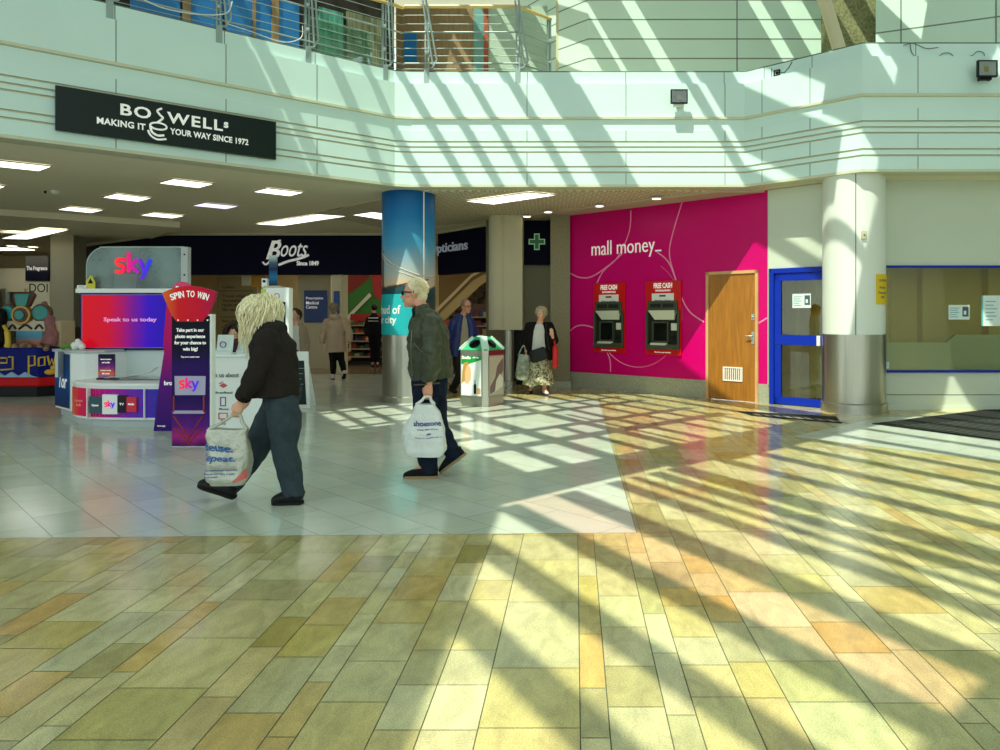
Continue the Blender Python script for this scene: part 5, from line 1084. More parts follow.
# ------------------------------------------------------------------ totems
M_tot = grad_mat('totem_print', [(0, (60, 20, 90)), (.07, (170, 40, 130)), (.16, (90, 30, 130)), (.35, (40, 16, 90)), (.6, (44, 16, 96)), (.75, (16, 10, 44)), (1, (8, 8, 24))], 2, .3, 0, .14, 3)
M_fan = grad_mat('fan_print', [(0, (240, 110, 40)), (.3, (226, 24, 36)), (.7, (214, 14, 50)), (1, (190, 20, 80))], 0, .3)
def totem(Y, xl, xr, yt, label, board_m, fan=True, w_side=.05):
    f = front(Y); u0, u1 = f.hit(xl, 400)[0], f.hit(xr, 400)[0]; zt_ = f.hit(xl, yt)[1]
    r = thing('promotion_totem', label, 'totem', f.pt((u0+u1)/2, 0), 0, 'promotion totems by the kiosk')
    return r, f, u0, u1, zt_
r, f, u0, u1, zt_ = totem(8.13, 172, 211, 316, 'tall black promotion totem with a red fan top and a folding chair picture', M_tot)
b = MB(); b.wbox(f, u0-.004, u1+.004, 0, zt_+.02, -.10, -.004); b.build('case', M_kwhite, r, bevel=.006)
b = MB(); b.wbox(f, u0, u1-.015, .01, zt_, -.004, .004); b.build('printed_front', M_tot, r)
uc = f.hit(190, 300)[0]; zc = f.hit(190, 343)[1]; Ro = f.hit(190, 286)[1]-zc; a0_, a1_ = math.radians(90-28), math.radians(90+29)
poly = [(uc+Ro*math.cos(a_), zc+Ro*math.sin(a_)) for a_ in [a0_+(a1_-a0_)*i/16 for i in range(17)]]+[(uc-.2, zt_+.02), (uc-.14, zt_-.06), (uc+.14, zt_-.06), (uc+.2, zt_+.02)]
b = MB(); b.wprism(f, poly, -.03, .008); b.build('fan_top', M_fan, r)
wd = 'SPIN TO WIN'; wds = [1, 1, .45, 1.1, .6, .95, 1.1, .6, 1.4, .45, 1.1]; tot = sum(wds); acc = 0; Rt = Ro-.085
for ch, w_ in zip(wd, wds):
    am = math.radians(90+23)-math.radians(46)*(acc+w_/2)/tot; acc += w_
    if ch == ' ': continue
    def place(u, v, n, am=am): return f.pt(uc+(Rt+v)*math.cos(am)+u*math.sin(am), zc+(Rt+v)*math.sin(am)-u*math.cos(am), n)
    text(ch, place, M_letter, r, h=.07, width=.040*w_ if ch != 'I' else None, n=.010, bold=.02)
for i, s_ in enumerate(('Take part in our', 'photo experience', 'for your chance to', 'win big!')): text(s_, f.pt, M_letter, r, h=.05, width=(.30, .32, .34, .16)[i], u=(u0+u1)/2-.01, v=f.hit(190, 330.5+i*6.3)[1], n=.006, bold=.03)
text('Tag us to enter now', f.pt, M_letter, r, h=.022, width=.2, u=(u0+u1)/2-.01, v=f.hit(190, 357)[1], n=.006, bold=.02)
for i in range(4): b = MB(); b.ball(f.pt(u0+.07+i*.105, zt_-.045, .004), .010, nu=8, nv=6); b.build('stud', M_letter, r)
# picture of a folding chair
zA, zB = f.hit(190, 395)[1], f.hit(190, 376)[1]
b = MB(); b.wprism(f, [(u0+.035, zA), (u1-.06, zA), (u1-.055, zB), (u0+.03, zB)], .004, .006); b.build('chair_back', mat('chair_canvas', (176, 170, 200), .4), r)
sky_logo(f.pt, uc-.01, f.hit(190, 384.5)[1], .125, r, n=.008)
M_chr = mat('chair_wood', (150, 40, 44), .4)
b = MB()
def pl2(x0, y0, x1, y1, w_=.009):
    a_, c_ = V((*f.hit(x0, y0), 0)), V((*f.hit(x1, y1), 0)); b.tube([f.pt(a_.x, a_.y, .004), f.pt(c_.x, c_.y, .004)], w_, n=5)
for l_ in ((174, 396, 174, 411), (204, 396, 204, 411), (172, 412, 206, 412), (174, 416, 190, 440), (203, 416, 187, 440), (175, 428, 190, 444), (202, 428, 188, 444)): pl2(*l_)
b.build('chair_frame', M_chr, r)
b = MB(); b.wprism(f, [f.hit(173, 413.5), f.hit(205, 413.5), f.hit(203, 410.5), f.hit(175, 410.5)], .006, .012); b.build('chair_seat', mat('chair_canvas', (176, 170, 200), .4), r)
# second totem behind
f2 = front(9.2); r2 = thing('promotion_totem', 'purple flared promotion totem half hidden behind the black one', 'totem', f2.pt(f2.hit(168, 400)[0], 0), 0, 'promotion totems by the kiosk')
h_ = f2.hit
b = MB(); b.wprism(f2, [h_(153.5, 431), h_(186, 431), h_(184, 300), h_(167, 300), h_(163, 345), h_(164, 352), h_(159, 385)], -.06, 0); b.build('printed_board', grad_mat('flare_print', [(0, (50, 22, 110)), (.35, (90, 24, 130)), (.7, (196, 16, 110)), (1, (220, 20, 90))], 2, .3), r2)
cx2, cz2 = h_(182, 291); rr_ = .115
b = MB(); b.wprism(f2, [(cx2+rr_*math.cos(a_), cz2+rr_*math.sin(a_)) for a_ in [i*math.pi/12 for i in range(24)]], -.05, .01); b.build('round_top', mat('round_pink', (226, 40, 110), .35), r2)
text('Spin', f2.pt, M_letter, r2, h=.06, width=.14, u=cx2, v=cz2+.03, n=.012, bold=.03)
text('bro', f2.pt, M_letter, r2, h=.055, width=.1, u=h_(168.5, 383)[0], v=h_(168, 383)[1], n=.003, bold=.03)
text('Terms apply', f2.pt, M_letter, r2, h=.02, width=.10, u=h_(161.5, 426)[0], v=h_(160, 426)[1], n=.003)

# ------------------------------------------------------------------ white survey stand, tall kiosk, chalkboard
WS = front(9.0); wu = lambda x, y: WS.hit(x, y)
r = thing('information_stand', 'white information stand with red icons behind the fair haired walker', 'stand', WS.pt(wu(232, 400)[0], 0))
u0, u1 = wu(213, 400)[0], wu(262, 400)[0]; zt_ = wu(230, 357)[1]
b = MB(); b.wbox(WS, u0, u1, 0, zt_, -.5, 0); b.build('body', M_kwhite, r, bevel=.008); b = MB(); b.wbox(WS, u0-.02, u1+.02, zt_, zt_+.03, -.52, .03); b.build('top', M_kwhite, r, bevel=.006)
text('Ask us about', WS.pt, M_seam, r, h=.055, width=.36, u=wu(224, 375)[0], v=wu(224, 375)[1], n=.003, bold=.005)
M_icr = mat('icon_red', (206, 90, 100), .4); M_icb = mat('icon_violet', (120, 90, 150), .4)
for yy, k in ((385.5, 0), (401.5, 1), (416, 2)):
    uu, vv = wu(223.5, yy); b = MB()
    if k == 0: b.wprism(WS, [(uu-.05, vv), (uu, vv-.03), (uu+.05, vv), (uu, vv+.03)], .0, .004); b.wprism(WS, [(uu-.06, vv+.02), (uu-.03, vv+.02), (uu+.0, vv+.045), (uu-.01, vv+.05)], 0, .004)
    elif k == 1: b.wframe(WS, uu-.04, uu+.03, vv-.055, vv+.055, 0, .004, .012)
    else: b.wframe(WS, uu-.06, uu+.05, vv-.04, vv+.04, 0, .004, .012); b.wbox(WS, uu-.03, uu+.02, vv-.06, vv-.045, 0, .004)
    b.build('icon', M_icr if k != 1 else M_icb, r)
for s_, yy in (('Broadband', 392.5), ('Phone', 409), ('TV', 424)): text(s_, WS.pt, M_seam, r, h=.026, width=.03*len(s_)*.75, u=wu(224, yy)[0], v=wu(224, yy)[1], n=.003)
zt2 = zt_+.03
for i, (xa, xb, yy, lab, m_) in enumerate(((214, 230, 335, 'white leaflet holder with a round emblem on the information stand', M_paper), (232, 243, 337, 'clear leaflet holder at the middle of the information stand', mat('clear_card', (200, 216, 214), .25)), (228.5, 233, 334, 'thin purple booklet upright on the information stand', mat('booklet_purple', (120, 50, 110), .4)))):
    uA, uB = wu(xa, 350)[0], wu(xb, 350)[0]; zT = wu(xa, yy)[1]; nn = -.05-.09*i; rr2 = thing('leaflet_stand', lab, 'leaflet stand', WS.pt((uA+uB)/2, zt2, nn)); b = MB()
    b.hexa([WS.pt(uA, zt2, nn), WS.pt(uB, zt2, nn), WS.pt(uB, zt2, nn-.012), WS.pt(uA, zt2, nn-.012), WS.pt(uA, zT, nn-.05), WS.pt(uB, zT, nn-.05), WS.pt(uB, zT, nn-.062), WS.pt(uA, zT, nn-.062)]); b.build('card', m_, rr2); b = MB(); b.wbox(WS, uA, uB, zt2, zt2+.05, nn-.01, nn+.03); b.build('tray', m_, rr2)
    if i == 0: b = MB(); cc = WS.pt((uA+uB)/2-.02, (zt2+zT)/2, nn-.018); b.tube([cc+V((.035*math.cos(a_), 0, .035*math.sin(a_))) for a_ in [k*math.pi/8 for k in range(17)]], .006, n=5); b.build('emblem', M_icb, rr2)
TK = front(10.6); tu = lambda x, y: TK.hit(x, y)
r = thing('touch_kiosk', 'tall white touch screen kiosk with a turquoise display', 'kiosk', TK.pt(tu(277, 400)[0], 0))
u0, u1 = tu(262, 300)[0], tu(289, 300)[0]; zt_ = tu(270, 287.5)[1]
b = MB(); b.wbox(TK, u0, u1, .55, zt_, -.16, 0); b.build('head', M_kwhite, r, bevel=.02); b = MB(); b.wbox(TK, u0+.03, u1-.03, .05, .56, -.13, -.03); b.wbox(TK, u0-.03, u1+.03, 0, .05, -.3, .14); b.build('pedestal', M_kwhite, r, bevel=.008)
b = MB(); b.wbox(TK, tu(270, 300)[0], tu(285.5, 300)[0], tu(280, 348)[1], tu(280, 302)[1], 0, .008); b.build('screen_border', M_black, r)
b = MB(); b.wbox(TK, tu(272, 300)[0], tu(284, 300)[0], tu(280, 346)[1], tu(280, 303.5)[1], .008, .011); b.build('screen', grad_mat('turquoise_screen', [(0, (10, 150, 170)), (.6, (60, 200, 200)), (1, (20, 130, 160))], 0, .3, .9), r)
uu, vv = tu(277, 296); b = MB(); b.tube([TK.pt(uu+.035*math.cos(a_), vv+.035*math.sin(a_), .002) for a_ in [k*math.pi/8 for k in range(17)]], .006, n=5); b.build('emblem', M_icr, r)
b = MB(); uu, vv = tu(262.5, 291); b.wbox(TK, uu-.02, uu+.05, vv-.03, vv+.03, 0, .006); b.build('sticker', mat('sticker_lime', (190, 214, 60), .4), r)
rr2 = thing('blade_sign', 'slim blue blade sign standing on top of the touch screen kiosk', 'sign', TK.pt(tu(271.5, 287)[0], zt_)); b = MB(); u0, u1 = tu(267.5, 270)[0], tu(275.5, 270)[0]; z1 = tu(270, 255)[1]; b.wbox(TK, u0, u1, zt_+.02, z1, -.07, -.05); b.build('panel', grad_mat('blade_print', [(0, (20, 30, 60)), (.3, (30, 110, 160)), (.55, (24, 40, 80)), (.75, (60, 90, 110)), (1, (196, 206, 206))], 2, .3), rr2); b = MB(); b.wbox(TK, u0-.05, u1+.05, zt_, zt_+.025, -.14, 0); b.build('foot', M_cream, rr2)
rr2 = thing('camera_box', 'small white camera box on top of the touch screen kiosk', 'camera', TK.pt(tu(258, 287)[0], zt_)); b = MB(); uu = tu(263.5, 287)[0]; b.wbox(TK, uu-.05, uu+.03, zt_, zt_+.13, -.12, -.05); b.build('case', M_kwhite, rr2, bevel=.008); b = MB(); b.lathe(V((0, 0, 0)), [(.02, 0), (.02, .01)], 12); 
for i, p in enumerate(b.v): b.v[i] = TK.pt(uu-.01+p.x, zt_+.09+p.y, -.05+p.z)
b.build('lens', M_black, rr2)
AB = front(11.55); r = thing('chalkboard_sign', 'black pavement board with a white frame behind the fair haired walker', 'board', AB.pt(AB.hit(300, 400)[0], 0))
h1 = AB.hit; p0, p1, p2, p3 = h1(288, 408), h1(309.5, 405), h1(304, 352), h1(284, 352)
M_lean = V((0, .16, 0))
def lean(u, v, n=0): return AB.pt(u+v*.0, v, n-.20*v)
b = MB(); A_ = [(p0[0], .0), (p1[0], .0), (p2[0], p2[1]), (p3[0], p3[1])]
def lhex(b, q, n0, n1): b.hexa([lean(q[0][0], q[0][1], n1), lean(q[1][0], q[1][1], n1), lean(q[1][0], q[1][1], n0), lean(q[0][0], q[0][1], n0), lean(q[3][0], q[3][1], n1), lean(q[2][0], q[2][1], n1), lean(q[2][0], q[2][1], n0), lean(q[3][0], q[3][1], n0)])
lhex(b, A_, -.03, 0); b.build('frame', M_kwhite, r, bevel=.006)
ins_ = [(A_[0][0]+.05, .06), (A_[1][0]-.05, .06), (A_[2][0]-.05, A_[2][1]-.14), (A_[3][0]+.05, A_[3][1]-.14)]
b = MB(); lhex(b, ins_, 0, .006); b.build('writing_face', mat('chalk_face', (34, 50, 52), .5), r)
b = MB(); ww = A_[1][0]-A_[0][0]
for i in range(6): b.add([lean(A_[0][0]+.08, .2+i*.08, .008), lean(A_[0][0]+.08+ww*(.3+.05*(i % 3)), .2+i*.08, .008), lean(A_[0][0]+.08+ww*(.3+.05*(i % 3)), .212+i*.08, .008), lean(A_[0][0]+.08, .212+i*.08, .008)], [(0, 1, 2, 3)])
b.build('chalk_lines', mat('chalk_line', (120, 140, 140), .7), r)
b = MB(); lhex(b, [(A_[0][0]+.02, 0), (A_[1][0]-.02, 0), (A_[2][0]-.02, A_[2][1]), (A_[3][0]+.02, A_[3][1])], -.03, -.02)
for i, p in enumerate(b.v): b.v[i] = V((p.x, 2*(AB.o.y+.2*A_[2][1])-p.y+.03, p.z))
b.build('rear_leg', M_kwhite, r)

# ------------------------------------------------------------------ children's coin ride
RY = 13.2; RFr = front(RY); ru = lambda x, y: RFr.hit(x, y)
r = thing('coin_ride', "children's coin ride with blue base, yellow lettering and a turquoise flower top", 'ride', RFr.pt(ru(15, 390)[0], 0))
u0, u1 = ru(-70, 390)[0], ru(52, 390)[0]
def rpoly(u0, u1, d0, d1, c=.25): return [(u0+c, RY-d1), (u1-c, RY-d1), (u1, RY-d1+c), (u1, RY-d0), (u0, RY-d0), (u0, RY-d1+c)]
b = MB(); b.prism(rpoly(u0+.05, u1-.05, -1.6, -.05), 0, .18); b.build('black_foot', M_black, r)
b = MB(); b.prism(rpoly(u0, u1, -1.6, 0), .18, .34); b.build('red_bumper', mat('ride_red', (200, 20, 26), .45, spec=.15), r, bevel=.03)
b = MB(); b.prism(rpoly(u0+.03, u1-.03, -1.6, -.03), .34, .86); b.build('blue_base', mat('ride_blue', (20, 30, 116), .45, spec=.1), r, bevel=.02)
b = MB()
uu = u0+.1; pts_ = []
k = 0
while uu < u1-.05: pts_.append((uu, .37+(.07 if k % 2 else .0))); uu += .12; k += 1
b.wprism(RFr, [(u0+.1, .345)]+[(u1-.25, .345)]+[p for p in pts_ if p[0] < u1-.25][::-1], -.03, .0); b.build('wave_band', mat('ride_wave', (140, 180, 210), .4), r)
M_ry = mat('ride_yellow', (226, 190, 60), .4)
b = MB(); 
def yl(pts): 
    q = [V((*ru(x, y), 0)) for x, y in pts]; b.tube([RFr.pt(p.x, p.y, -.02) for p in q], .016, n=5)
for l_ in ([(28, 376), (28, 356), (34, 356), (34, 365), (28, 366)], [(38, 358), (44, 357), (44, 365), (38, 366), (38, 358)], [(47, 356), (49, 365), (51, 359), (53, 365), (55, 355)], [(0, 363), (6, 363), (6, 358), (0, 358)], [(8, 357), (12, 357), (12, 369), (0, 370)], [(-20, 358), (-14, 358), (-14, 369), (-20, 369), (-20, 358)]): yl(l_)
b.build('yellow_lettering', M_ry, r)
b = MB(); cc = RFr.pt(*ru(50, 372), -.0); b.ball(cc, (.10, .05, .05)); b.ball(cc+V((.06, -.0, .07)), (.05, .04, .05)); b.build('yellow_boat', mat('ride_boat', (220, 170, 30), .4), r, smooth=True)
bx0, bx1 = ru(9, 350)[0], ru(49, 350)[0]
b = MB(); b.box(bx0, bx1, RY+.3, RY+.7, .86, ru(20, 321)[1]); b.build('tower', mat('ride_cream', (196, 176, 140), .5), r, bevel=.02)
RF2 = front(RY+.3); r2u = lambda x, y: RF2.hit(x, y)
b = MB(); a_, z0 = r2u(17, 346); c_, z1 = r2u(43, 331); b.wbox(RF2, a_, c_, z0, z1, 0, .02); b.build('picture_panel', grad_mat('ride_picture', [(0, (150, 90, 80)), (.35, (190, 130, 110)), (.55, (90, 150, 180)), (1, (100, 176, 206))], 2, .35, 0, .5, 6), r)
b = MB(); a_, z0 = r2u(9, 331); c_, z1 = r2u(49, 321); b.wbox(RF2, a_, c_, z0, z1, 0, .05); b.build('arch_board', mat('ride_pale', (206, 196, 170), .5), r)
b = MB()
for xa, xb in ((11, 18), (21, 34), (37, 45)):
    q = [V((*r2u(x, y), 0)) for x, y in ((xa, 329), ((xa+xb)/2, 325), (xb, 329))]; b.tube([RF2.pt(p.x, p.y, .05) for p in catmull(q, 5)], .022, n=6)
b.build('dark_moulding', mat('ride_dark', (66, 50, 40), .5), r)
b = MB(); rk = random.Random(4)
for i in range(26):
    x = 8+42*rk.random(); b.ball(P(x, 349-4*rk.random(), RY+.1+.2*rk.random()), rk.uniform(.04, .085), nu=8, nv=6)
b.build('rockwork', mat('ride_rock', (150, 120, 96), .7, var=.4, vscale=8), r, smooth=True)
M_tealr = mat('ride_teal', (20, 140, 136), .35); M_gold = mat('ride_gold', (170, 130, 60), .35, .5); M_bron = mat('ride_brown', (96, 54, 40), .5)
def disc(x, y, rad, m, nm, n0, n1, sx=1.0):
    uc_, vc_ = r2u(x, y); b = MB(); b.wprism(RF2, [(uc_+rad*sx*math.cos(a_), vc_+rad*math.sin(a_)) for a_ in [i*math.pi/12 for i in range(24)]], n0, n1); b.build(nm, m, r, bevel=.012)
disc(24.5, 315, .175, M_gold, 'gold_dish', .0, .10); disc(24.5, 315, .13, M_bron, 'dish_ring', .10, .115); disc(24.5, 315, .085, M_tealr, 'dish_centre', .115, .14)
for x, y, sx in ((9, 313, 1.0), (42, 313, 1.1)): disc(x, y, .165, M_bron, 'wheel_rim', -.04, .03, sx); disc(x, y, .13, M_tealr, 'teal_wheel', -.02, .06, sx)
b = MB(); b.wprism(RF2, [r2u(18, 307), r2u(31, 307), r2u(37, 295), r2u(34, 292), r2u(17, 292), r2u(14, 296)], -.02, .07); b.build('crown', M_bron, r, bevel=.02)
b = MB(); b.wprism(RF2, [r2u(20, 306), r2u(30, 306), r2u(33, 294), r2u(18, 294)], .07, .10); b.build('crown_front', M_tealr, r, bevel=.01)
b = MB(); b.tube(catmull([P(44, 303, RY+.35), P(48, 312, RY+.3), P(50, 322, RY+.3), P(51, 336, RY+.25), P(48, 345, RY+.2)], 5), [.05]*8+[.09]*6+[.12]*7, n=10); b.build('pink_drape', mat('ride_rose', (150, 96, 96), .6, var=.3, vscale=8), r, smooth=True)
b = MB(); b.tube(catmull([P(4, 326, RY+.1), P(7, 332, RY+.05), P(8, 343, RY+.05), P(7, 347, RY+.05)], 5), [.03]*5+[.045]*6+[.05]*5, n=10); b.build('yellow_lever', M_ry, r, smooth=True)
b = MB(); b.ball(P(0, 318, RY+.2), (.12, .12, .18)); b.tube([P(0, 326, RY+.2), P(1, 345, RY+.1)], [.10, .14], n=12); b.build('dark_seat', M_black, r, smooth=True)
# ------------------------------------------------------------------ people
def nz(v, f, s=0.0): return noise.noise(V((v.x*f+s, v.y*f-s, v.z*f+s*.7)))
def fuse(name, mb, voxel, m, root, it=6, fac=.5, wr=0.0, wf=9.0, seed=0.0, wz=1.0):
    """one continuous skin over overlapping volumes; wr = depth of cloth wrinkles"""
    me = bpy.data.meshes.new('tmp'); me.from_pydata([tuple(p) for p in mb.v], [], mb.f); me.update()
    bm = bmesh.new(); bm.from_mesh(me); bmesh.ops.recalc_face_normals(bm, faces=bm.faces); bm.to_mesh(me); bm.free()
    o = bpy.data.objects.new('tmp', me); COL.objects.link(o)
    md = o.modifiers.new('r', 'REMESH'); md.mode = 'VOXEL'; md.voxel_size = voxel; md.adaptivity = 0
    sm = o.modifiers.new('s', 'SMOOTH'); sm.factor = fac; sm.iterations = it
    dg = bpy.context.evaluated_depsgraph_get(); dg.update()
    out = bpy.data.meshes.new_from_object(o.evaluated_get(dg)); bpy.data.objects.remove(o); bpy.data.meshes.remove(me)
    if wr > 0:
        ns = [v.normal.copy() for v in out.vertices]
        for v, n in zip(out.vertices, ns):
            c = v.co; q = V((c.x*wf, c.y*wf, c.z*wf*wz))
            v.co = c+n*(wr*(noise.noise(q+V((seed, 0, 0)))+.5*noise.noise(q*2.3+V((0, seed, 0)))))
    out.transform(ROOTM[root.name])
    for p in out.polygons: p.use_smooth = True
    out.materials.clear(); out.materials.append(m); out.name = name
    o2 = bpy.data.objects.new(name, out); COL.objects.link(o2); o2.parent = root; ROOTM[o2.name] = ROOTM[root.name]
    return o2
def frame(fwd, up):
    f = V(fwd).normalized(); s = V(up).cross(f).normalized(); u = f.cross(s); return f, s, u     # forward, left, up
def head(mb, H, f, l, u, k=1.0):
    ax = (l, f, u)
    mb.ball(H+u*.025*k-f*.012*k, (.075*k, .092*k, .098*k), ax, 18, 14)                  # skull
    mb.ball(H-u*.055*k+f*.028*k, (.056*k, .062*k, .066*k), ax, 14, 10)                   # jaw
    mb.ball(H-u*.098*k+f*.068*k, (.024*k, .022*k, .020*k), ax, 10, 8)                    # chin
    mb.ball(H+u*.022*k+f*.062*k, (.055*k, .026*k, .018*k), ax, 12, 8)                    # brow
    mb.tube([H+u*.012*k+f*.084*k, H-u*.012*k+f*.100*k, H-u*.032*k+f*.108*k, H-u*.042*k+f*.090*k], [.009*k, .011*k, .015*k, .012*k], 8)   # nose
    for s in (-1, 1):
        mb.ball(H-u*.04*k+f*.085*k+l*(s*.014*k), .009*k, None, 8, 6)                      # nostril wings
        mb.ball(H-u*.018*k+f*.052*k+l*(s*.042*k), (.024*k, .022*k, .022*k), ax, 10, 8)   # cheek
        mb.ball(H-u*.008*k-f*.012*k+l*(s*.078*k), (.010*k, .020*k, .032*k), ax, 10, 8)   # ear
    mb.ball(H-u*.062*k+f*.086*k, (.026*k, .012*k, .007*k), ax, 10, 6); mb.ball(H-u*.073*k+f*.084*k, (.022*k, .012*k, .007*k), ax, 10, 6)   # lips
def face_bits(root, H, f, l, u, k, lipm):
    b = MB()
    for s in (-1, 1): b.ball(H+u*.004*k+f*.074*k+l*(s*.031*k), (.013*k, .011*k, .010*k), (l, f, u), 10, 8)
    b.build('eyes', mat('eye_white', (214, 210, 200), .2), root, smooth=True)
    b = MB()
    for s in (-1, 1): b.ball(H+u*.004*k+f*.083*k+l*(s*.031*k), (.0055*k, .004*k, .0055*k), (l, f, u), 8, 6)
    b.build('irises', mat('eye_iris', (50, 44, 36), .2), root, smooth=True)
    b = MB(); b.tube([H-u*.0675*k+f*.094*k-l*.022*k, H-u*.067*k+f*.0985*k, H-u*.0675*k+f*.094*k+l*.022*k], [.003*k, .006*k, .003*k], 6); b.build('mouth', lipm, root, smooth=True)
def hand(mb, wr_, d, inn, fw, k=1.0, grip=True):
    """palm, four unequal fingers and a thumb; d along the forearm, inn palm side, fw thumb side"""
    d = V(d).normalized(); fw = (V(fw)-d*V(fw).dot(d)).normalized(); inn = (V(inn)-d*V(inn).dot(d)-fw*V(inn).dot(fw)).normalized()
    mb.tube([wr_-d*.01, wr_+d*.03*k, wr_+d*.07*k, wr_+d*.088*k], [.024*k, .034*k, .04*k, .036*k], 12, flat=(1.0, .48), side=fw)
    for i, L in enumerate((.074, .082, .076, .060)):
        o = fw*((.027-.0185*i)*k); p0 = wr_+d*.082*k+o; q = L*k
        if grip: pts = [p0, p0+d*q*.42+inn*.006*k, p0+d*q*.62+inn*q*.36, p0+d*q*.36+inn*q*.62, p0+d*q*.12+inn*q*.58]
        else: pts = [p0, p0+d*q*.45+inn*.006*k, p0+d*q*.8+inn*.018*k, p0+d*q*1.0+inn*.034*k]
        mb.tube(pts, [.0088*k]+[.0082*k]*(len(pts)-2)+[.0066*k], 7)
    t0 = wr_+d*.03*k+fw*.028*k
    mb.tube([t0-fw*.008*k, t0+fw*.014*k+d*.022*k+inn*.012*k, t0+fw*.010*k+d*.05*k+inn*.026*k, t0+d*.07*k+inn*.034*k], [.012*k, .0105*k, .0092*k, .0075*k], 8)
def shoe_mb(heel, toe, up=V((0, 0, 1)), w_=.044, h_=.085, k=1.0):
    heel, toe = V(heel), V(toe); f = (toe-heel).normalized(); l = V((0, 0, 1)).cross(f).normalized(); u = f.cross(l)
    L = (toe-heel).length; b = MB(); pr = [(0.0, .030, .03, .040), (.10, .038, .05, .052), (.28, .040, .055, .055), (.5, .041, .046, .046), (.72, .046, .034, .036), (.9, .040, .026, .028), (1.0, .022, .018, .020)]
    s = MB(); N_ = 14; rows = []
    for t, hw, hh, cz in pr:
        rows.append([heel+f*(L*t)+l*(hw*k*w_/.044*math.cos(a))+u*(max(.012, cz*k+hh*k*math.sin(a))) for a in [2*math.pi*i/N_ for i in range(N_)]])
    vs = [p for r_ in rows for p in r_]; fs = [(j*N_+i, j*N_+(i+1) % N_, (j+1)*N_+(i+1) % N_, (j+1)*N_+i) for j in range(len(rows)-1) for i in range(N_)]
    fs += [tuple(range(N_-1, -1, -1)), tuple(range((len(rows)-1)*N_, len(rows)*N_))]; b.add(vs, fs)
    b.tube([heel+f*(L*.18)+u*.06, heel+f*(L*.14)+u*(.06+h_*.6)], [.042*k, .046*k], 14)
    sl = MB(); ol = [(0, .026), (.12, .035), (.35, .034), (.6, .042), (.8, .044), (.94, .033), (1.02, .012)]
    pts = [heel+f*(L*t-.004)+l*(hw*k*w_/.044) for t, hw in ol]+[heel+f*(L*t-.004)-l*(hw*k*w_/.044) for t, hw in ol[::-1]]
    n = len(pts); sl.add(pts+[p+u*.024 for p in pts], [tuple(range(n-1, -1, -1)), tuple(range(n, 2*n))]+[(i, (i+1) % n, n+(i+1) % n, n+i) for i in range(n)])
    return b, sl
def limb(mb, a, b_, c, r, n=12, bulge=None):
    a, b_, c = V(a), V(b_), V(c)
    mb.tube([a, a.lerp(b_, .35), a.lerp(b_, .75), b_, b_.lerp(c, .3), b_.lerp(c, .7), c], [r[0], r[0]*1.0, r[1]*1.08, r[1], r[1]*(bulge or 1.02), (r[1]+r[2])/2, r[2]], n)
    mb.ball(a, r[0]*.98, None, n, 8); mb.ball(b_, r[1]*.99, None, n, 8)
SKIN = mat('skin_light', (222, 168, 140), .5, var=.06, vscale=20)
LIP = mat('lip_tone', (150, 84, 76), .5)
def person(label, base, J, fwd, skin=SKIN, k=1.0, body_vox=.0065, grip=(True, False), hfwd=None, group=None, face=True, lean_up=(0, 0, 1)):
    """J: named joints; near = towards the camera. Builds the body as one skin and returns the thing with the head axes"""
    r = thing('person', label, 'person', base, 0, group)
    f, l, u = frame(fwd, lean_up); hf, hl, hu = frame(hfwd or fwd, lean_up)
    b = MB(); side = (J['sh_n']-J['sh_f']).normalized(); hs = (J['hip_n']-J['hip_f']).normalized()
    b.tube([J['pel']-V((0, 0, .06)), J['pel'], J['pel'].lerp(J['chest'], .5), J['chest'], J['chest'].lerp(J['neck'], .6), J['neck']], [.13*k, .15*k, .135*k, .155*k, .12*k, .06*k], 16, flat=[(1, .72), (1, .74), (1, .72), (1, .72), (1, .66), (1, .9)], side=side)
    b.tube([J['neck']-V((0, 0, .03)), J['neck'], J['head']-hu*.045*k-hf*.012*k], [.062*k, .056*k, .052*k], 12)
    head(b, J['head'], hf, hl, hu, k)
    for s in ('n', 'f'):
        limb(b, J['sh_'+s], J['el_'+s], J['wr_'+s], (.052*k, .040*k, .026*k))
        limb(b, J['hip_'+s], J['kn_'+s], J['an_'+s], (.082*k, .055*k, .038*k), bulge=1.1)
        d = (J['wr_'+s]-J['el_'+s]).normalized(); inn = (J['pel']-J['wr_'+s]); inn.z = 0
        hd_ = J.get('hd_'+s, d); hand(b, J['wr_'+s], hd_, inn, J.get('th_'+s, f), k*1.0, grip[0 if s == 'n' else 1])
        b.tube([J['an_'+s], J['an_'+s].lerp(J['toe_'+s], .45)+V((0, 0, -.0)), J['an_'+s].lerp(J['toe_'+s], .62)+V((0, 0, .012))], [.036*k, .028*k, .018*k], 10)
    fuse('body', b, body_vox, skin, r, it=3)
    if face: face_bits(r, J['head'], hf, hl, hu, k, LIP)
    return r, (f, l, u), (hf, hl, hu)
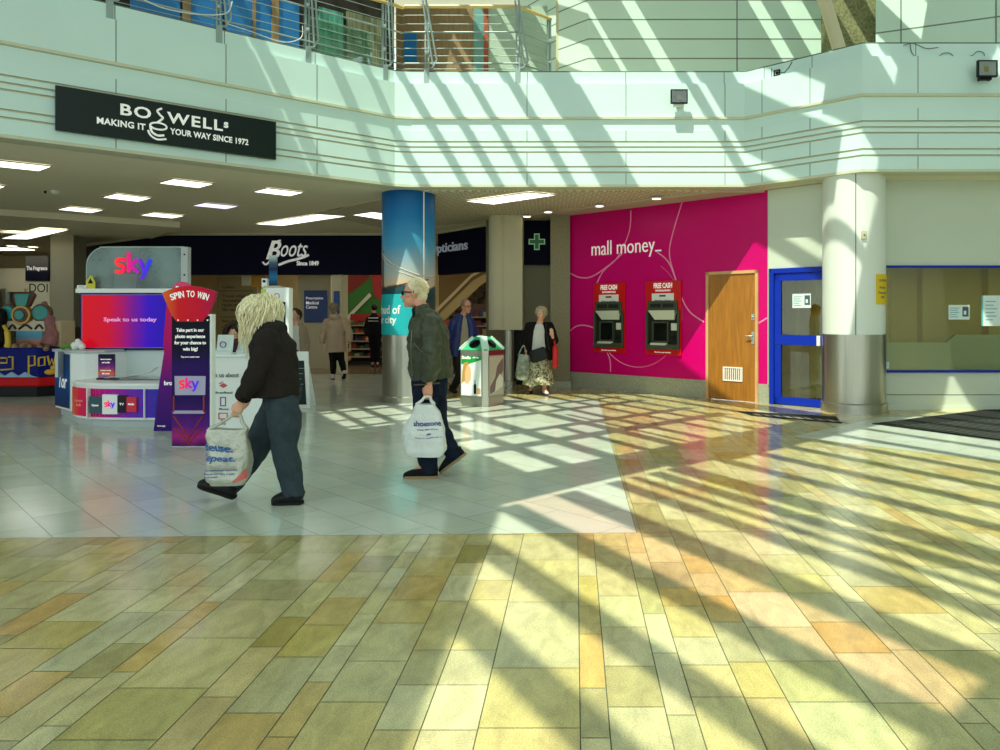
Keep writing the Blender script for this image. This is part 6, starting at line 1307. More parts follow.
def jacket(name, r, J, m, k=1.0, hem=None, torso=(.165, .18, .185, .19, .15, .075), arm=(.078, .066, .048), fl=.78, vox=.009, wr=.008, hood=None, collar=True, flf=None, seed=1.0, wf=9, it=8, cut=.05):
    b = MB(); side = (J['sh_n']-J['sh_f']).normalized(); hem = J['pel'] if hem is None else hem
    b.tube([hem, hem.lerp(J['chest'], .3), hem.lerp(J['chest'], .65), J['chest'], J['chest'].lerp(J['neck'], .6), J['neck']+V((0, 0, .01))], [t*k for t in torso], 18, flat=[(1, fl)]*4+[(1, fl*.95), (1, .9)], side=side)
    for s in ('n', 'f'):
        w_ = J['wr_'+s]; e_ = J['el_'+s]; limb(b, J['sh_'+s], e_, w_.lerp(e_, cut), tuple(t*k for t in arm), 14)
        b.tube([w_.lerp(e_, .12), w_.lerp(e_, cut-.01)], [arm[2]*1.02*k]*2, 12)
    if collar: b.tube([J['neck']-V((0, 0, .03)), J['neck'].lerp(J['head'], .32)], [.085*k, .072*k], 14)
    if hood: 
        for c, rr, ax in hood: b.ball(c, rr, ax, 14, 10)
    return fuse(name, b, vox, m, r, it=it, wr=wr, seed=seed, wf=wf)
def trousers(name, r, J, m, k=1.0, top=None, rad=(.11, .082, .068), vox=.009, wr=.008, seed=3.0, waist=(.165, .175), fl=.8, bot=.0):
    b = MB(); hs = (J['hip_n']-J['hip_f']).normalized(); top = top or J['pel']+V((0, 0, .12))
    b.tube([top, J['pel'], J['pel']-V((0, 0, .07))], [waist[0]*k, waist[1]*k, waist[1]*.93*k], 16, flat=(1, fl), side=hs)
    for s in ('n', 'f'):
        a_ = J['an_'+s]; bt__ = bot if not isinstance(bot, tuple) else bot[0 if s == 'n' else 1]; limb(b, J['hip_'+s], J['kn_'+s], a_+(a_-J['kn_'+s]).normalized()*bt__, tuple(t*k for t in rad), 14)
    return fuse(name, b, vox, m, r, it=6, wr=wr, seed=seed, wf=8, wz=.8)
def shoes(r, J, m, sole, k=1.0, w_=.044, h_=.085):
    for s in ('n', 'f'):
        b, sl = shoe_mb(J['heel_'+s], J['toe_'+s], w_=w_, h_=h_, k=k)
        o = fuse('shoe', b, .007, m, r, it=3); sl.build('sole', sole, o)
def hair_cap(b, H, f, l, u, k=1.0, back=.0, top=.012):
    b.ball(H+u*(.035*k)-f*.026*k, (.083*k, .092*k, .100*k), (l, f, u), 16, 12)
def strands(b, H, f, l, u, n, ln, seed, k=1.0, wave=.02, face_open=.6, r0=.0055, down=V((0, 0, -1)), spread=.05):
    rg_ = random.Random(seed)
    for i in range(n):
        th = rg_.uniform(-math.pi*face_open, math.pi*face_open)      # round the head, 0 = back
        el = rg_.uniform(.05, 1.0); dirh = (-f*math.cos(th)+l*math.sin(th)); root_ = H+u*.03*k-f*.02*k+dirh*(.082*k*math.sin(el*1.5))+u*(.098*k*math.cos(el*1.5))
        L = ln*rg_.uniform(.6, 1.05); pts = [root_]; p = root_; ph = rg_.uniform(0, 6.28); wv = wave*rg_.uniform(.5, 1.4); m_ = 9; sp_ = rg_.uniform(-.3, 1)*spread
        for j in range(1, m_+1):
            t = j/m_; nrm = (p-(H+u*.01*k)).normalized(); tan_ = (down-nrm*down.dot(nrm)); tan_ = tan_.normalized() if tan_.length > .15 else dirh
            free = min(1.0, max(0.0, (H.z-.02-p.z)/.06)); d_ = tan_*(1-free)+down*free; p = p+d_*(L/m_)+dirh*(sp_*(L/m_))
            # keep off the skull
            c = H+u*.01*k-f*.01*k; dv = p-c; mn = (.092+.010*(i % 5)/5)*k
            if dv.length < mn: p = c+dv.normalized()*mn
            pts.append(p+dirh.cross(V((0, 0, 1)))*(wv*math.sin(ph+t*7))+dirh*(wv*.6*math.cos(ph+t*6)))
        b.tube(pts, [r0*rg_.uniform(.7, 1.3)*(1-.75*(j/m_)**2) for j in range(m_+1)], 5)
# ---- carrier bags
def carrier_bag(label, base, W, D, Hh, yaw, m, hand_pt, handle_m, seed, name='carrier_bag', lean=V((0, 0, 0)), gather=.62, handles=True, lines=None, text_m=None, flat_top=False, grp=None):
    r = thing(name, label, 'bag', base, 0, grp); b = MB(); N_, K = 56, 26; cy, sy = math.cos(yaw), math.sin(yaw); base = V(base)
    def S(th, t, off=0.0):                          # th round, t height share
        ct, st = math.cos(th), math.sin(th); e = .42
        sx = math.copysign(abs(ct)**e, ct)*W/2; sy_ = math.copysign(abs(st)**e, st)*D/2
        g_ = 1-(1-gather)*max(0, (t-.45)/.55)**1.4; bl = 1+.06*math.sin(math.pi*min(1, t*1.3)); bo = .80+.2*min(1, t/.10)
        dd = 1-.55*max(0, (t-.35)/.65)
        x, y, z = sx*g_*bl*bo, sy_*dd*bo, Hh*t
        q = V((x*7+seed, y*7, z*7)); j = .020*noise.noise(q)+.014*noise.noise(q*2.1)+.007*abs(noise.noise(q*4.3))
        rad = V((x, y, 0)); n_ = rad.normalized() if rad.length > 1e-6 else V((0, 0, 1))
        p = V((x, y, z))+n_*(j+off); p.z += .012*noise.noise(q*1.3+V((9, 0, 0)))*(t > .05)
        return base+V((p.x*cy-p.y*sy, p.x*sy+p.y*cy, p.z))+lean*t*t
    vs = [S(2*math.pi*i/N_, j/K) for j in range(K+1) for i in range(N_)]
    fs = [(j*N_+i, j*N_+(i+1) % N_, (j+1)*N_+(i+1) % N_, (j+1)*N_+i) for j in range(K) for i in range(N_)]+[tuple(range(N_-1, -1, -1)), tuple(range(K*N_, (K+1)*N_))]
    b.add(vs, fs); b.build('sack', m, r, smooth=28)
    if handles:
        for sgn in (-1, 1):
            th = math.pi*1.5 if sgn < 0 else math.pi*.5; a_, c_ = S(th-1.2*1, .985), S(th+1.2*1, .985)
            top = V(hand_pt); mids = [a_.lerp(c_, .02), a_.lerp(top, .5), top+(a_-c_).normalized()*.02, top-(a_-c_).normalized()*.02, c_.lerp(top, .5), c_]
            h = MB(); h.tube(catmull(mids, 5), .011, 8, flat=(1, .45)); h.build('handle', handle_m or m, r, smooth=True)
    def face(u, v, n=0):                            # printing on the front: u metres across, v height share
        x = max(-.985, min(.985, u/(W/2*.98))); ct = math.copysign(abs(x)**(1/.42), x); th = -math.acos(max(-1, min(1, ct)))
        return S(th, v/Hh, .009+n)
    for s_, uu, v_, h_, w_ in (lines or []): text(s_, face, text_m, r, h=h_, width=w_, u=uu, v=v_, n=0, bold=.02, depth=.001)
    return r, S, face

# ------------------------------------------------------------------ the fair haired walker with the carrier bag
Y0 = 5.72
def PJ(Yb): return lambda x, y, d=0: P(x, y, Yb+d)
p = PJ(Y0)
J = dict(pel=p(281, 402), chest=p(273, 349), neck=p(262, 327), head=p(260.5, 311, .02), sh_n=p(268, 341, -.17), el_n=p(256, 374, -.24), wr_n=p(241, 401, -.20), sh_f=p(268, 339, .17), el_f=p(268, 372, .25), wr_f=p(250, 396, .24),
         hip_n=p(283, 408, -.085), kn_n=p(285, 449, -.09), an_n=p(293, 486, -.07), heel_n=p(302, 502.2, -.07), toe_n=p(272, 502.6, -.07),
         hip_f=p(278, 408, .085), kn_f=p(257, 448, .09), an_f=p(231, 485, .07), heel_f=p(234, 501, .05), toe_f=p(198, 486, .06))
J['heel_n'].z = J['toe_n'].z = .0; J['heel_f'].z = .012
wf_ = V((-1, .18, -.04)); J['hd_n'] = V((-.35, -.05, -1)); J['th_n'] = V((-.8, -.3, .2))
r, (f, l, u), (hf, hl, hu) = person('person with long fair hair in a dark fleece, striding with a printed carrier bag', (-2.2, 5.72, 0), J, wf_, k=.98, hfwd=V((-.95, .42, -.22)), body_vox=.006)
M_fleece = mat('charcoal_fleece', (42, 37, 35), .95, spec=.15, var=.12, vscale=40, bump=.25, bscale=220)
hood = [(J['neck']+V((.085, .0, -.02)), (.10, .15, .075), (V((1, 0, 0)), V((0, 1, 0)), V((0, 0, 1)))), (J['neck']+V((.115, -.02, -.075)), (.075, .12, .075), (V((1, 0, 0)), V((0, 1, 0)), V((0, 0, 1))))]
jacket('fleece_jacket', r, J, M_fleece, hem=p(276, 396), torso=(.212, .205, .198, .195, .165, .09), arm=(.086, .073, .056), fl=.86, hood=hood, wr=.014, seed=2.0, wf=9, cut=.10)
b = MB(); e_ = J['wr_n'].lerp(J['el_n'], .16); d_ = (J['el_n']-J['wr_n']).normalized(); b.tube([J['wr_n'].lerp(J['el_n'], .06), J['wr_n'].lerp(J['el_n'], .24)], [.054, .060], 14); fuse('cuff', b, .007, mat('fleece_cuff', (30, 27, 27), .95, spec=.1, bump=.4, bscale=150), r, it=2)
M_trous = mat('slate_trousers', (52, 64, 72), .85, spec=.2, var=.15, vscale=14, bump=.15, bscale=120)
trousers('trousers', r, J, M_trous, rad=(.122, .092, .074), waist=(.156, .162), fl=.84, wr=.020, seed=5, bot=(.075, .01))
M_shoe = mat('black_shoe', (20, 20, 21), .6, spec=.3); M_shsole = mat('black_sole', (28, 27, 26), .8, spec=.2)
shoes(r, J, M_shoe, M_shsole, 1.28, h_=.075)
M_blond = mat('fair_hair', (238, 230, 194), .5, spec=.35, var=.3, vscale=12, stretch=(7, 7, 1.2))
b = MB(); hair_cap(b, J['head'], hf, hl, hu, .93)
b.ball(J['head']-hf*.05-V((0, 0, .06)), (.070, .05, .10), (hl, hf, hu), 14, 10)
strands(b, J['head'], hf, hl, hu, 460, .44, 5, .94, wave=.026, face_open=.88, r0=.0050, spread=.05)
b.build('hair', M_blond, r, smooth=True)
M_bagc = mat('silver_plastic', (180, 182, 170), .3, .3, spec=.5, var=.14, vscale=9, bump=.9, bscale=16)
M_bblue = mat('bag_blue_print', (24, 92, 168), .4)
pal = J['wr_n']+V((-.03, -.0, -.10))
bgY = J['wr_n'].y-.02
bs = P(228.5, 484, bgY); 
rb_, S_, face_ = carrier_bag('silver carrier bag with blue printed words held by the fair haired walker', (bs.x, bs.y, bs.z), .285, .16, .40, .10, M_bagc, pal, M_bagc, 3.0, gather=.97,
    lines=[('Reuse.', -.055, .275, .058, .20), ('Repeat.', -.05, .195, .062, .22), ('Please bring this bag back when you shop,', -.02, .115, .012, .20), ('thank you for using it again', -.035, .092, .012, .19), ('and again', -.08, .07, .012, .08)], text_m=M_bblue)
b = MB(); 
for i in range(7):
    ua, ub = .05+.012*i, .05+.012*(i+1); b.quad(face_(ua, .03+.004*i), face_(ub, .034+.004*i), face_(ub, .05+.012*i), face_(ua, .05+.010*i))
b.build('red_print', mat('bag_red_print', (206, 96, 92), .4), rb_)

# ------------------------------------------------------------------ the white haired walker with the white bag
Y0 = 6.64; p = PJ(Y0)
J = dict(pel=p(430, 388), chest=p(428, 334), neck=p(424, 311), head=p(414.5, 293), sh_n=p(431, 322, -.185), el_n=p(433, 358, -.25), wr_n=p(429, 383.5, -.24), sh_f=p(427, 322, .185), el_f=p(430, 355, .25), wr_f=p(424, 380, .24),
         hip_n=p(426, 392, -.085), kn_n=p(421, 428, -.09), an_n=p(428.5, 464, -.08), heel_n=p(437.5, 474.5, -.08), toe_n=p(403.5, 474.5, -.08),
         hip_f=p(432, 392, .085), kn_f=p(440, 430, .09), an_f=p(455, 456, .08), heel_f=p(466, 455, .08), toe_f=p(441, 473, .08))
J['heel_n'].z = J['toe_n'].z = 0; J['toe_f'].z = .006
J['hd_n'] = V((-.12, 0, -1)); J['th_n'] = V((-1, -.1, 0))
M_skin2 = mat('skin_ruddy', (216, 152, 124), .5, var=.07, vscale=22)
r, (f, l, u), (hf, hl, hu) = person('person with white hair and sunglasses in an olive jacket, carrying a white plastic bag', (-1.28, 6.64, 0), J, V((-1, -.02, 0)), skin=M_skin2, k=1.05, hfwd=V((-1, -.10, -.02)), body_vox=.006)
M_olivej = mat('olive_waxed_jacket', (62, 68, 50), .42, spec=.35, var=.16, vscale=12, bump=.25, bscale=40)
jacket('olive_jacket', r, J, M_olivej, hem=p(432, 379), torso=(.205, .205, .20, .195, .165, .09), arm=(.086, .074, .056), fl=.92, wr=.021, seed=8.0, wf=10, cut=.05)
b = MB(); nk = J['neck']; b.tube([nk+V((-.075, 0, -.06)), nk+V((-.085, 0, .015)), nk+V((-.055, 0, .055))], [.04, .04, .022], 10, flat=(1.9, .5), side=V((0, 1, 0))); fuse('dark_collar', b, .007, mat('dark_collar_cloth', (30, 32, 36), .8), r, it=3)
b = MB(); b.tube([p(414, 385, -.20), p(424, 384.5, -.26), p(440, 383, -.22)], [.006]*3, 6); b.build('hem_piping', mat('jacket_piping', (86, 78, 52), .6), r, smooth=True)
b = MB(); b.tube(catmull([p(412, 330, -.19), p(411, 350, -.2), p(412, 376, -.19)], 5), .0045, 5); b.tube(catmull([p(414, 343, -.205), p(419, 349, -.215), p(423, 352, -.22)], 4), .0045, 5); b.build('zip', mat('zip_metal', (150, 150, 130), .3, .8), r, smooth=True)
M_jean = mat('navy_jeans', (22, 32, 50), .85, spec=.15, var=.15, vscale=14, bump=.15, bscale=120)
trousers('jeans', r, J, M_jean, rad=(.108, .082, .066), waist=(.165, .172), fl=.92, wr=.018, seed=4, bot=(.085, .02))
shoes(r, J, mat('black_suede', (22, 22, 24), .85, spec=.2), mat('tan_sole', (150, 128, 92), .7), 1.12, h_=.075)
M_wh = mat('white_hair', (226, 214, 178), .6, spec=.3, var=.12, vscale=25)
H_ = J['head']; b = MB()
b.ball(H_+hu*.040-hf*.022, (.083, .098, .098), (hl, hf, hu), 16, 12); b.ball(H_-hf*.055-hu*.02, (.074, .058, .075), (hl, hf, hu), 14, 10)
strands(b, H_, hf, hl, hu, 260, .075, 9, 1.06, wave=.006, face_open=.60, r0=.006)
b.build('hair', M_wh, r, smooth=True)
b = MB(); 
for s in (-1, 1):
    c_ = H_+hu*.004+hf*.100+hl*(s*.032); b.ball(c_, (.031, .010, .024), (hl, hf, hu), 12, 8); b.tube([c_+hl*(s*.026)+hu*.008, H_+hu*.006+hf*.04+hl*(s*.082), H_+hu*.002-hf*.02+hl*(s*.090)], .0055, 6)
b.tube([H_+hu*.01+hf*.104-hl*.012, H_+hu*.01+hf*.106+hl*.012], .003, 6); b.build('sunglasses', mat('dark_lens', (14, 14, 18), .1), r, smooth=True)
M_wbag = mat('white_plastic_bag', (222, 228, 226), .35, spec=.4, var=.05, vscale=8, bump=.9, bscale=15)
pal = J['wr_n']+V((-.012, 0, -.112)); bs = P(425, 456, Y0-.24); M_bpr = mat('bag_navy_print', (40, 50, 130), .4)
carrier_bag('white plastic carrier bag with a blue shop name held by the white haired walker', (bs.x, bs.y, bs.z), .335, .17, .44, .0, M_wbag, pal, M_wbag, 8.0, gather=.42,
    lines=[('shoezone', .035, .285, .044, .23), ('Over 300 stores', .035, .235, .010, .16), ('online', .04, .20, .018, .03), ('thanks for shopping with us', .04, .17, .011, .19)], text_m=M_bpr)

# ------------------------------------------------------------------ the lady in the long skirt
Y0 = 13.75; p = PJ(Y0)
def zc_(v, z): v.z = z; return v
J = dict(pel=p(539, 353), chest=p(539, 331), neck=p(540, 322), head=p(541, 313.8), sh_n=p(529.5, 326), el_n=p(524, 341, .03), wr_n=p(526, 352, -.14), sh_f=p(549.5, 326), el_f=p(555, 341, .05), wr_f=p(552.5, 338, -.17),
         hip_n=p(534, 357), kn_n=p(533, 374, -.02), an_n=p(531, 388), heel_n=zc_(p(531, 390, .05), 0), toe_n=zc_(p(528, 394, -.17), 0), hip_f=p(543, 357), kn_f=p(544, 374, -.04), an_f=p(544.5, 388, -.1), heel_f=zc_(p(544, 390, -.05), .0), toe_f=zc_(p(547.5, 395, -.27), 0))
J['wr_f'] = p(552.5, 337, -.20); J['hd_f'] = V((-.15, -.2, .9)); J['hd_n'] = V((0, -.2, -1)); J['th_f'] = V((-1, 0, 0))
r, (f, l, u), (hf, hl, hu) = person('person with short grey hair in a black cardigan, pale top and long patterned skirt', (-.66, 13.75, 0), J, V((-.1, -1, 0)), k=.98, hfwd=V((-.45, -1, -.05)), body_vox=.008)
M_pale = mat('pale_blouse', (206, 206, 200), .8, var=.06, vscale=20); M_cardi = mat('black_cardigan', (26, 23, 22), .9, spec=.15, bump=.2, bscale=120)
b = MB(); sd = V((1, 0, 0)); b.tube([J['pel'], J['pel'].lerp(J['chest'], .5), J['chest'], J['chest'].lerp(J['neck'], .7), J['neck']-V((0, 0, .02))], [.19, .185, .185, .13, .07], 16, flat=(1, .78), side=sd); fuse('blouse', b, .012, M_pale, r, it=4, wr=.006)
b = MB()
for s, sg in (('n', -1), ('f', 1)):
    limb(b, J['sh_'+s], J['el_'+s], J['wr_'+s].lerp(J['el_'+s], .15), (.082, .07, .055), 12)
    top = J['neck']+V((sg*.08, .0, -.015)); b.tube([top, J['sh_'+s].lerp(top, .35)+V((0, -.02, -.10)), J['chest']+V((sg*.165, -.035, -.10)), J['pel']+V((sg*.19, -.03, .0)), J['pel']+V((sg*.2, -.02, -.12))], [.055, .085, .085, .08, .07], 12, flat=(1, 1.5), side=V((1, 0, 0)))
b.tube([J['neck']+V((0, .05, 0)), J['chest']+V((0, .09, 0)), J['pel']+V((0, .10, -.1))], [.09, .17, .17], 14, flat=(1, .4), side=V((1, 0, 0)))
fuse('cardigan', b, .012, M_cardi, r, it=4, wr=.008)
M_skirt = mat('patterned_skirt', (176, 168, 116), .8)
nt = M_skirt.node_tree; vo = nt.nodes.new('ShaderNodeTexVoronoi'); vo.inputs['Scale'].default_value = 34; tcx = nt.nodes.new('ShaderNodeTexCoord'); nt.links.new(tcx.outputs['Object'], vo.inputs['Vector']); rmp = nt.nodes.new('ShaderNodeValToRGB'); cr = rmp.color_ramp
for _ in range(3): cr.elements.new(.5)
for e, (ps, cc) in zip(cr.elements, ((0, (60, 66, 60)), (.25, (136, 134, 100)), (.5, (214, 208, 166)), (.75, (110, 122, 112)), (1, (220, 214, 184)))): e.position = ps; e.color = C(*cc)
sxp = nt.nodes.new('ShaderNodeSeparateColor'); nt.links.new(vo.outputs['Color'], sxp.inputs[0]); nt.links.new(sxp.outputs[0], rmp.inputs[0]); nt.links.new(rmp.outputs[0], nt.nodes['Principled BSDF'].inputs['Base Color'])
b = MB(); rows = []; N_ = 48; zt_, zb_ = J['pel'].z+.06, EYE+(CY-384.5)*Y0/FPX
for t in [i/10 for i in range(11)]:
    z = zt_+(zb_-zt_)*t; ra, rb2 = .17+.115*t, .135+.12*t; rows.append([V((J['pel'].x-.005-.02*t+(ra*(1+.07*t*math.sin(7*a+1)))*math.cos(a), J['pel'].y+(rb2*(1+.09*t*math.sin(9*a)))*math.sin(a), z+.015*t*math.sin(4*a))) for a in [2*math.pi*i/N_ for i in range(N_)]])
b.add([q for rw in rows for q in rw], [(j*N_+i, (j+1)*N_+i, (j+1)*N_+(i+1) % N_, j*N_+(i+1) % N_) for j in range(10) for i in range(N_)]+[tuple(range(N_))]); b.build('skirt', M_skirt, r, smooth=True)
b, sl = shoe_mb(J['heel_n'], J['toe_n'], k=.95); o = fuse('shoe', b, .009, M_shoe, r, it=2); sl.build('sole', M_shsole, o)
b, sl = shoe_mb(J['heel_f'], J['toe_f'], k=.95); o = fuse('shoe', b, .009, mat('white_sandal', (206, 200, 196), .6), r, it=2); sl.build('sole', M_shsole, o)
M_greyh = mat('grey_hair', (176, 164, 132), .6, var=.2, vscale=30)
H_ = J['head']; b = MB(); b.ball(H_+hu*.045-hf*.02, (.092, .098, .092), (hl, hf, hu), 14, 10); b.ball(H_-hf*.05-hu*.01, (.085, .06, .08), (hl, hf, hu), 12, 9); strands(b, H_, hf, hl, hu, 90, .09, 3, 1.05, wave=.014, face_open=.74, r0=.011); b.build('hair', M_greyh, r, smooth=True)
def soft_bag(name, label, c, W, D, Hh, m, strap, seed, tilt=0.0, sm=None, grp=None, wr=.012):
    r = thing(name, label, 'bag', (c.x, c.y, c.z), 0, grp); b = MB(); N_ = 24; rows = []
    for t in [0, .06, .2, .45, .7, .92, 1.0]:
        g_ = (.72, .9, 1.0, 1.0, .95, .86, .7)[[0, .06, .2, .45, .7, .92, 1.0].index(t)]
        rw = []
        for i in range(N_):
            a = 2*math.pi*i/N_; x = math.copysign(abs(math.cos(a))**.5, math.cos(a))*W/2*g_; y = math.copysign(abs(math.sin(a))**.7, math.sin(a))*D/2*g_; z = Hh*t; q_ = V((x*12+seed, y*12, z*12)); x += wr*noise.noise(q_); y += wr*noise.noise(q_+V((5, 5, 5)))
            rw.append(V((c.x+x*math.cos(tilt)-z*math.sin(tilt), c.y+y, c.z+x*math.sin(tilt)+z*math.cos(tilt))))
        rows.append(rw)
    n = len(rows); b.add([q for rw in rows for q in rw], [(j*N_+i, j*N_+(i+1) % N_, (j+1)*N_+(i+1) % N_, (j+1)*N_+i) for j in range(n-1) for i in range(N_)]+[tuple(range(N_-1, -1, -1)), tuple(range((n-1)*N_, n*N_))]); b.build('bag_body', m, r, smooth=60)
    h = MB(); h.tube(catmull(strap, 5), .012, 7); h.build('strap', sm or m, r, smooth=True); return r
c0 = p(540.5, 361, -.27); soft_bag('shoulder_bag', 'black cross body bag on the front of the patterned skirt', c0, .33, .11, .23, mat('black_leather', (30, 32, 34), .45), [c0+V((.15, .02, .2)), J['chest']+V((.14, -.2, .0)), J['sh_f']+V((-.06, -.10, .03)), J['neck']+V((.07, .02, .0))], 2, .30)
c0 = p(521.5, 380, -.17); soft_bag('shopping_bag', 'grey green patterned shopping bag hanging from the arm in the black cardigan', c0, .24, .12, .46, mat('green_pattern_bag', (140, 150, 136), .7, var=.6, vscale=14), [c0+V((-.06, 0, .44)), c0+V((.04, .02, .62)), J['wr_n']+V((0, -.02, -.05)), c0+V((.08, 0, .44))], 4, -.12)
c0 = p(555.2, 368, -.12); soft_bag('shopping_bag', 'bright red bag hanging behind the lady in the patterned skirt', c0, .11, .2, .40, mat('red_bag', (206, 20, 20), .5), [c0+V((0, -.05, .38)), c0+V((-.01, -.05, .5)), J['wr_f']+V((.02, .06, -.1)), c0+V((0, .05, .38))], 6, .0)

# ------------------------------------------------------------------ the man in the blue jacket behind the bin
Y0 = 13.9; p = PJ(Y0)
J = dict(pel=p(461, 353), chest=p(461, 327), neck=p(463, 315), head=p(466.5, 306.5), sh_n=p(453, 323, -.1), el_n=p(451.5, 338, -.08), wr_n=p(454.5, 350.5, -.12), sh_f=p(471, 322, .08), el_f=p(475, 337, .1), wr_f=p(476, 350, .05),
         hip_n=p(458, 356, -.05), kn_n=p(460, 374, -.08), an_n=p(453.5, 388, .0), heel_n=zc_(p(450, 388, .05), .05), toe_n=zc_(p(456, 394, -.1), .0), hip_f=p(465, 356, .05), kn_f=p(468, 374, .0), an_f=p(470, 391, .0), heel_f=zc_(p(468, 394, .05), 0), toe_f=zc_(p(476, 395, -.15), 0))
J['hd_n'] = V((.1, 0, -1)); J['th_n'] = V((1, -.3, 0))
r, (f, l, u), (hf, hl, hu) = person('person in glasses and an open blue jacket walking behind the litter bin', (-2.08, 13.9, 0), J, V((.8, -.6, 0)), k=1.02, hfwd=V((.75, -.66, -.05)), body_vox=.008, skin=M_skin2, grip=(False, False))
M_bluej = mat('royal_blue_jacket', (24, 44, 108), .5, var=.15, vscale=14, bump=.2, bscale=40); M_navysl = mat('navy_sleeve', (22, 28, 52), .6)
b = MB(); sd = (J['sh_n']-J['sh_f']).normalized(); b.tube([J['pel']-V((0, 0, .02)), J['pel'].lerp(J['chest'], .5), J['chest'], J['chest'].lerp(J['neck'], .7), J['neck']], [.165, .17, .17, .12, .07], 14, flat=(1, .8), side=sd); fuse('grey_shirt', b, .012, mat('grey_shirt_cloth', (150, 144, 126), .85, var=.08, vscale=30), r, it=4, wr=.006)
b = MB(); fd_ = V((.8, -.6, 0)); bk = -fd_
for s in ('n', 'f'):
    sgv = (J['sh_'+s]-J['chest']); sgv.z = 0; sgv.normalize()
    limb(b, J['sh_'+s], J['el_'+s], J['wr_'+s].lerp(J['el_'+s], .08), (.085, .074, .056), 12)
    b.tube([J['neck']+sgv*.07+fd_*.02, J['chest']+sgv*.13+fd_*.08+V((0, 0, .02)), J['pel']+sgv*.165+fd_*.07+V((0, 0, .12)), J['pel']+sgv*.17+fd_*.06-V((0, 0, .06))], [.06, .075, .075, .07], 12)
b.tube([J['neck']+bk*.06+V((0, 0, .02)), J['chest']+bk*.09, J['pel']+bk*.10-V((0, 0, .05))], [.10, .17, .16], 14, flat=(1, .45), side=sd)
fuse('blue_jacket', b, .012, M_bluej, r, it=4, wr=.008)
trousers('dark_trousers', r, J, mat('dark_brown_trousers', (38, 32, 30), .85), rad=(.105, .078, .062), waist=(.165, .17), vox=.012, wr=.008)
shoes(r, J, M_shoe, M_shsole, 1.05)
H_ = J['head']; b = MB(); b.ball(H_+hu*.045-hf*.028, (.083, .09, .085), (hl, hf, hu), 12, 9); b.ball(H_-hf*.06-hu*.01, (.074, .045, .07), (hl, hf, hu), 12, 9); strands(b, H_, hf, hl, hu, 60, .06, 6, 1.03, wave=.004, face_open=.66, r0=.009); b.build('hair', mat('dark_grey_hair', (140, 130, 112), .6, var=.2, vscale=30), r, smooth=True)
b = MB()
for s in (-1, 1): c_ = H_+hu*.004+hf*.096+hl*(s*.033); b.tube([c_+hl*(.026*math.cos(a_))+hu*(.019*math.sin(a_)) for a_ in [i*math.pi/6 for i in range(13)]], .004, 5); b.tube([c_+hl*(s*.026), H_+hl*(s*.084)-hf*.01], .004, 5)
b.build('glasses', M_black, r, smooth=True)

# ------------------------------------------------------------------ walkers at the shop entrance
Y0 = 17.0; p = PJ(Y0)
J = dict(pel=p(336, 345), chest=p(336, 325), neck=p(335.5, 316), head=p(334, 309), sh_n=p(327, 322, .0), el_n=p(323, 334, -.02), wr_n=p(322, 344, -.05), sh_f=p(345, 322), el_f=p(349.5, 333, -.03), wr_f=p(350, 343, -.06),
         hip_n=p(333, 349), kn_n=p(333, 362), an_n=p(333.5, 374), heel_n=zc_(p(333, 378, -.12), 0), toe_n=zc_(p(332.5, 378, .13), 0), hip_f=p(339, 349), kn_f=p(341.5, 361, .06), an_f=p(344, 371, -.1), heel_f=zc_(p(345, 372, -.2), .12), toe_f=zc_(p(343.5, 377, -.02), .0))
r, (f, l, u), (hf, hl, hu) = person('person with grey hair in a hooded beige coat seen from behind at the shop entrance', (-5.4, 17.0, 0), J, V((-.1, 1, 0)), k=.98, body_vox=.010, grip=(False, False), face=True)
M_beige = mat('beige_coat', (170, 148, 122), .8, var=.06, vscale=14)
jacket('beige_coat', r, J, M_beige, hem=p(336.5, 352), torso=(.235, .22, .205, .2, .16, .09), arm=(.085, .072, .056), fl=.78, vox=.013, wr=.008, hood=[(J['neck']+V((0, -.09, -.03)), (.12, .07, .07), (V((1, 0, 0)), V((0, 1, 0)), V((0, 0, 1))))], it=4)
trousers('black_trousers', r, J, mat('black_trouser', (20, 19, 20), .85, spec=.15), rad=(.10, .075, .058), vox=.013, wr=.006, waist=(.16, .165)); shoes(r, J, mat('pale_shoe', (186, 176, 160), .6), M_shsole, 1.0)
H_ = J['head']; b = MB(); b.ball(H_+hu*.03-hf*.02, (.092, .1, .105), (hl, hf, hu), 12, 9); b.ball(H_-hf*.05-hu*.03, (.08, .055, .08), (hl, hf, hu), 12, 9); strands(b, H_, hf, hl, hu, 50, .1, 8, 1.04, wave=.006, face_open=.78, r0=.011); b.build('hair', mat('ash_hair', (132, 116, 92), .6, var=.2, vscale=30), r, smooth=True)

Y0 = 14.2; p = PJ(Y0)
J = dict(pel=p(297, 354), chest=p(296.5, 334), neck=p(296, 324), head=p(295, 315.5), sh_n=p(289.5, 329), el_n=p(287.5, 342), wr_n=p(289, 353, -.1), sh_f=p(303, 329), el_f=p(306.5, 342), wr_f=p(306, 353, -.1),
         hip_n=p(293.5, 357), kn_n=p(293, 374), an_n=p(293, 388), heel_n=zc_(p(293, 391, .08), 0), toe_n=zc_(p(292, 392, -.17), 0), hip_f=p(300, 357), kn_f=p(300.5, 374), an_f=p(301, 388), heel_f=zc_(p(301, 391, .08), 0), toe_f=zc_(p(302, 392, -.17), 0))
r, (f, l, u), (hf, hl, hu) = person('person in a fawn jacket and white top standing beyond the black pavement board', (-5.25, 14.2, 0), J, V((.0, -1, 0)), k=.97, body_vox=.010, grip=(False, False))
b = MB(); b.tube([J['pel'], J['chest'], J['chest'].lerp(J['neck'], .7), J['neck']-V((0, 0, .02))], [.16, .165, .12, .07], 14, flat=(1, .8), side=V((1, 0, 0))); fuse('white_top', b, .013, M_pale, r, it=4)
b = MB()
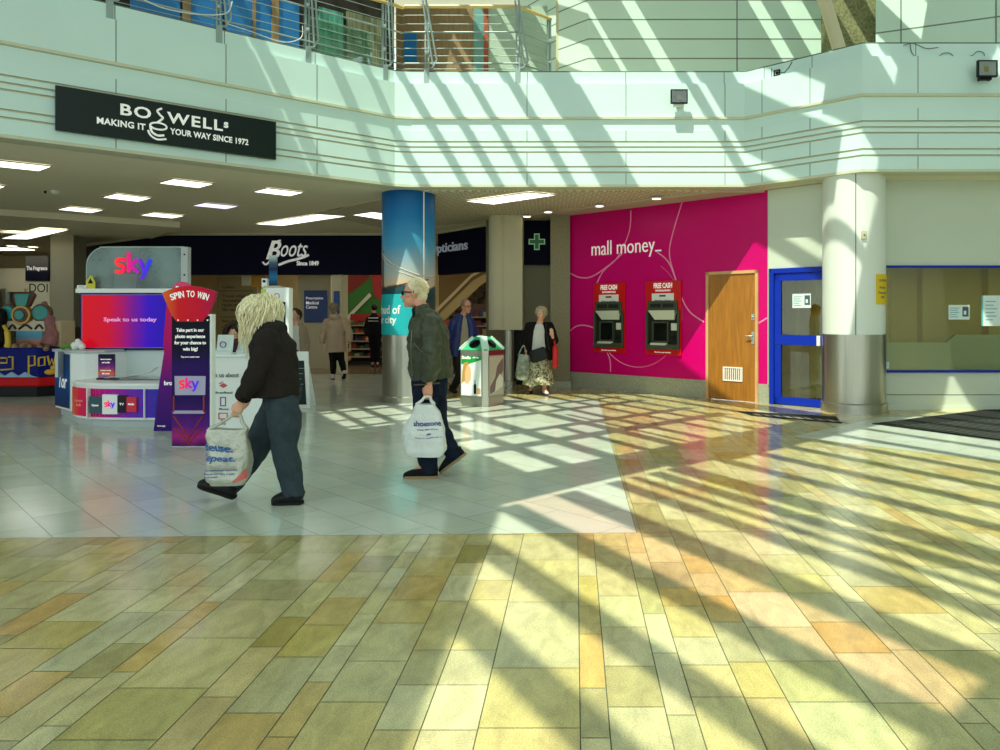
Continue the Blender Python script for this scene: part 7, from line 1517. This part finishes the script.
for s, sg in (('n', -1), ('f', 1)):
    limb(b, J['sh_'+s], J['el_'+s], J['wr_'+s].lerp(J['el_'+s], .1), (.078, .068, .054), 12); b.tube([J['neck']+V((sg*.08, 0, 0)), J['chest']+V((sg*.14, -.06, 0)), J['pel']+V((sg*.15, -.06, -.08))], [.05, .075, .07], 12)
b.tube([J['neck']+V((0, .05, 0)), J['chest']+V((0, .09, 0)), J['pel']+V((0, .1, -.08))], [.09, .165, .165], 14, flat=(1, .4), side=V((1, 0, 0))); fuse('fawn_jacket', b, .013, mat('fawn_cloth', (150, 134, 112), .85), r, it=4, wr=.006)
trousers('dark_trousers', r, J, mat('charcoal_trouser', (40, 38, 40), .85), rad=(.1, .075, .06), vox=.013, wr=.006, waist=(.155, .16)); shoes(r, J, M_shoe, M_shsole, 1.0)
H_ = J['head']; b = MB(); b.ball(H_+hu*.04-hf*.025, (.088, .092, .09), (hl, hf, hu), 12, 9); strands(b, H_, hf, hl, hu, 80, .16, 4, 1.04, wave=.008, face_open=.66, r0=.010); b.build('hair', mat('brown_hair', (70, 54, 40), .6, var=.2, vscale=30), r, smooth=True)

Y0 = 21.3; p = PJ(Y0)
J = dict(pel=p(375, 337), chest=p(374.5, 323), neck=p(374, 315), head=p(374, 308.5), sh_n=p(368.5, 319), el_n=p(366, 328), wr_n=p(367, 337, -.1), sh_f=p(380.5, 319), el_f=p(383, 328), wr_f=p(382, 337),
         hip_n=p(372.5, 340), kn_n=p(373, 351), an_n=p(373, 362), heel_n=zc_(p(373, 366, .1), 0), toe_n=zc_(p(371, 366, -.12), 0), hip_f=p(377.5, 340), kn_f=p(377.5, 351), an_f=p(377.5, 362), heel_f=zc_(p(377, 366, .1), 0), toe_f=zc_(p(378, 366, -.12), 0))
r, (f, l, u), (hf, hl, hu) = person('person in a dark uniform with pale lettering among the shop shelves', (-5.65, 21.3, 0), J, V((-.5, .8, 0)), k=1.0, body_vox=.012, grip=(False, False), face=False)
M_unif = mat('dark_uniform', (20, 20, 26), .85, spec=.15)
jacket('uniform_jacket', r, J, M_unif, torso=(.19, .19, .195, .195, .16, .09), vox=.015, wr=.006, it=3); trousers('uniform_trousers', r, J, M_unif, vox=.015, wr=.006); shoes(r, J, M_shoe, M_shsole)
H_ = J['head']; b = MB(); b.ball(H_+hu*.03-hf*.02, (.088, .098, .1), (hl, hf, hu), 12, 9); b.build('hair', mat('black_hair', (28, 24, 22), .6), r, smooth=True)
b = MB(); 
for i in range(2): z = p(374, 318+3*i).z; b.tube([V((J['chest'].x+.14*t, J['chest'].y-.17+.03*abs(t), z)) for t in (-1, -.5, 0, .5, 1)], .012, 6)
b.build('pale_lettering', M_paper, r)

Y0 = 10.2; p = PJ(Y0)
J = dict(pel=p(234, 366), chest=p(234, 349), neck=p(234, 341), head=p(234, 333), sh_n=p(225, 346), el_n=p(222, 358, -.1), wr_n=p(226, 366, -.28), sh_f=p(243, 346), el_f=p(246, 358, -.1), wr_f=p(242, 366, -.28))
for k_, sx in (('n', -.09), ('f', .09)):
    x_, y_ = J['pel'].x+sx, J['pel'].y; J['hip_'+k_] = V((x_, y_, J['pel'].z-.02)); J['kn_'+k_] = V((x_+sx*.3, y_-.40, J['pel'].z-.0)); J['an_'+k_] = V((x_+sx*.3, y_-.36, .09)); J['heel_'+k_] = V((x_+sx*.3, y_-.30, 0)); J['toe_'+k_] = V((x_+sx*.3, y_-.53, 0))
dzz = J['pel'].z-.55
r, (f, l, u), (hf, hl, hu) = person('person with dark hair seated behind the white information stand', (J['pel'].x, 10.2, 0), J, V((.1, -1, 0)), k=.97, body_vox=.009, grip=(False, False), hfwd=V((.2, -1, -.35)))
jacket('dark_top', r, J, mat('plum_top', (70, 40, 60), .85), torso=(.17, .175, .18, .18, .15, .085), vox=.012, wr=.006, it=4)
trousers('trousers', r, J, mat('charcoal_trouser', (40, 38, 40), .85), top=J['pel']+V((0, 0, .1)), rad=(.095, .075, .06), vox=.012, wr=.006); shoes(r, J, M_shoe, M_shsole)
H_ = J['head']; b = MB(); b.ball(H_+hu*.04-hf*.025, (.09, .096, .095), (hl, hf, hu), 12, 9); strands(b, H_, hf, hl, hu, 90, .2, 12, 1.04, wave=.01, face_open=.68, r0=.010); b.build('hair', mat('dark_brown_hair', (54, 42, 34), .6, var=.2, vscale=30), r, smooth=True)
sx_, sz_ = J['pel'].x, J['pel'].z-.13
r = thing('stool', 'dark stool under the seated person behind the information stand', 'stool', (sx_, 10.25, 0)); b = MB(); b.lathe((sx_, 10.25, 0), [(.17, sz_-.05), (.18, sz_-.03), (.18, sz_-.01), (.16, sz_)], 24); b.build('seat', M_black, r, smooth=40)
b = MB(); b.lathe((sx_, 10.25, 0), [(.2, 0), (.2, .02), (.03, .05), (.03, sz_-.04)], 20); b.build('pedestal', M_steel, r, smooth=40)
